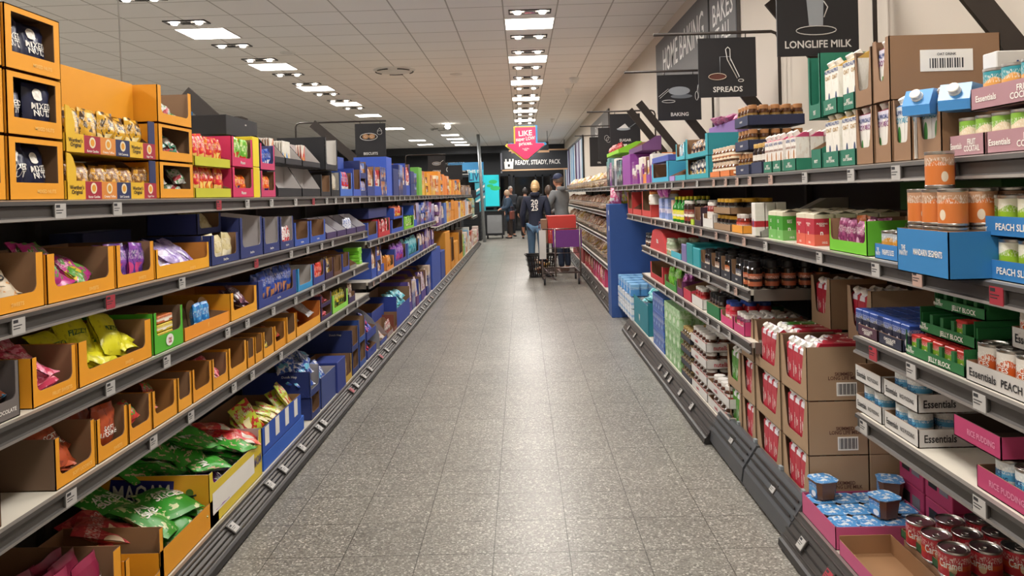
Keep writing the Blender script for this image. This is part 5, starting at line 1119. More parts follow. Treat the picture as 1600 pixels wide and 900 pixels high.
line(1040, 1048, JJ('9aa88a', 'b5bfa5', 'a5b08f', .04, .14), 2, 'pale green round tub on the third right shelf', ('tub', 'pale green tubs'))
mb = MB(); w_ = .42
sp = Spot('R', X, Z, 1014, 1040)
w_ = sp.w; mb.prism([(-w_/2, 0, 0), (w_/2, 0, 0), (w_/2*.6, 0, .17), (w_/2*.3, 0, .19), (-w_/2*.3, 0, .19), (-w_/2*.6, 0, .17)], (0, .3, 0), cm('c43a3c')); mb.text('tea', .05, (0, -.002, .09), (1, 0, 0), (0, 0, 1), W_)
link('display_tray', mb, None, sp.at(0, 0), (0, 0, sp.rz), 'red pyramid shaped box on the third right shelf', 'box')
line(1007, 1013, JJ('1c1a1c', '2a2a2a', '4a3a3a', .035, .13), 2, 'small black jar at the far end of the third right shelf', ('jar', 'black jars at the far end'))
Z = ZR4
T('R', X, Z, 1144, 1161, .08, 'U', 'c03a70', 'pink tray of cocoa tubs nearest the milk stack', lip=.05, depth=.3, content=('grid', (JJ('6a2a4a', 'e3dcd6', 'c23a5a', .03, .11), .064, .064, 3, 4, 1, .1), 4, 'cocoa tub', 'tub'))
T('R', X, Z, 1124, 1143, .08, 'U', 'cf4278', 'pink tray with a blue lidded tub', lip=.05, depth=.3, content=('grid', (JJ('c9303a', '2a4aa0', 'cf3a50', .04, .14), .085, .085, 2, 3, 1, .1), 4, 'red tub with a blue lid', 'tub'))
T('R', X, Z, 1102, 1122, .08, 'open', '1f7040', 'green tray of black lidded jars', lip=.08, depth=.4, content=('grid', (JJ('2a1c14', '1c1c1e', '8a7a5a', .033, .14, lidh=.03), .07, .07, 4, 5, 1, .1), 4, 'black lidded jar', 'jar'))
T('R', X, Z, 1079, 1096, .07, 'open', 'd5d2cd', 'white tray of red jars with white lids', lip=.07, depth=.3, content=('grid', (JJ('8a2020', 'e3dfd8', 'b5282c', .033, .13), .07, .07, 3, 3, 1, .1), 4, 'red jar with a white lid', 'jar'))
T('R', X, Z, 1066, 1078, .15, 'slant', 'c23448', 'crimson slanted case on the fourth right shelf', lip=.08, depth=.35)
T('R', X, Z, 1056, 1065, .12, 'U', '6a2a5a', 'plum case with magenta ribbons of bags', lip=.06, depth=.3, content=('bags', bags(.08, .16, .04, 'b03aa0', 'd96ac9', '7a2a7a'), 4, 'magenta bag'))
T('R', X, Z, 1037, 1055, .1, 'U', '3f8a3a', 'green case of bright green bags', lip=.05, depth=.3, content=('bags', bags(.1, .18, .05, '6fc43a', '9ae05a', '2a6a2a'), 8, 'bright green bag'))
T('R', X, Z, 1015, 1035, .15, 'U', 'bd3036', 'deep red case at the far end of the fourth right shelf', lip=.05, depth=.3)
# stacked milk cases on the low deck
MXT = pack('b5283a', 'e6e3ea', '2a3a7a', 3, 'diag')
MLK = milk_model(.07, .07, .235, cm('b8283a', .4), pack('c9b9c4', 'b5283a', '2a3a7a', 11, 'diag'), W_, [('SKIMMED', .009, -.018, .12, W_, 'f', .01)])
mbm = MB(); mbm.box(-.035, .035, 0, .07, 0, .205, cm('b8283a', .4))
def milk_red(c, tx):
    mb = MB(); w_, d_, hb, h_ = .07, .07, .205, .235
    mb.box(-w_/2, w_/2, 0, d_, 0, hb*.9, cm(c, .4)); mb.box(-w_/2, w_/2, 0, d_, hb*.9, hb, pack('e3dfe6', c, '2a3a7a', 4, 'diag'))
    m0 = milk_model(w_, d_, h_, cm(c, .4), pack('e3dfe6', c, '2a3a7a', 4, 'diag'), W_)
    mb.add([(-w_/2, 0, hb), (w_/2, 0, hb), (w_/2, d_*.62, h_), (-w_/2, d_*.62, h_)], [(0, 1, 2, 3)], pack('e3dfe6', c, '2a3a7a', 4, 'diag'))
    mb.add([(-w_/2, d_*.62, h_), (w_/2, d_*.62, h_), (w_/2, d_, hb), (-w_/2, d_, hb)], [(0, 1, 2, 3)], pack('e3dfe6', c, '2a3a7a', 4, 'diag'))
    for sx in (-1, 1):
        q = [(sx*w_/2, 0, hb), (sx*w_/2, d_, hb), (sx*w_/2, d_*.62, h_)]; mb.add(q if sx > 0 else q[::-1], [(0, 1, 2)], cm(c, .4))
    mb.text(tx, .022, (.008, -.001, .1), (0, 0, 1), (-1, 0, 0), W_, True, .12); mb.text('SKIMMED MILK', .008, (-.02, -.001, .1), (0, 0, 1), (-1, 0, 0), W_, True, .11)
    mb.text(tx, .022, (w_/2+.001, .045, .1), (0, 0, 1), (0, -1, 0), W_, True, .12)
    for q in range(3): mb.box(-.03+q*.022, -.018+q*.022, -.0012, 0, .012, .02, mat('cow_dark', '1c1c20'))
    return ['milk_carton', mb.mesh('milk_carton'), m0[2]]
MR, MG = milk_red('b5283c', 'LONG\nLIFE'), milk_red('4a8f2a', 'LONG\nLIFE')
Z = ZR; X2 = 1.24
cols_ = [(1225, 1266, 3, MR, 'nearest'), (1184, 1223, 3, MR, 'second'), (1162, 1182, 3, MR, 'third'), (1139, 1160, 2, MG, 'farthest')]
KB = 'a3876a'
for a, b_, n_, m, nm in cols_:
    for k in range(n_):
        cn = 'red' if m is MR else 'green'
        sd = [('SKIMMED\nLONG LIFE MILK', .034, .62, .46, mat('kraft_print', '5a3326', .6), 'p', .14)] if m is MR else []
        sp = T('R', X2, Z, a, b_, .24, 'kraft', KB, 'kraft case of %s milk cartons, %s column, %s' % (cn, nm, ('bottom', 'middle', 'top')[k]), lip=.055, depth=.265, up=.242*k, inset=0, stile=.035, inner='6f543f', texts=sd, cat='milk case',
               content=('grid', (m, .073, .074, 3 if b_-a > 30 else 2, 4, 1, .2), 4, '%s milk carton' % cn, 'milk carton'))
        if nm == 'nearest':
            pr_ = C.objects[-1]
            pr_ = [o for o in C.objects if o.get('label') == 'kraft case of red milk cartons, nearest column, %s' % ('bottom', 'middle', 'top')[k]][0]
            lb = MB().box(0, .0015, 0, .09, 0, .06, W_)
            for q in range(14): lb.box(.0015, .002, .006+q*.0057, .006+q*.0057+(.004 if q % 3 else .0022), .006, .054, INK)
            link('barcode_label', lb, pr_, (sp.w/2, .13, .022))
            T('R', X2, Z, a, b_, .24, 'closed', KB, 'kraft case standing against the wall behind the nearest column, %s' % ('bottom', 'middle', 'top')[k], depth=.25, up=.242*k, inset=.27)
# loose cartons lying on top of the stack and two open cases on it
zt = Z + .242*3 + .004
for i in range(3):
    for j in range(1):
        lay_carton(MR, Vector((1.52+.05*i, 3.42+.08*i, zt+.002)), -PI/2+.05*i, 'red milk carton lying on top of the stack, cap towards the aisle', 'milk cartons lying on the stack')
for i in range(3): lay_carton((MG if i == 2 else MR), Vector((1.55, 3.75+.09*i, zt+.002)), -PI/2, 'milk carton lying on the stack behind the red ones', 'milk cartons lying behind')
for i, (d_, x_) in enumerate(((3.72, 1.5), (3.28, 1.5))):
    sp = Spot('R', x_, zt-.004, inset=0, d0=d_, d1=d_+.25)
    mb = tray_mesh(sp.w, .28, .25, .07, 'kraft', cm(KB), cm('6f543f'), stile=.04)
    nm = ('farther', 'nearer')[i]
    link('display_tray', mb, None, sp.at(0, 0), (0, 0, sp.rz), 'open kraft milk case on top of the stack near the wall, ' + nm, 'milk case')
    fill(sp, sp.w, .28, .25, .07, ('grid', (MR, .073, .074, 2 if i == 0 else 3, 3, 1, .2), 4, 'red milk carton', 'milk carton'), nm + ' open case on the stack')
# base, hazelnut spread etc
NUTL = JJ('4a2618', 'dedad4', 'e3e0da', .042, .105, 'c22f3a', '4a2618', 'spread_jar', .85, [('nutella', .016, .05, cm('b5283a'))], lidh=.022)
for i, (a, b_, n_) in enumerate(((1104, 1138, 2), (1079, 1103, 4))):
    for k in range(n_):
        T('R', X, Z, a, b_, .06, 'open', 'cfccc8', 'white hazelnut spread tray, %s stack, %s' % (('nearer', 'farther')[i], ('lowest', 'second', 'third', 'topmost')[k]), lip=.06, depth=.34, up=.112*k, texts=[('nutella', .022, -.1, .5, cm('b5283a')), ('nutella', .03, .3, .5, cm('b5283a'), 'p', .1)], content=('grid', (NUTL, .089, .089, 4 if i == 0 else 5, 3, 1, .1), 4, 'hazelnut spread jar', 'jar'))
GLJ = JJ('5a4a34', 'a58a52', '8a7a5a', .035, .09, '3a2f24', 'c9b27a', 'paste_jar', .9)
for k in range(4): T('R', X, Z, 1063, 1078, .045, 'open', '20222a', 'black and white tray of gold lidded jars, %s' % ('lowest', 'second', 'third', 'topmost')[k], lip=.045, depth=.36, up=.097*k, mfront=cm('3a3c46'), content=('grid', (GLJ, .075, .075, 4, 4, 1, .1), 4, 'gold lidded jar', 'jar'))
GPK = boxm(.15, .12, .16, '6fa060', '9ac08a', 'd9e6d0', 12, 'blot', 'shrink_pack'); GPK2 = boxm(.15, .12, .16, 'a5c99a', '7fb06a', 'e3ecd9', 13, 'blot', 'shrink_pack'); BPK = boxm(.15, .14, .16, '2a5fb0', '1c3f8a', '9ac0e3', 14, 'blot', 'shrink_pack')
for k in range(3): line(1038, 1062, GPK2 if k == 2 else GPK, 4, '%s shrink wrapped pack on the right base, %s layer' % (('pale green', 'green')[k < 2], ('bottom', 'middle', 'top')[k]), ('pack', 'green shrink packs, %s layer' % ('bottom', 'middle', 'top')[k]), up=.163*k, inset=.01, rows=2)
for k in range(3): line(1020, 1036, BPK, 4, 'blue shrink wrapped pack beside the green ones, %s layer' % ('bottom', 'middle', 'top')[k], ('pack', 'blue shrink packs, %s layer' % ('bottom', 'middle', 'top')[k]), up=.163*k, inset=.01, rows=2)
sp = Spot('R', X, Z, 986, 1012)
mb = tray_mesh(sp.w, .45, .33, .3, 'open', cm('1f7a88'), cm('2a8a96'), [('v', .1, .0, .1, W_)])
link('display_tray', mb, None, sp.at(0, 0), (0, 0, sp.rz), 'large teal open carton on the right base', 'box')
for i in range(8):
    e = Euler((-1.2, RND.uniform(-.4, .4), RND.uniform(0, 6))); p = Vector(sp.at(RND.uniform(-.3, .3), RND.uniform(.1, .35), .3+.02*(i % 3)))
    spawn(bags(.14, .17, .05, '3fa0a8', '8ad0d3', '1f6a78', name='tea_bag_pack')[3][i % 2], p-e.to_matrix() @ Vector((0, 0, .08)), e, 'turquoise bag heaped in the teal carton', 'bag', 'turquoise bags in the teal carton')
WBP = boxm(.13, .11, .12, 'd9dde2', '9ab8d6', 'e9ecf2', 15, 'band', 'milk_powder_pack'); LBP = boxm(.14, .12, .13, '5a9ad8', '8abce6', 'e3ecf6', 16, 'half', 'milk_powder_pack')
for k in range(3): line(960, 985, WBP if k < 2 else LBP, 7 if k < 2 else 6, '%s pack by the blue panel, %s layer' % (('white', 'light blue')[k == 2], ('bottom', 'middle', 'top')[k]), ('pack', 'packs by the blue panel, %s layer' % ('bottom', 'middle', 'top')[k]), up=.135*k + .0, inset=.02, rows=3, Xx=1.16)
# near base: pink yoghurt tray and caramel tins
Z = ZR
sp = T('R', X, Z, 1253, 1345, .09, 'open', 'c25a82', 'pink tray of blue lidded chocolate dessert pots', lip=.09, depth=.4, inset=.0, inner='b04a72', d01=(2.98, 3.34))
POT = cup_model(.1, .085, pack('3a78b8', '5a9ad0', 'e3e6ee', 3, 'band'), pack('4a90cc', 'd9dfe6', '7a3a24', 6, 'blot'))
for i in range(3):
    for j in range(4): spawn(POT, sp.at(-.115+.115*i, .06+.098*j, .006), (0, 0, sp.rz+RND.uniform(-.1, .1)), 'chocolate dessert pot with a blue foil lid, in the pink tray', 'pot', 'dessert pots in the pink tray')
for i, (x, y) in enumerate(((.12, .07), (.08, .24), (.1, .35))):
    spawn(POT, sp.at(x*(-1, 1, -1)[i], y, .093), (0, 0, sp.rz+RND.uniform(-.4, .4)), 'chocolate dessert pot standing on the others in the pink tray', 'pot', 'upper dessert pots')
T('R', X, Z, 1300, 1400, .075, 'open', 'c25a82', 'open pink tray with kraft inside next to the pots', lip=.06, depth=.2, inset=.0, inner='9a7350', d01=(2.55, 2.95))
BLP = boxm(.1, .16, .02, '2a6fc0', 'e6ecf4', '3a8ad8', 2, 'diag', 'flat_packet')
spawn(BLP, Spot('R', X, Z, inset=.0, d0=2.6, d1=2.7).at(0, .02, .012), (0, .1, -PI/2), 'flat blue and white packet in the open pink tray', 'packet')
CAR = CC('b5303a', 'c9502a', 'e3c9a0', 12, 'band', h=.095, r=.05, texts=[('Caramel', .026, .05, W_)])
for i in range(3):
    for j in range(3):
        spawn(CAR, (1.44+.108*j, 2.8-.108*i, Z+.1), (0, 0, -.7+RND.uniform(-.4, .4)), 'red caramel tin with a silver ring pull lid', 'tin', 'caramel tins in the lower right corner')
T('R', X, Z, 1400, 1500, .098, 'closed', '8f6d50', 'kraft box under the caramel tins', depth=.36, inset=.205, d01=(2.5, 2.86))
T('R', X, Z, 1400, 1500, .03, 'open', '2c5a34', 'dark green torn tray edge beside the caramel tins', lip=.03, depth=.36, inset=.205, d01=(2.47, 2.88), up=.1)
BLK = mat('dark_print', '1c1a1c', .6)
for i, (d_, k) in enumerate(((3.1, 0), (3.1, 1), (3.1, 2), (2.89, 0), (2.89, 1), (2.89, 2))):
    sp = Spot('R', 1.61, Z, inset=0, up=.168*k, d0=d_, d1=d_+.2)
    mb = closed_mesh(sp.w, .155, .165, cm('a5355f')); mb.box(-.07, -.01, -.0015, 0, .05, .13, BLK).box(.01, .07, -.0015, 0, .05, .13, mat('grey_print', '6f6f78'))
    mb.box(sp.w/2, sp.w/2+.0015, .03, .08, .05, .13, BLK).box(sp.w/2, sp.w/2+.0015, .09, .14, .05, .13, mat('grey_print'))
    link('carton_box', mb, None, sp.at(0, 0), (0, 0, sp.rz), 'magenta case with dark print stacked behind the pots, %s layer' % ('lower', 'middle', 'top')[k], 'box', 'magenta cases by the wall, %s layer' % ('lower', 'middle', 'top')[k])
# wedge shaped label housings in front of the milk deck
for i, (a, b_) in enumerate(((1112, 1168), (1166, 1243))):
    d0, d1 = sorted((depth_at(a, 1.16, .1), depth_at(b_, 1.16, .1))); d0 += .03
    mb = MB(); pr = [(0, 0), (-.09, 0), (-.105, .03), (-.095, .1), (-.02, .215), (0, .215)]
    mb.prism([(x, d0, z) for x, z in pr], (0, d1-d0-.02, 0), cm('45474a', .45))
    for t in (.25, .55, .8): 
        xx = -.095+.075*t; zz = .1+.115*t; mb.box(xx-.012, xx-.006, d0+.02, d1-.04, zz-.002, zz+.008, RAILD)
    mb.box(-.012, .005, d0+.05, d0+.08, .2, .232, mat('clip_grey', '8a9296', .4)); mb.box(-.012, .005, (d0+d1)/2, (d0+d1)/2+.03, .2, .232, mat('clip_grey'))
    o = link('label_housing', mb, None, (1.238, 0, 0), label='chunky dark grey wedge housing on the floor before the milk, ' + ('farther', 'nearer')[i], cat='label housing')
    link('price_label', LM['w'], o, (-.078, (d0+d1)/2-.05, .125), (-.55, 0, -PI/2))
rl = MB().box(1.2, 1.236, 3.4, 4.7, .11, .158, cm('2e3033', .5)); link('bumper_rail', rl, label='dark rail along the front of the milk deck', cat='rail')
# blue panelled display bin
mb = MB().box(1.1, XR-.05, 9.55, 9.9, .0, 1.44, cm('2d4f8e', .5), .006)
mb.add([(1.0985, 9.6, 1.3), (1.0985, 9.66, 1.3), (1.0985, 9.66, 1.36), (1.0985, 9.6, 1.36)], [(0, 1, 2, 3)], W_); mb.add([(1.0985, 9.6, 1.1), (1.0985, 9.66, 1.1), (1.0985, 9.66, 1.16), (1.0985, 9.6, 1.16)], [(0, 1, 2, 3)], W_)
link('display_stand', mb, label='tall plain blue cardboard stand at the end of the right bay', cat='display stand')
PIP = bags(.2, .22, .08, 'c96a90', 'e0a0b8', 'e9e3d9', name='bread_bag')
for i, m in enumerate(('c85a80', 'c9c23a', '6a4a6a', '5a80b8', 'b04a6a')):
    spawn(bags(.16, .2, .08, m, 'e3b9c5', 'e9e3d9', name='bread_bag')[3][0], (1.2+.12*i, 9.72, 1.44), (0, .1*(-1)**i, -.4), '%s coloured wrapped loaf on the blue stand' % word_of(m), 'bread', 'wrapped loaves on the blue stand')
# bakery shelving
gondola('R', XR-.01, XR-.04, 9.95, 21, 1.7, 'bakery shelving run against the right wall beyond the blue stand', 1.83)
for z_, dep, lb in ((ZR1, .55, 'top'), (1.3, .5, 'second'), (.92, .53, 'third'), (.53, .55, 'fourth')):
    shelf('R', RX+.02, z_, 9.97, 21., dep, lb+' bakery shelf beyond the blue stand', step=(10.1, .5, .9) if lb == 'top' else None)
WIRE = mat('basket_wire', '8a827a', .35, .9)
def basket_model():
    mb = MB(); w_, d_, h_ = .56, .42, .12
    for z in (.0, .04, .08, h_): mb.tube([(-w_/2, -.0, z), (w_/2, 0, z), (w_/2, d_, z), (-w_/2, d_, z)], .004 if z == h_ else .0022, WIRE, 5, True)
    for i in range(10):
        x = -w_/2+w_*i/9; mb.tube([(x, d_, h_), (x, d_, 0), (x, 0, 0), (x, 0, h_)], .0022, WIRE, 4)
    return ['wire_basket', mb.mesh('wire_basket'), []]
BSK = basket_model()
BRD = []
for i, (c1, c2, c3) in enumerate((('9a6a3f', 'd0b890', '7a3a22'), ('c0a482', 'a5643a', 'd9c9b9'), ('8a4a34', 'd9b08a', 'e9dccb'), ('c9b5a0', 'b56a6a', '9a6a44'), ('c9a23a', 'e9dccb', '7a4a2a'))):
    BRD.append(['bread_bag', bag_mesh(.12, .27, .11, pack(c1, c2, c3, 20+i, 'blot'), 20+i, nx=7, nz=8).mesh('bread_bag'), []])
for z_, lb in ((ZR1, 'top'), (1.3, 'second'), (.92, 'third'), (.53, 'fourth')):
    d = 10.3
    while d < 20.8:
        sp = Spot('R', RX+.02, z_+.002, inset=.02, d0=d-.28, d1=d+.28)
        spawn(BSK, sp.at(0, 0), (-.0, 0, sp.rz), 'wire basket of wrapped bread on the %s bakery shelf' % lb, 'basket', 'wire bread baskets, %s bakery shelf' % lb)
        for i in range(5):
            e = Euler((-.9+RND.uniform(-.3, .3), RND.uniform(-.2, .2), sp.rz+RND.uniform(-.3, .3)))
            spawn(RND.choice(BRD if lb != 'second' else BRD[:4]), Vector(sp.at(-.22+.11*i, .05, .02+RND.uniform(0, .03))), e, 'wrapped loaf in a wire basket on the %s bakery shelf' % lb, 'bread', 'wrapped loaves, %s bakery shelf' % lb)
        d += .6
run('R', RX, ZR, 912, 944, [('pink', 'c0406a', 'e0a0b8', '8a2a3a'), ('red', 'b02f3a', 'e0c0b0', 'd9a05a')], (.25, .35), (.27, .3), 'at the foot of the bakery shelving', 1, seed=31, kinds=('U',))
T('R', RX, ZR, 895, 911, .3, 'open', '8a2f30', 'dark red low carton at the foot of the far bakery shelves', lip=.3, depth=.4)
# ================================================================ hanging signs
SGN = mat('sign_black', '1d1c20', .55); ARM = mat('arm_dark', '3a332f', .45, .3); WR = mat('sign_print', 'd9d6d2', .6); CHALK = mat('chalk_grey', '9aa0a6', .7)
def ring2(mb, cx, cz, rx, rz, m, r=.0025, n=20, y=-.004): mb.tube([(cx+rx*math.cos(a), y, cz+rz*math.sin(a)) for a in [i*2*PI/n for i in range(n)]], r, m, 4, True)
def disc2(mb, cx, cz, rx, rz, m, y=-.0025, n=20): mb.add([(cx+rx*math.cos(a), y, cz+rz*math.sin(a)) for a in [-i*2*PI/n for i in range(n)]][::-1], [tuple(range(n))], m)
def sign(x0, x1, d, ztop, h, word, th, draw, label, rod=(None, None), rodz=.035, drop=None):
    w_ = x1-x0; mb = MB().box(-w_/2, w_/2, 0, .012, -h, 0, SGN)
    mb.text(word, th, (0, -.001, -h+h*.13), (1, 0, 0), (0, 0, 1), WR, True, w_*.82)
    o = link('hanging_sign', mb, None, ((x0+x1)/2, d, ztop), label=label, cat='sign')
    pic = MB(); draw(pic, w_, h); 
    if pic.f: link('chalk_drawing', pic, o)
    hk = MB()
    for sx in (-1, 1): hk.tube([(sx*w_*.33, .006, -.01), (sx*w_*.33, .006, rodz)], .004, ARM, 6)
    link('hook', hk, o)
    return o
def d_milk(mb, w, h):
    mb.add([(-.055, -.003, -.16), (.03, -.003, -.16), (.025, -.003, -.29), (-.045, -.003, -.29)][::-1], [(0, 1, 2, 3)], CHALK)
    ring2(mb, -.01, -.315, .1, .022, WR); mb.tube([(-.03, -.004, -.05), (-.03, -.004, -.16)], .008, CHALK, 5)
    mb.tube([(.03, -.004, -.17), (.05, -.004, -.2), (.03, -.004, -.25)], .003, WR, 5)
def d_spread(mb, w, h):
    disc2(mb, -.07, -.265, .055, .018, mat('choc_print', '5a2f26', .6)); ring2(mb, -.07, -.265, .06, .022, mat('cream_line', 'd9c4b0'))
    mb.tube([(-.05, -.004, -.25), (-.05, -.004, -.13), (.02, -.004, -.13), (.02, -.004, -.16)], .0022, CHALK, 4)
    mb.tube([(-.01, -.005, -.08), (.005, -.005, -.065), (.02, -.005, -.08), (.02, -.005, -.14), (.08, -.005, -.27), (.065, -.005, -.28), (.0, -.005, -.15), (-.01, -.005, -.08)], .003, WR, 5)
    ring2(mb, .09, -.295, .018, .009, WR)
def d_bake(mb, w, h):
    disc2(mb, 0, -.15, .1, .04, CHALK); disc2(mb, .02, -.2, .1, .02, mat('chalk_dim', '6f757b', .7), -.002)
    mb.tube([(-.19, -.004, -.2), (-.1, -.004, -.13), (-.09, -.004, -.14), (-.18, -.004, -.215)], .0022, WR, 4)
    ring2(mb, -.1, -.245, .06, .012, WR); ring2(mb, .16, -.2, .014, .04, WR); mb.tube([(.165, -.004, -.16), (.175, -.004, -.1)], .003, WR, 4)
def d_sugar(mb, w, h):
    disc2(mb, -.02, -.2, .09, .02, CHALK); mb.add([(-.09, -.003, -.19), (0, -.003, -.13), (.05, -.003, -.19)], [(0, 2, 1)], WR); mb.tube([(.05, -.004, -.19), (.18, -.004, -.1)], .004, CHALK, 5)
def d_egg(mb, w, h):
    ring2(mb, -.06, -.17, .035, .045, WR); ring2(mb, -.03, -.2, .035, .045, WR); mb.box(.02, .08, -.004, 0, -.25, -.13, mat('pale_print', 'd9c0b8')); disc2(mb, .05, -.19, .02, .03, mat('face_print', '9a5a3a'), -.005)
    mb.box(.01, .08, -.004, 0, -.08, -.03, mat('flag_print', 'b5707a'))
def d_bisc(mb, w, h):
    ring2(mb, -.02, -.17, .11, .045, WR, .004)
    for x in (-.06, .02): disc2(mb, x, -.165, .04, .032, mat('biscuit_print', 'b5875a')); ring2(mb, x, -.165, .016, .012, mat('cream_line', 'd9c4b0'))
    ring2(mb, .12, -.12, .03, .025, WR); mb.tube([(.09, -.004, -.1), (.12, -.004, -.06), (.15, -.004, -.1)], .003, WR, 4)
def d_cer(mb, w, h):
    ring2(mb, 0, -.17, .09, .035, WR, .004); disc2(mb, 0, -.17, .07, .02, CHALK); mb.tube([(.07, -.004, -.16), (.15, -.004, -.1)], .005, WR, 4)
def arm(x_free, x_wall, d, z, zdown, label, brace=True, s=1, r=.011):
    mb = MB(); c = .05
    mb.tube([(x_free, 0, z), (x_wall-s*c, 0, z), (x_wall-s*c*.3, 0, z-c*.3), (x_wall, 0, z-c), (x_wall, 0, zdown)], r, ARM, 8)
    o = link('sign_arm', mb, None, (0, d+.006, 0), label=label, cat='sign arm')
    return o
def brace(x_top, z_top, x_low, z_low, zdown, d, label, w_=.085):
    mb = MB(); a = Vector((x_top, 0, z_top)); b = Vector((x_low, 0, z_low)); t = (b-a).normalized(); n = Vector((-t.z, 0, t.x))*w_/2
    if (n.z < 0): n = -n
    mb.prism([tuple(a+n), tuple(b+n+t*.03), (x_low+w_/2, 0, zdown), (x_low-w_/2, 0, zdown), tuple(b-n-t*.0), tuple(a-n)], (0, .02, 0), ARM)
    return link('bracket', mb, None, (0, d, 0), label=label, cat='bracket')
SS = [(1.30, 1.705, 3.8, 2.69, .44, 'LONGLIFE MILK', .036, d_milk, 'black hanging sign reading longlife milk', 'longlife milk'),
      (1.235, 1.63, 5.2, 2.63, .405, 'SPREADS', .036, d_spread, 'black hanging sign reading spreads', 'spreads'),
      (1.28, 1.68, 7.0, 2.66, .42, 'BAKING', .032, d_bake, 'black hanging sign reading baking', 'baking'),
      (1.19, 1.59, 10.0, 2.62, .4, 'SUGAR', .034, d_sugar, 'black hanging sign reading sugar', 'sugar'),
      (1.3, 1.7, 12.6, 2.66, .52, 'EGGS', .034, d_egg, 'black hanging sign reading eggs', 'eggs'),
      (1.42, 1.8, 15.5, 2.72, .6, 'OIL', .034, lambda *a: None, 'farthest black hanging sign on the right', 'farthest')]
for x0, x1, d, zt_, h, wd, th, dr_, lb, sh in SS:
    sign(x0, x1, d, zt_, h, wd, th, dr_, lb)
    arm(x0-.42 if d < 4 else x0-.3, 1.79, d, zt_+.035, ZR1+.02, 'thin dark rod holding the %s sign' % sh)
for i, (d, nm) in enumerate(((2.7, 'nearest, at the right frame edge'), (4.05, 'behind the longlife milk sign'), (5.4, 'below the spreads sign'), (7.2, 'below the baking sign'), (8.6, 'just beyond the baking sign'), (9.35, 'beside the sugar sign'))):
    brace(1.36, 2.6, 1.76, 2.08, ZR1+.02, d, 'broad dark slanting wall bracket ' + nm)
mb = MB(); u = (0, -1, 0)
GBR = mat('banner_grey', '5a5858', .6); GBD = mat('banner_charcoal', '2e2d30', .6)
BX = 1.82
def banner(d0, d1, z0, z1, lines, label, m=GBR, um=WR):
    mb = MB().box(BX, XR-.003, d0, d1, z0, z1, m).box(BX-.004, BX, d0, d0+.03, z0, z1, GBD)
    for t_, hh, yc, zc, wm in lines: mb.text(t_, hh, (BX-.001, yc, zc), u, (0, 0, 1), um, False, wm)
    return link('wall_banner', mb, label=label, cat='banner')
banner(7.2, 10.0, 2.6, 3.5, [('HOME BAKING', .3, 8.45, 3.2, 2.1)], 'long grey wall banner reading home baking')
banner(6.28, 7.17, 2.6, 3.52, [('THE WAY', .1, 6.72, 3.38, .5), ('BAKES', .2, 6.72, 3.19, .66), ('IT ALL', .15, 6.72, 2.98, .5)], 'narrow grey wall banner reading bakes it all')
banner(15.5, 19.5, 2.5, 3.3, [('BAKERY', .3, 17.5, 3.0, 2.5)], 'farther grey wall banner above the eggs sign')
# left signs
for (x0, x1, d, zt_, h, wd, dr_, lb, sh, pxl) in ((-2.1, -1.71, 9.6, 2.55, .44, 'BISCUITS', d_bisc, 'black hanging sign reading biscuits', 'biscuits', -2.86), (-2.02, -1.64, 16.4, 2.48, .38, 'CEREALS', d_cer, 'black hanging sign reading cereals', 'cereals', -2.5), (-2.0, -1.6, 20.6, 2.44, .4, '', lambda *a: None, 'small dark hanging sign beyond the cereals sign', 'small dark', -2.4)):
    sign(x0, x1, d, zt_, h, wd or ' ', .032, dr_, lb, rodz=.03)
    arm(x1+.01, pxl, d, zt_+.03, ZT+.0, 'thin dark rod holding the %s sign' % sh, s=-1)
arm(-2.95, -2.0, 5.55, 2.22, 1.6, 'thin dark rod with a rounded corner above the pink boxes', s=1)
brace(-2.5, 2.42, -2.0, 1.95, 1.6, 5.6, 'dark slanting bracket above the pink boxes', .12)
mb = MB().box(-2.75, -2.42, 5.5, 5.52, 2.05, 2.24, cm('a8283a')); mb.box(-2.75, -2.4, 5.505, 5.525, 2.2, 2.27, cm('2f80c0')); mb.text('E', .09, (-2.46, 5.498, 2.12), (1, 0, 0), (0, 0, 1), W_)
link('hanging_sign', mb, label='red and blue promotional sign half hidden behind the orange cases', cat='sign')
brace(-2.45, 2.5, -2.0, 2.1, 1.6, 8.9, 'dark bracket end above the tall black boxes', .1)
# pink arrow sign
PKA = mat('arrow_pink', 'd23a68', .45); YLA = mat('arrow_yellow', 'd8c04a', .45); BLA = mat('arrow_blue', '3f8fc9', .45)
def arrow(s, y, m, dx=0, dz=0, mb=None):
    pts = [(-.17, .27), (.17, .27), (.17, 0), (.29, 0), (.31, -.03), (.03, -.26), (-.03, -.26), (-.31, -.03), (-.29, 0), (-.17, 0)]
    mb.prism([(x*s+dx, y, z*s+dz) for x, z in pts][::-1], (0, .008, 0), m)
mb = MB(); arrow(1.07, .012, YLA, -.012, 0, mb); arrow(1.07, .022, BLA, .02, .012, mb); arrow(1, 0, PKA, 0, 0, mb)
for t_, hh, zz, wm in (('LIKE', .085, .17, .27), ('super LOW', .06, .07, .32), ('prices.', .06, -.01, .22), ("You'll like\nAldi.", .045, -.1, .14)): mb.text(t_, hh, (0, -.001, zz), (1, 0, .06), (-.06, 0, 1), W_, True, wm)
DA = 12.6; o = link('hanging_sign', mb, None, (.09, DA, 2.44), label='pink down arrow sign reading like super low prices', cat='sign')
hk = MB()
for x in (-.12, .14): hk.tube([(x, .01, .26), (x, .01, ZC-2.44)], .0025, ARM, 5)
link('wire', hk, o)
# string tag on the left
link('hanging_wire', MB().tube([(-2.13, 4.0, ZC), (-2.1, 3.98, 2.16)], .0035, mat('wire_pale', '9a9894', .4), 5), label='thin pale wire hanging from the ceiling to the orange box', cat='wire')
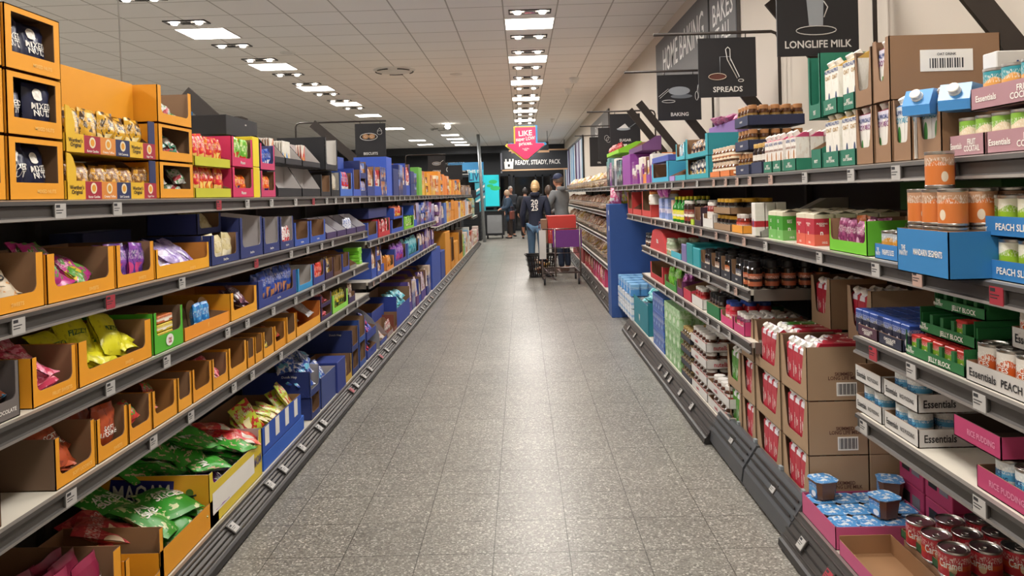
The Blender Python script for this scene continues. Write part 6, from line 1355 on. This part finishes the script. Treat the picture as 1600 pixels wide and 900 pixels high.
# ready steady pack board
WD = mat('wood_strip', 'c9a07a', .5)
DP = 29.2; mb = MB().box(-.75, 1.8, DP, DP+.08, 2.5, 3.3, CHAR).box(-.78, 1.8, DP-.03, DP, 2.5, 2.55, WD).box(-.45, 1.8, DP-.03, DP, 3.25, 3.3, WD).box(-.78, -.72, DP-.03, DP, 2.42, 3.2, mat('grey_print'))
mb.text('READY, STEADY, PACK', .17, (.66, DP-.002, 2.8), (1, 0, 0), (0, 0, 1), WR, True, 1.75)
mb.add([(-.62, DP-.003, 2.58), (-.3, DP-.003, 2.58), (-.28, DP-.003, 2.86), (-.64, DP-.003, 2.86)], [(0, 1, 2, 3)], WR); mb.add([(-.5, DP-.005, 2.66), (-.42, DP-.005, 2.66), (-.42, DP-.005, 2.76), (-.5, DP-.005, 2.76)], [(0, 1, 2, 3)], SGN)
for x in (-.6, -.45, -.33): mb.box(x, x+.06, DP-.004, DP-.001, 2.86, 2.96, WR)
o = link('pack_board', mb, label='long dark board reading ready steady pack above the far doors', cat='sign'); 
hk = MB()
for x in (-.5, .6, 1.7): hk.tube([(x, DP+.04, 3.22), (x, DP+.04, ZC)], .012, ARM, 6)
link('rod', hk, o)
mb = MB().box(-.3, .95, 24.95, 25.0, 2.95, 3.02, WD).box(-.28, .93, 24.95, 25., 3.02, 3.3, CHAR); mb.tube([(-.2, 25, 3.3), (-.2, 25, ZC)], .01, ARM, 6).tube([(.9, 25, 3.3), (.9, 25, ZC)], .01, ARM, 6)
link('header_board', mb, label='small dark header board with a wooden edge behind the pink arrow', cat='board')
# far left wall graphics
mb = MB().box(-4.2, -2.2, YF-.14, YF-.1, 2.5, 2.54, WR); mb.text('OUR SHOPPERS ARE', .1, (-3.1, YF-.142, 3.0), (1, 0, 0), (0, 0, 1), WR, True, 1.3); mb.text('SAVING SHELVES', .22, (-3.0, YF-.142, 2.75), (1, 0, 0), (0, 0, 1), WR, True, 2.)
link('wall_lettering', mb, label='white lettering across the dark far wall left of the tills', cat='lettering')
# window with striped film on the right wall, far down
mb = MB(); cols = ['8fb6d0', 'e3e6ee', '5a4a80', 'c9d3e3', '7a5a8a', 'e9ecf2', '4a8ab5', 'b5c9e0']
y = 22.
k = 0
while y < 31: mb.box(XR-.03, XR-.01, y, y+.62, 1.75, 3.2, mat('film_'+cols[k % 8], cols[k % 8], .4)); y += .62; k += 1
o = link('window_2', mb, kind='structure'); fr = MB()
for yy in (22, 25, 28, 31): fr.box(XR-.05, XR-.005, yy-.04, yy+.04, 1.7, 3.25, ALU)
fr.box(XR-.05, XR-.005, 22, 31, 1.68, 1.75, ALU).box(XR-.05, XR-.005, 22, 31, 3.2, 3.27, ALU); link('window_frame', fr, o)
# tills
DK = mat('till_dark', '26282c', .4); GRY = mat('till_panel', '9a9c9e', .5)
sp_y = 27.4
mb = MB().box(-1.36, -.66, sp_y, sp_y+.5, .12, .98, DK); o = link('packing_counter', mb, label='packing counter on castors with a pale grey front panel', cat='counter')
link('front_panel', MB().box(-1.28, -.74, sp_y-.012, sp_y-.002, .2, .86, GRY, .01), o); link('worktop', MB().box(-1.4, -.62, sp_y-.05, sp_y+.55, .98, 1.02, DK), o)
for x in (-1.28, -.74):
    for y in (.08, .42): link('castor', MB().tube([(x-.02, sp_y+y, .06), (x+.02, sp_y+y, .06)], .06, DK, 12).box(x-.015, x+.015, sp_y+y-.015, sp_y+y+.015, .06, .13, CHR), o)
mb = MB().box(-2.05, -1.45, 26.3, 27.6, 0, 1.0, DK)
for k in range(6): mb.box(-2.06, -1.44, 26.28, 26.3, .15+.14*k, .19+.14*k, ALU)
link('checkout_counter', mb, label='dark checkout counter left of the packing counter', cat='counter')
mb = MB().box(-2.02, -1.5, 26.6, 26.75, 1.0, 1.35, DK).tube([(-1.78, 26.7, 1.3), (-1.78, 26.7, 1.7)], .03, DK).box(-1.95, -1.6, 26.62, 26.66, 1.5, 1.78, DK); link('till_screen', mb, label='dark till equipment standing on the checkout counter', cat='till')
link('pole', MB().tube([(-1.3, 25.6, 0), (-1.42, 25.6, ZC)], .055, mat('pole_grey', '8f9496', .35, .4), 12), label='pale metal pole rising to the ceiling beside the tills', cat='pole')
mb = MB().box(-1.56, -.82, 29.4, 29.46, 1.1, 2.42, DK); o = link('info_screen', mb, label='bright cyan information screen behind the tills', cat='screen')
mb = MB().box(-1.51, -.87, 29.385, 29.399, 1.15, 2.37, mat('screen_cyan', '28b4bc', .3, emit=.45)); disc_ = mat('screen_green', '2fa05a', .4, emit=.5)
link('display', mb, o); mb = MB()
for cx, cz, r_ in ((-1.1, 2.1, .13), (-1.02, 1.85, .15), (-1.22, 1.95, .1)):
    mb.add([(cx+r_*1.3*math.cos(a), 29.383, cz+r_*.6*math.sin(a)) for a in [i*2*PI/14 for i in range(14)]], [tuple(range(14))], disc_)
link('picture', mb, o); link('stand', MB().box(-1.1, -.98, 29.41, 29.46, 0, 1.1, DK), o)
mb = MB().box(-2.75, -1.42, 28.6, 28.65, 2.55, 2.85, mat('sign_blue', '3a86b8', .5)).box(-1.98, -1.42, 28.55, 28.6, 2.1, 2.55, mat('sign_cyan', '3fb0c9', .5))
mb.text('LIVE', .3, (-1.72, 28.548, 2.3), (1, 0, 0), (0, 0, 1), cm('1f3f6a'), True, .5); mb.text('THIS IS', .12, (-1.8, 28.548, 2.5), (1, 0, 0), (0, 0, 1), W_, True, .5)
o = link('blue_sign', mb, label='stepped blue and cyan promotional sign by the tills', cat='sign')
link('leg', MB().box(-2.7, -2.64, 28.6, 28.65, 0, 2.55, DK).box(-1.5, -1.44, 28.6, 28.65, 0, 2.1, DK), o)
mb = MB().box(-1.72, -1.34, 27.9, 27.95, 1.0, 2.05, mat('poster_teal', '3f9fb0', .5))
for k in range(3): mb.prism([(-1.7, 27.895, 1.3+.2*k), (-1.36, 27.895, 1.5+.2*k), (-1.36, 27.895, 1.58+.2*k), (-1.7, 27.895, 1.38+.2*k)], (0, .004, 0), W_ if k != 1 else cm('1f3050'))
o = link('poster', mb, label='teal poster with diagonal white stripes beside the cyan screen', cat='poster'); link('stand', MB().box(-1.56, -1.5, 27.91, 27.94, 0, 1.0, DK), o)
mb = MB().box(-2.75, -2.1, 23.5, 24.2, 0, 2.35, mat('cabinet_black', '1f2024', .4)).box(-2.74, -2.11, 23.49, 23.5, 1.9, 1.93, GRY)
mb.text('m', .14, (-2.42, 23.488, 2.12), (1, 0, 0), (0, 0, 1), WD)
link('display_cabinet', mb, label='tall black cabinet at the end of the left shelving', cat='cabinet')
for k in range(5):
    spawn(boxm(.14, .12, .34, ('5a5a7a', '8a6a5a', 'c9c0b8')[k % 3], 'e0d0c0', 'b06a4a', k, 'band'), (-1.62+.0*k, 22.4+.36*k, ZT-.66+.0), (0, 0, PI/2), 'narrow printed carton on the last short shelf', 'carton', 'cartons on the last short shelf')
# ================================================================ people and trolley
def skin(name, joints, edges, m, parent=None, sub=2, loc=(0, 0, 0), root=0, smooth_=True):
    """joints: {key: (x, y, z, r[, r2])}; grows one continuous surface over the edges"""
    keys = list(joints); me = bpy.data.meshes.new(name)
    me.from_pydata([joints[k][:3] for k in keys], [(keys.index(a), keys.index(b)) for a, b in edges], [])
    o = bpy.data.objects.new(name, me); C.objects.link(o); o.location = loc
    if parent: o.parent = parent
    sk = o.modifiers.new('skin', 'SKIN'); sk.use_smooth_shade = True
    for i, k in enumerate(keys):
        j = joints[k]; v = me.skin_vertices[0].data[i]; v.radius = (j[3], j[4] if len(j) > 4 else j[3]); v.use_root = (i == root)
    s_ = o.modifiers.new('sub', 'SUBSURF'); s_.levels = sub; s_.render_levels = sub
    me.materials.append(m)
    return o
def bake(o):
    dg = bpy.context.evaluated_depsgraph_get(); ev = o.evaluated_get(dg); me = bpy.data.meshes.new_from_object(ev)
    o.modifiers.clear(); o.data = me; me.polygons.foreach_set('use_smooth', [True]*len(me.polygons)); return o
SKN = mat('skin', 'c08a70', .5); 
def head_mesh(hairc, cap=None, long_=False, bun=False):
    """head looking towards -y (local): skull, jaw, nose, ears, eyes, mouth"""
    vs = []; n, mm = 20, 16
    mb = MB()
    for j in range(mm+1):
        t = PI*j/mm
        for i in range(n):
            a = 2*PI*i/n; x = .075*math.sin(t)*math.cos(a); y = .095*math.sin(t)*math.sin(a); z = .118*math.cos(t)
            if z < 0: x *= 1+z*2.2; y = y*(1+z*1.2) - .01*(-z/.118)
            if y < -.07 and abs(x) < .016 and -.035 < z < .015: y -= .018*(1-abs(x)/.016)*(1 if z < -.01 else .6)
            if y < 0 and .008 < z < .035 and abs(abs(x)-.03) < .018: y += .008
            vs.append((x, y, z))
    fs = [(j*n+i, (j+1)*n+i, (j+1)*n+(i+1) % n, j*n+(i+1) % n) for j in range(mm) for i in range(n)]
    mb.add(vs, fs, SKN, True)
    for s_ in (-1, 1):
        mb.lathe([(0, -.01), (.012, -.006), (.016, .004), (0, .008)], SKN, 8, (s_*.077, .005, -.01))
    dk = mat('eye_dark', '2a1f1c', .3)
    for s_ in (-1, 1): mb.lathe([(0, -.006), (.007, 0), (0, .006)], dk, 8, (s_*.03, -.083, .012))
    mb.box(-.022, .022, -.094, -.086, -.056, -.05, mat('lip', '9a5048', .5))
    return mb
def hair_mesh(c, kind):
    mb = MB(); n, mm = 20, 12; vs = []
    mh = mat('hair_'+c, c, .5, var=.2, scale=60)
    low = {'short': .58, 'bob': .72, 'cap': .5}[kind] if kind in ('short', 'bob', 'cap') else .68
    for j in range(mm+1):
        for i in range(n):
            a = 2*PI*i/n; front = max(0, -math.sin(a)); t = PI*low*(1-.42*front)*j/mm
            k = 1.08 + .02*noise.noise(Vector((i*.9, j*.9, 1)))
            vs.append((.078*k*math.sin(t)*math.cos(a), .1*k*math.sin(t)*math.sin(a), .122*k*math.cos(t)))
    fs = [(j*n+i, (j+1)*n+i, (j+1)*n+(i+1) % n, j*n+(i+1) % n) for j in range(mm) for i in range(n)]
    mb.add(vs, fs, mh, True)
    if kind == 'tied':
        mb.lathe([(0, -.06), (.045, -.045), (.06, 0), (.045, .045), (0, .06)], mh, 12, (0, .1, -.02))
        mb.lathe([(0, -.16), (.03, -.13), (.045, -.08), (.04, -.02), (0, .0)], mh, 10, (0, .09, -.03))
    return mb
def cap_mesh(c):
    mb = MB(); m = cm(c, .7)
    mb.lathe([(.088, .035), (.092, .05), (.088, .085), (.065, .12), (.03, .137), (0, .14)], m, 20)
    vs = [(.085*math.sin(a), -.06-.1*math.cos(a), .045-.012*abs(math.cos(a))) for a in [(-1+2*i/12)*PI/2 for i in range(13)]]
    mb.prism(vs, (0, 0, .006), m); return mb
def hand(mb_j, side):
    pass
def person(loc, face, hgt, top, legs, hairc, hairk, label, cap=None, arms='down', coat=.0, hood=False, shoe='2a2a2c', legw=1., bag=None, lean=0., text=None, top_rough=.8, stride=.0, look=0.):
    """figure facing -y before it is turned by face (radians about z)"""
    s = hgt/1.75; root = bpy.data.objects.new('person', None); C.objects.link(root); root.location = loc; root.rotation_euler = (0, 0, face); root['label'] = label; root['category'] = 'person'
    S = lambda *p: tuple(v*s for v in p)
    hipz, kz, az = .93, .5, .09; shz = 1.42; ln = lean
    sh = {1: (.19, -ln*.9, shz), -1: (-.19, -ln*.9, shz)}
    if arms == 'down': el = {k: (k*.25, .03-ln*.6, 1.13) for k in (1, -1)}; wr = {k: (k*.25, -.05-ln*.5, .87) for k in (1, -1)}
    elif arms == 'push': el = {k: (k*.24, -.08-ln, 1.16) for k in (1, -1)}; wr = {k: (k*.2, -.33-ln, 1.07) for k in (1, -1)}
    else: el = {k: (k*.24, -.05-ln, 1.14) for k in (1, -1)}; wr = {k: (k*.1, -.26-ln, 1.08) for k in (1, -1)}
    J = {'pel': S(0, 0, hipz+.03, .12, .1), 'wa': S(0, -ln*.4, 1.12, .115, .09), 'ch': S(0, -ln*.8, 1.32, .14, .1), 'nb': S(0, -ln*.95, 1.46, .06, .055), 'nk': S(0, -ln*1.02, 1.53, .05, .05), 'hd': S(0, -ln*1.05, 1.6, .05, .05)}
    E = [('pel', 'wa'), ('wa', 'ch'), ('ch', 'nb'), ('nb', 'nk'), ('nk', 'hd')]
    for k in (1, -1):
        t = 'R' if k > 0 else 'L'; yk = -.1*stride*k
        J['h'+t] = S(k*.09, 0, hipz-.05, .085, .085); J['k'+t] = S(k*.095, yk*.6-.01, kz, .056, .058); J['a'+t] = S(k*.1, yk+.02, az, .04, .042); J['t'+t] = S(k*.11, yk-.12, .035, .032, .028)
        J['s'+t] = S(*sh[k], .055, .055); J['e'+t] = S(*el[k], .04, .04); J['w'+t] = S(*wr[k], .028, .026)
        E += [('pel', 'h'+t), ('h'+t, 'k'+t), ('k'+t, 'a'+t), ('a'+t, 't'+t), ('ch', 's'+t), ('s'+t, 'e'+t), ('e'+t, 'w'+t)]
        # palm, four fingers and a thumb
        w_ = Vector(wr[k]); dirv = (Vector(wr[k])-Vector(el[k])).normalized(); side = Vector((1, 0, 0)) if arms != 'down' else Vector((0, -1, 0)); dn = dirv.cross(side).normalized()
        if dn.z > 0: dn = -dn
        pm = w_+dirv*.05; J['p'+t] = S(*pm, .03, .016); E.append(('w'+t, 'p'+t))
        for q, ln_ in enumerate((.062, .072, .068, .052)):
            off = side*(-.027+.018*q); b0 = pm+dirv*.03+off; b1 = b0+dirv*ln_*.5+dn*.012; b2 = b1+dirv*ln_*.3+dn*.03
            J['f%d0'%q+t] = S(*b0, .0095, .0095); J['f%d1'%q+t] = S(*b1, .0085, .0085); J['f%d2'%q+t] = S(*b2, .0075, .0075)
            E += [('p'+t, 'f%d0'%q+t), ('f%d0'%q+t, 'f%d1'%q+t), ('f%d1'%q+t, 'f%d2'%q+t)]
        th = pm-side*.035*1+dn*.005; J['th0'+t] = S(*th, .011, .011); J['th1'+t] = S(*(th+dirv*.035+dn*.01-side*.008), .009, .009); E += [('w'+t, 'th0'+t), ('th0'+t, 'th1'+t)]
    body = bake(skin('body', J, E, SKN, root))
    # head joined to the body surface
    hm = head_mesh(hairc); hz = Vector(S(0, -ln*1.08-.01, 1.645))
    ho = link('head', hm, root, tuple(hz), (0, 0, look)); ho.scale = (s, s, s)
    link('hair', hair_mesh(hairc, hairk), ho)
    if cap: link('cap', cap_mesh(cap), ho)
    # clothes
    G = .022 + coat*.02
    TJ = {k: (v[0], v[1], v[2], v[3]+G*s, v[4]+G*s) for k, v in J.items() if k in ('pel', 'wa', 'ch', 'sR', 'sL', 'eR', 'eL')}
    TJ['wR'] = (*(Vector(J['wR'][:3])*.97+Vector(J['eR'][:3])*.03), .04*s, .038*s); TJ['wL'] = (*(Vector(J['wL'][:3])*.97+Vector(J['eL'][:3])*.03), .04*s, .038*s)
    TJ['nb'] = (*J['nb'][:3], .085*s, .075*s)
    low = .93 - coat*.3; TJ['pel'] = S(0, 0, .98, .15+coat*.02, .13+coat*.02); TJ['hem'] = S(0, 0, low-.05, .155+coat*.03, .135+coat*.03)
    TE = [('pel', 'wa'), ('wa', 'ch'), ('ch', 'nb'), ('pel', 'hem')]+[e for k in 'RL' for e in (('ch', 's'+k), ('s'+k, 'e'+k), ('e'+k, 'w'+k))]
    tm = mat('cloth_'+top, top, top_rough, var=.12, scale=14)
    tp = bake(skin('coat' if coat else 'hoodie' if hood else 'jacket', TJ, TE, tm, root))
    if hood:
        hd = MB().lathe([(.0, -.05), (.07, -.045), (.1, -.01), (.1, .03), (.075, .05), (.06, .04)], tm, 16, tuple(S(0, .05-ln, 1.5)))
        link('hood', hd, tp)
    lm = mat('cloth_'+legs, legs, .8, var=.1, scale=14)
    LJ = {'pel': S(0, 0, hipz+.02, .14, .12)}; LE = []
    for t in 'RL':
        for q, r_ in (('h', .1), ('k', .072*legw), ('a', .058*legw)): LJ[q+t] = (*J[q+t][:3], r_*s, r_*s)
        LJ['a'+t] = (J['a'+t][0], J['a'+t][1], J['a'+t][2]-.0, .056*legw*s, .058*legw*s)
        LE += [('pel', 'h'+t), ('h'+t, 'k'+t), ('k'+t, 'a'+t)]
    bake(skin('trousers', LJ, LE, lm, root))
    for t in 'RL':
        a, b = Vector(J['a'+t][:3]), Vector(J['t'+t][:3]); sm = cm(shoe, .5)
        SJ = {'b': (a.x, a.y+.02*s, .045*s, .045*s, .045*s), 'm': (a.x, a.y-.08*s, .04*s, .045*s, .036*s), 'f': (b.x, b.y-.05*s, .032*s, .042*s, .028*s)}
        bake(skin('shoe', SJ, [('b', 'm'), ('m', 'f')], sm, root, root=1))
    if text:
        tb = MB()
        for t_, zz in text: tb.text(t_, .085*s, (0, 0, 0), (-1, 0, 0), (0, 0, 1), W_, True, .2*s); 
        tb = MB()
        for t_, zz in text:
            tb.text(t_, .095*s, (0, .146*s-ln*.8*s, zz*s), (-1, 0, 0), (0, 0, 1), W_, True, .17*s, off=.004)
        link('printed_number', tb, tp)
    return root
person((.27, 15.0, 0), math.radians(172), 1.84, '1c2236', '5a7a98', 'c9a878', 'tied', 'woman with tied blonde hair in a navy hoodie numbered 2025', hood=True, arms='down', shoe='6a5a4a', text=(('20', 1.36), ('25', 1.25)), look=0)
person((.82, 15.25, 0), math.radians(-128), 1.96, '777a7c', '28344a', '4a3a30', 'short', 'man in a grey hoodie and dark blue cap by the trolley', cap='27304e', hood=True, arms='push', shoe='8a5a3a', lean=.07)
person((-.44, 27.3, 0), math.radians(-75), 1.74, '2f4256', '3a2f2a', 'b09478', 'bob', 'person in a blue coat with short light hair at the packing counter', coat=1., arms='front', lean=.08)
person((-.42, 28.4, 0), math.radians(20), 1.88, '22262e', '22232a', '8a8580', 'short', 'grey haired person standing behind the blue coated one', coat=.6, arms='down')
person((.12, 26.8, 0), math.radians(178), 1.8, '17191d', '17181b', '2a2422', 'bob', 'person all in black seen from behind, nearer the counter', coat=1., arms='down', legw=1.3)
person((.5, 27.2, 0), math.radians(190), 1.86, '1b1c20', '15161a', '5a5450', 'short', 'person in black with greying hair, right of the other', coat=.8, arms='down', legw=1.2)
person((.62, 17.2, 0), math.radians(200), 1.76, '3a3532', '2a2a2e', '4a3a30', 'bob', 'person with brown hair half hidden between the couple', coat=.5, arms='down')
b_ = MB().box(-.13, .13, -.05, .05, -.3, 0, cm('7a3f34', .6), .02).tube([(-.1, 0, -.02), (-.08, 0, .16), (.08, 0, .16), (.1, 0, -.02)], .008, cm('5a2f28'), 6)
link('handbag', b_, None, (-.36, 27.0, 1.0), (0, 0, 1.2), label='reddish brown bag hanging beside the blue coated person', cat='bag')
# trolley
TM = mat('trolley_metal', '8a7f7c', .3, .9); TRED = mat('trolley_plastic', '6a3a42', .45)
def wires(mb, corners_top, corners_bot, n, m, r=.003):
    for a in range(4):
        p, q = Vector(corners_top[a]), Vector(corners_top[(a+1) % 4]); p2, q2 = Vector(corners_bot[a]), Vector(corners_bot[(a+1) % 4])
        for i in range(n): t = i/n; mb.tube([tuple(p.lerp(q, t)), tuple(p2.lerp(q2, t))], r, m, 4)
        for k in range(1, 5): t = k/5; mb.tube([tuple(p.lerp(p2, t)), tuple(q.lerp(q2, t))], r*.8, m, 4)
    mb.tube(corners_top, .009, m, 6, True); mb.tube(corners_bot, .006, m, 6, True)
tr = bpy.data.objects.new('shopping_trolley', None); C.objects.link(tr); tr.location = (.68, 13.56, 0); tr.scale = (1.03, 1, 1.06); tr['label'] = 'wire shopping trolley holding a red box, with a purple panel'; tr['category'] = 'trolley'
x0, x1, y0, y1 = -.36, .34, -.45, .45
mb = MB(); wires(mb, [(x0+.02, y0, .92), (x1-.02, y0, .92), (x1-.02, y1, .88), (x0+.02, y1, .88)], [(x0+.06, y0+.04, .52), (x1-.06, y0+.04, .52), (x1-.06, y1-.1, .55), (x0+.06, y1-.1, .55)], 9, TM)
link('basket', mb, tr)
link('purple_panel', MB().box(-.16, .33, y0-.012, y0-.004, .62, .9, cm('6a2f7a', .45)), tr)
mb = MB()
for x in (x0+.02, -.12, x1-.04): mb.tube([(x, y0-.01, .93), (x, y0+.0, .14)], .014, TM, 8)
mb.tube([(x0+.02, y0, .2), (x1-.04, y0, .2), (x1-.08, y1, .2), (x0+.06, y1, .2)], .014, TM, 8, True); mb.tube([(x0+.02, y0, .16), (-.12, y0, .08), (x0+.02, y0, .3)], .012, TM, 6)
for k in range(6): mb.tube([(x0+.05, y0+.12*k+.08, .2), (x1-.06, y0+.12*k+.08, .2)], .005, TM, 4)
link('chassis', mb, tr)
link('handle', MB().tube([(x0, y1, .9), (x0, y1+.08, 1.0), (x1, y1+.08, 1.0), (x1, y1, .9)], .014, TRED, 8), tr)
for x in (x0+.05, x1-.07):
    for y in (y0+.03, y1-.05):
        link('castor', MB().tube([(x-.015, y, .055), (x+.015, y, .055)], .055, DK, 14).box(x-.02, x+.02, y-.012, y+.012, .055, .18, TM), tr)
link('carton_box', MB().box(-.22, .27, -.2, .2, 0, .48, cm('c0382f', .5), .004), None, (.66, 13.42, .72), (0, 0, .04), label='red cardboard box standing up in the trolley', cat='box')
link('carton_box', MB().box(-.05, .05, -.15, .15, 0, .42, cm('8a6a52'), .003), None, (.38, 13.45, .72), (0, 0, .04), label='brown box edge left of the red box in the trolley', cat='box')
link('paper_sheet', MB().box(-.06, .06, -.004, .004, -.5, 0, WHITEC), None, (.34, 13.09, .96), label='white paper sheet hanging at the trolley corner', cat='paper')
# black shopping basket on the floor
mb = MB(); tc = [(-.27, -.18, .37), (.27, -.18, .37), (.27, .18, .37), (-.27, .18, .37)]; bc = [(-.2, -.13, .01), (.2, -.13, .01), (.2, .13, .01), (-.2, .13, .01)]
PB = mat('basket_black', '1d1b1d', .45)
for a in range(4):
    p, q, p2, q2 = Vector(tc[a]), Vector(tc[(a+1) % 4]), Vector(bc[a]), Vector(bc[(a+1) % 4])
    for i in range(12): t0, t1 = i/12+.01, (i+.6)/12; mb.add([p.lerp(q, t0), p.lerp(q, t1), p2.lerp(q2, t1), p2.lerp(q2, t0)], [(0, 1, 2, 3)], PB)
    for k in range(5): t = k/4*.98; mb.tube([tuple(p.lerp(p2, t)), tuple(q.lerp(q2, t))], .008 if k else .016, PB, 5)
mb.add(bc, [(0, 1, 2, 3)], PB)
link('shopping_basket', mb, None, (.34, 14.5, 0), (0, 0, .1), scale=(1.08, 1.08, 1.15), label='black plastic shopping basket standing on the floor', cat='basket')
for i in range(7):
    e = Euler((-1.0, RND.uniform(-.4, .4), RND.uniform(0, 6)))
    spawn(BRD[i % 5], (.34+RND.uniform(-.12, .12), 14.5+RND.uniform(-.05, .05), .06+.03*i), e, 'wrapped grocery inside the black shopping basket', 'grocery', 'groceries in the black basket', scale=(.6, .6, .6))
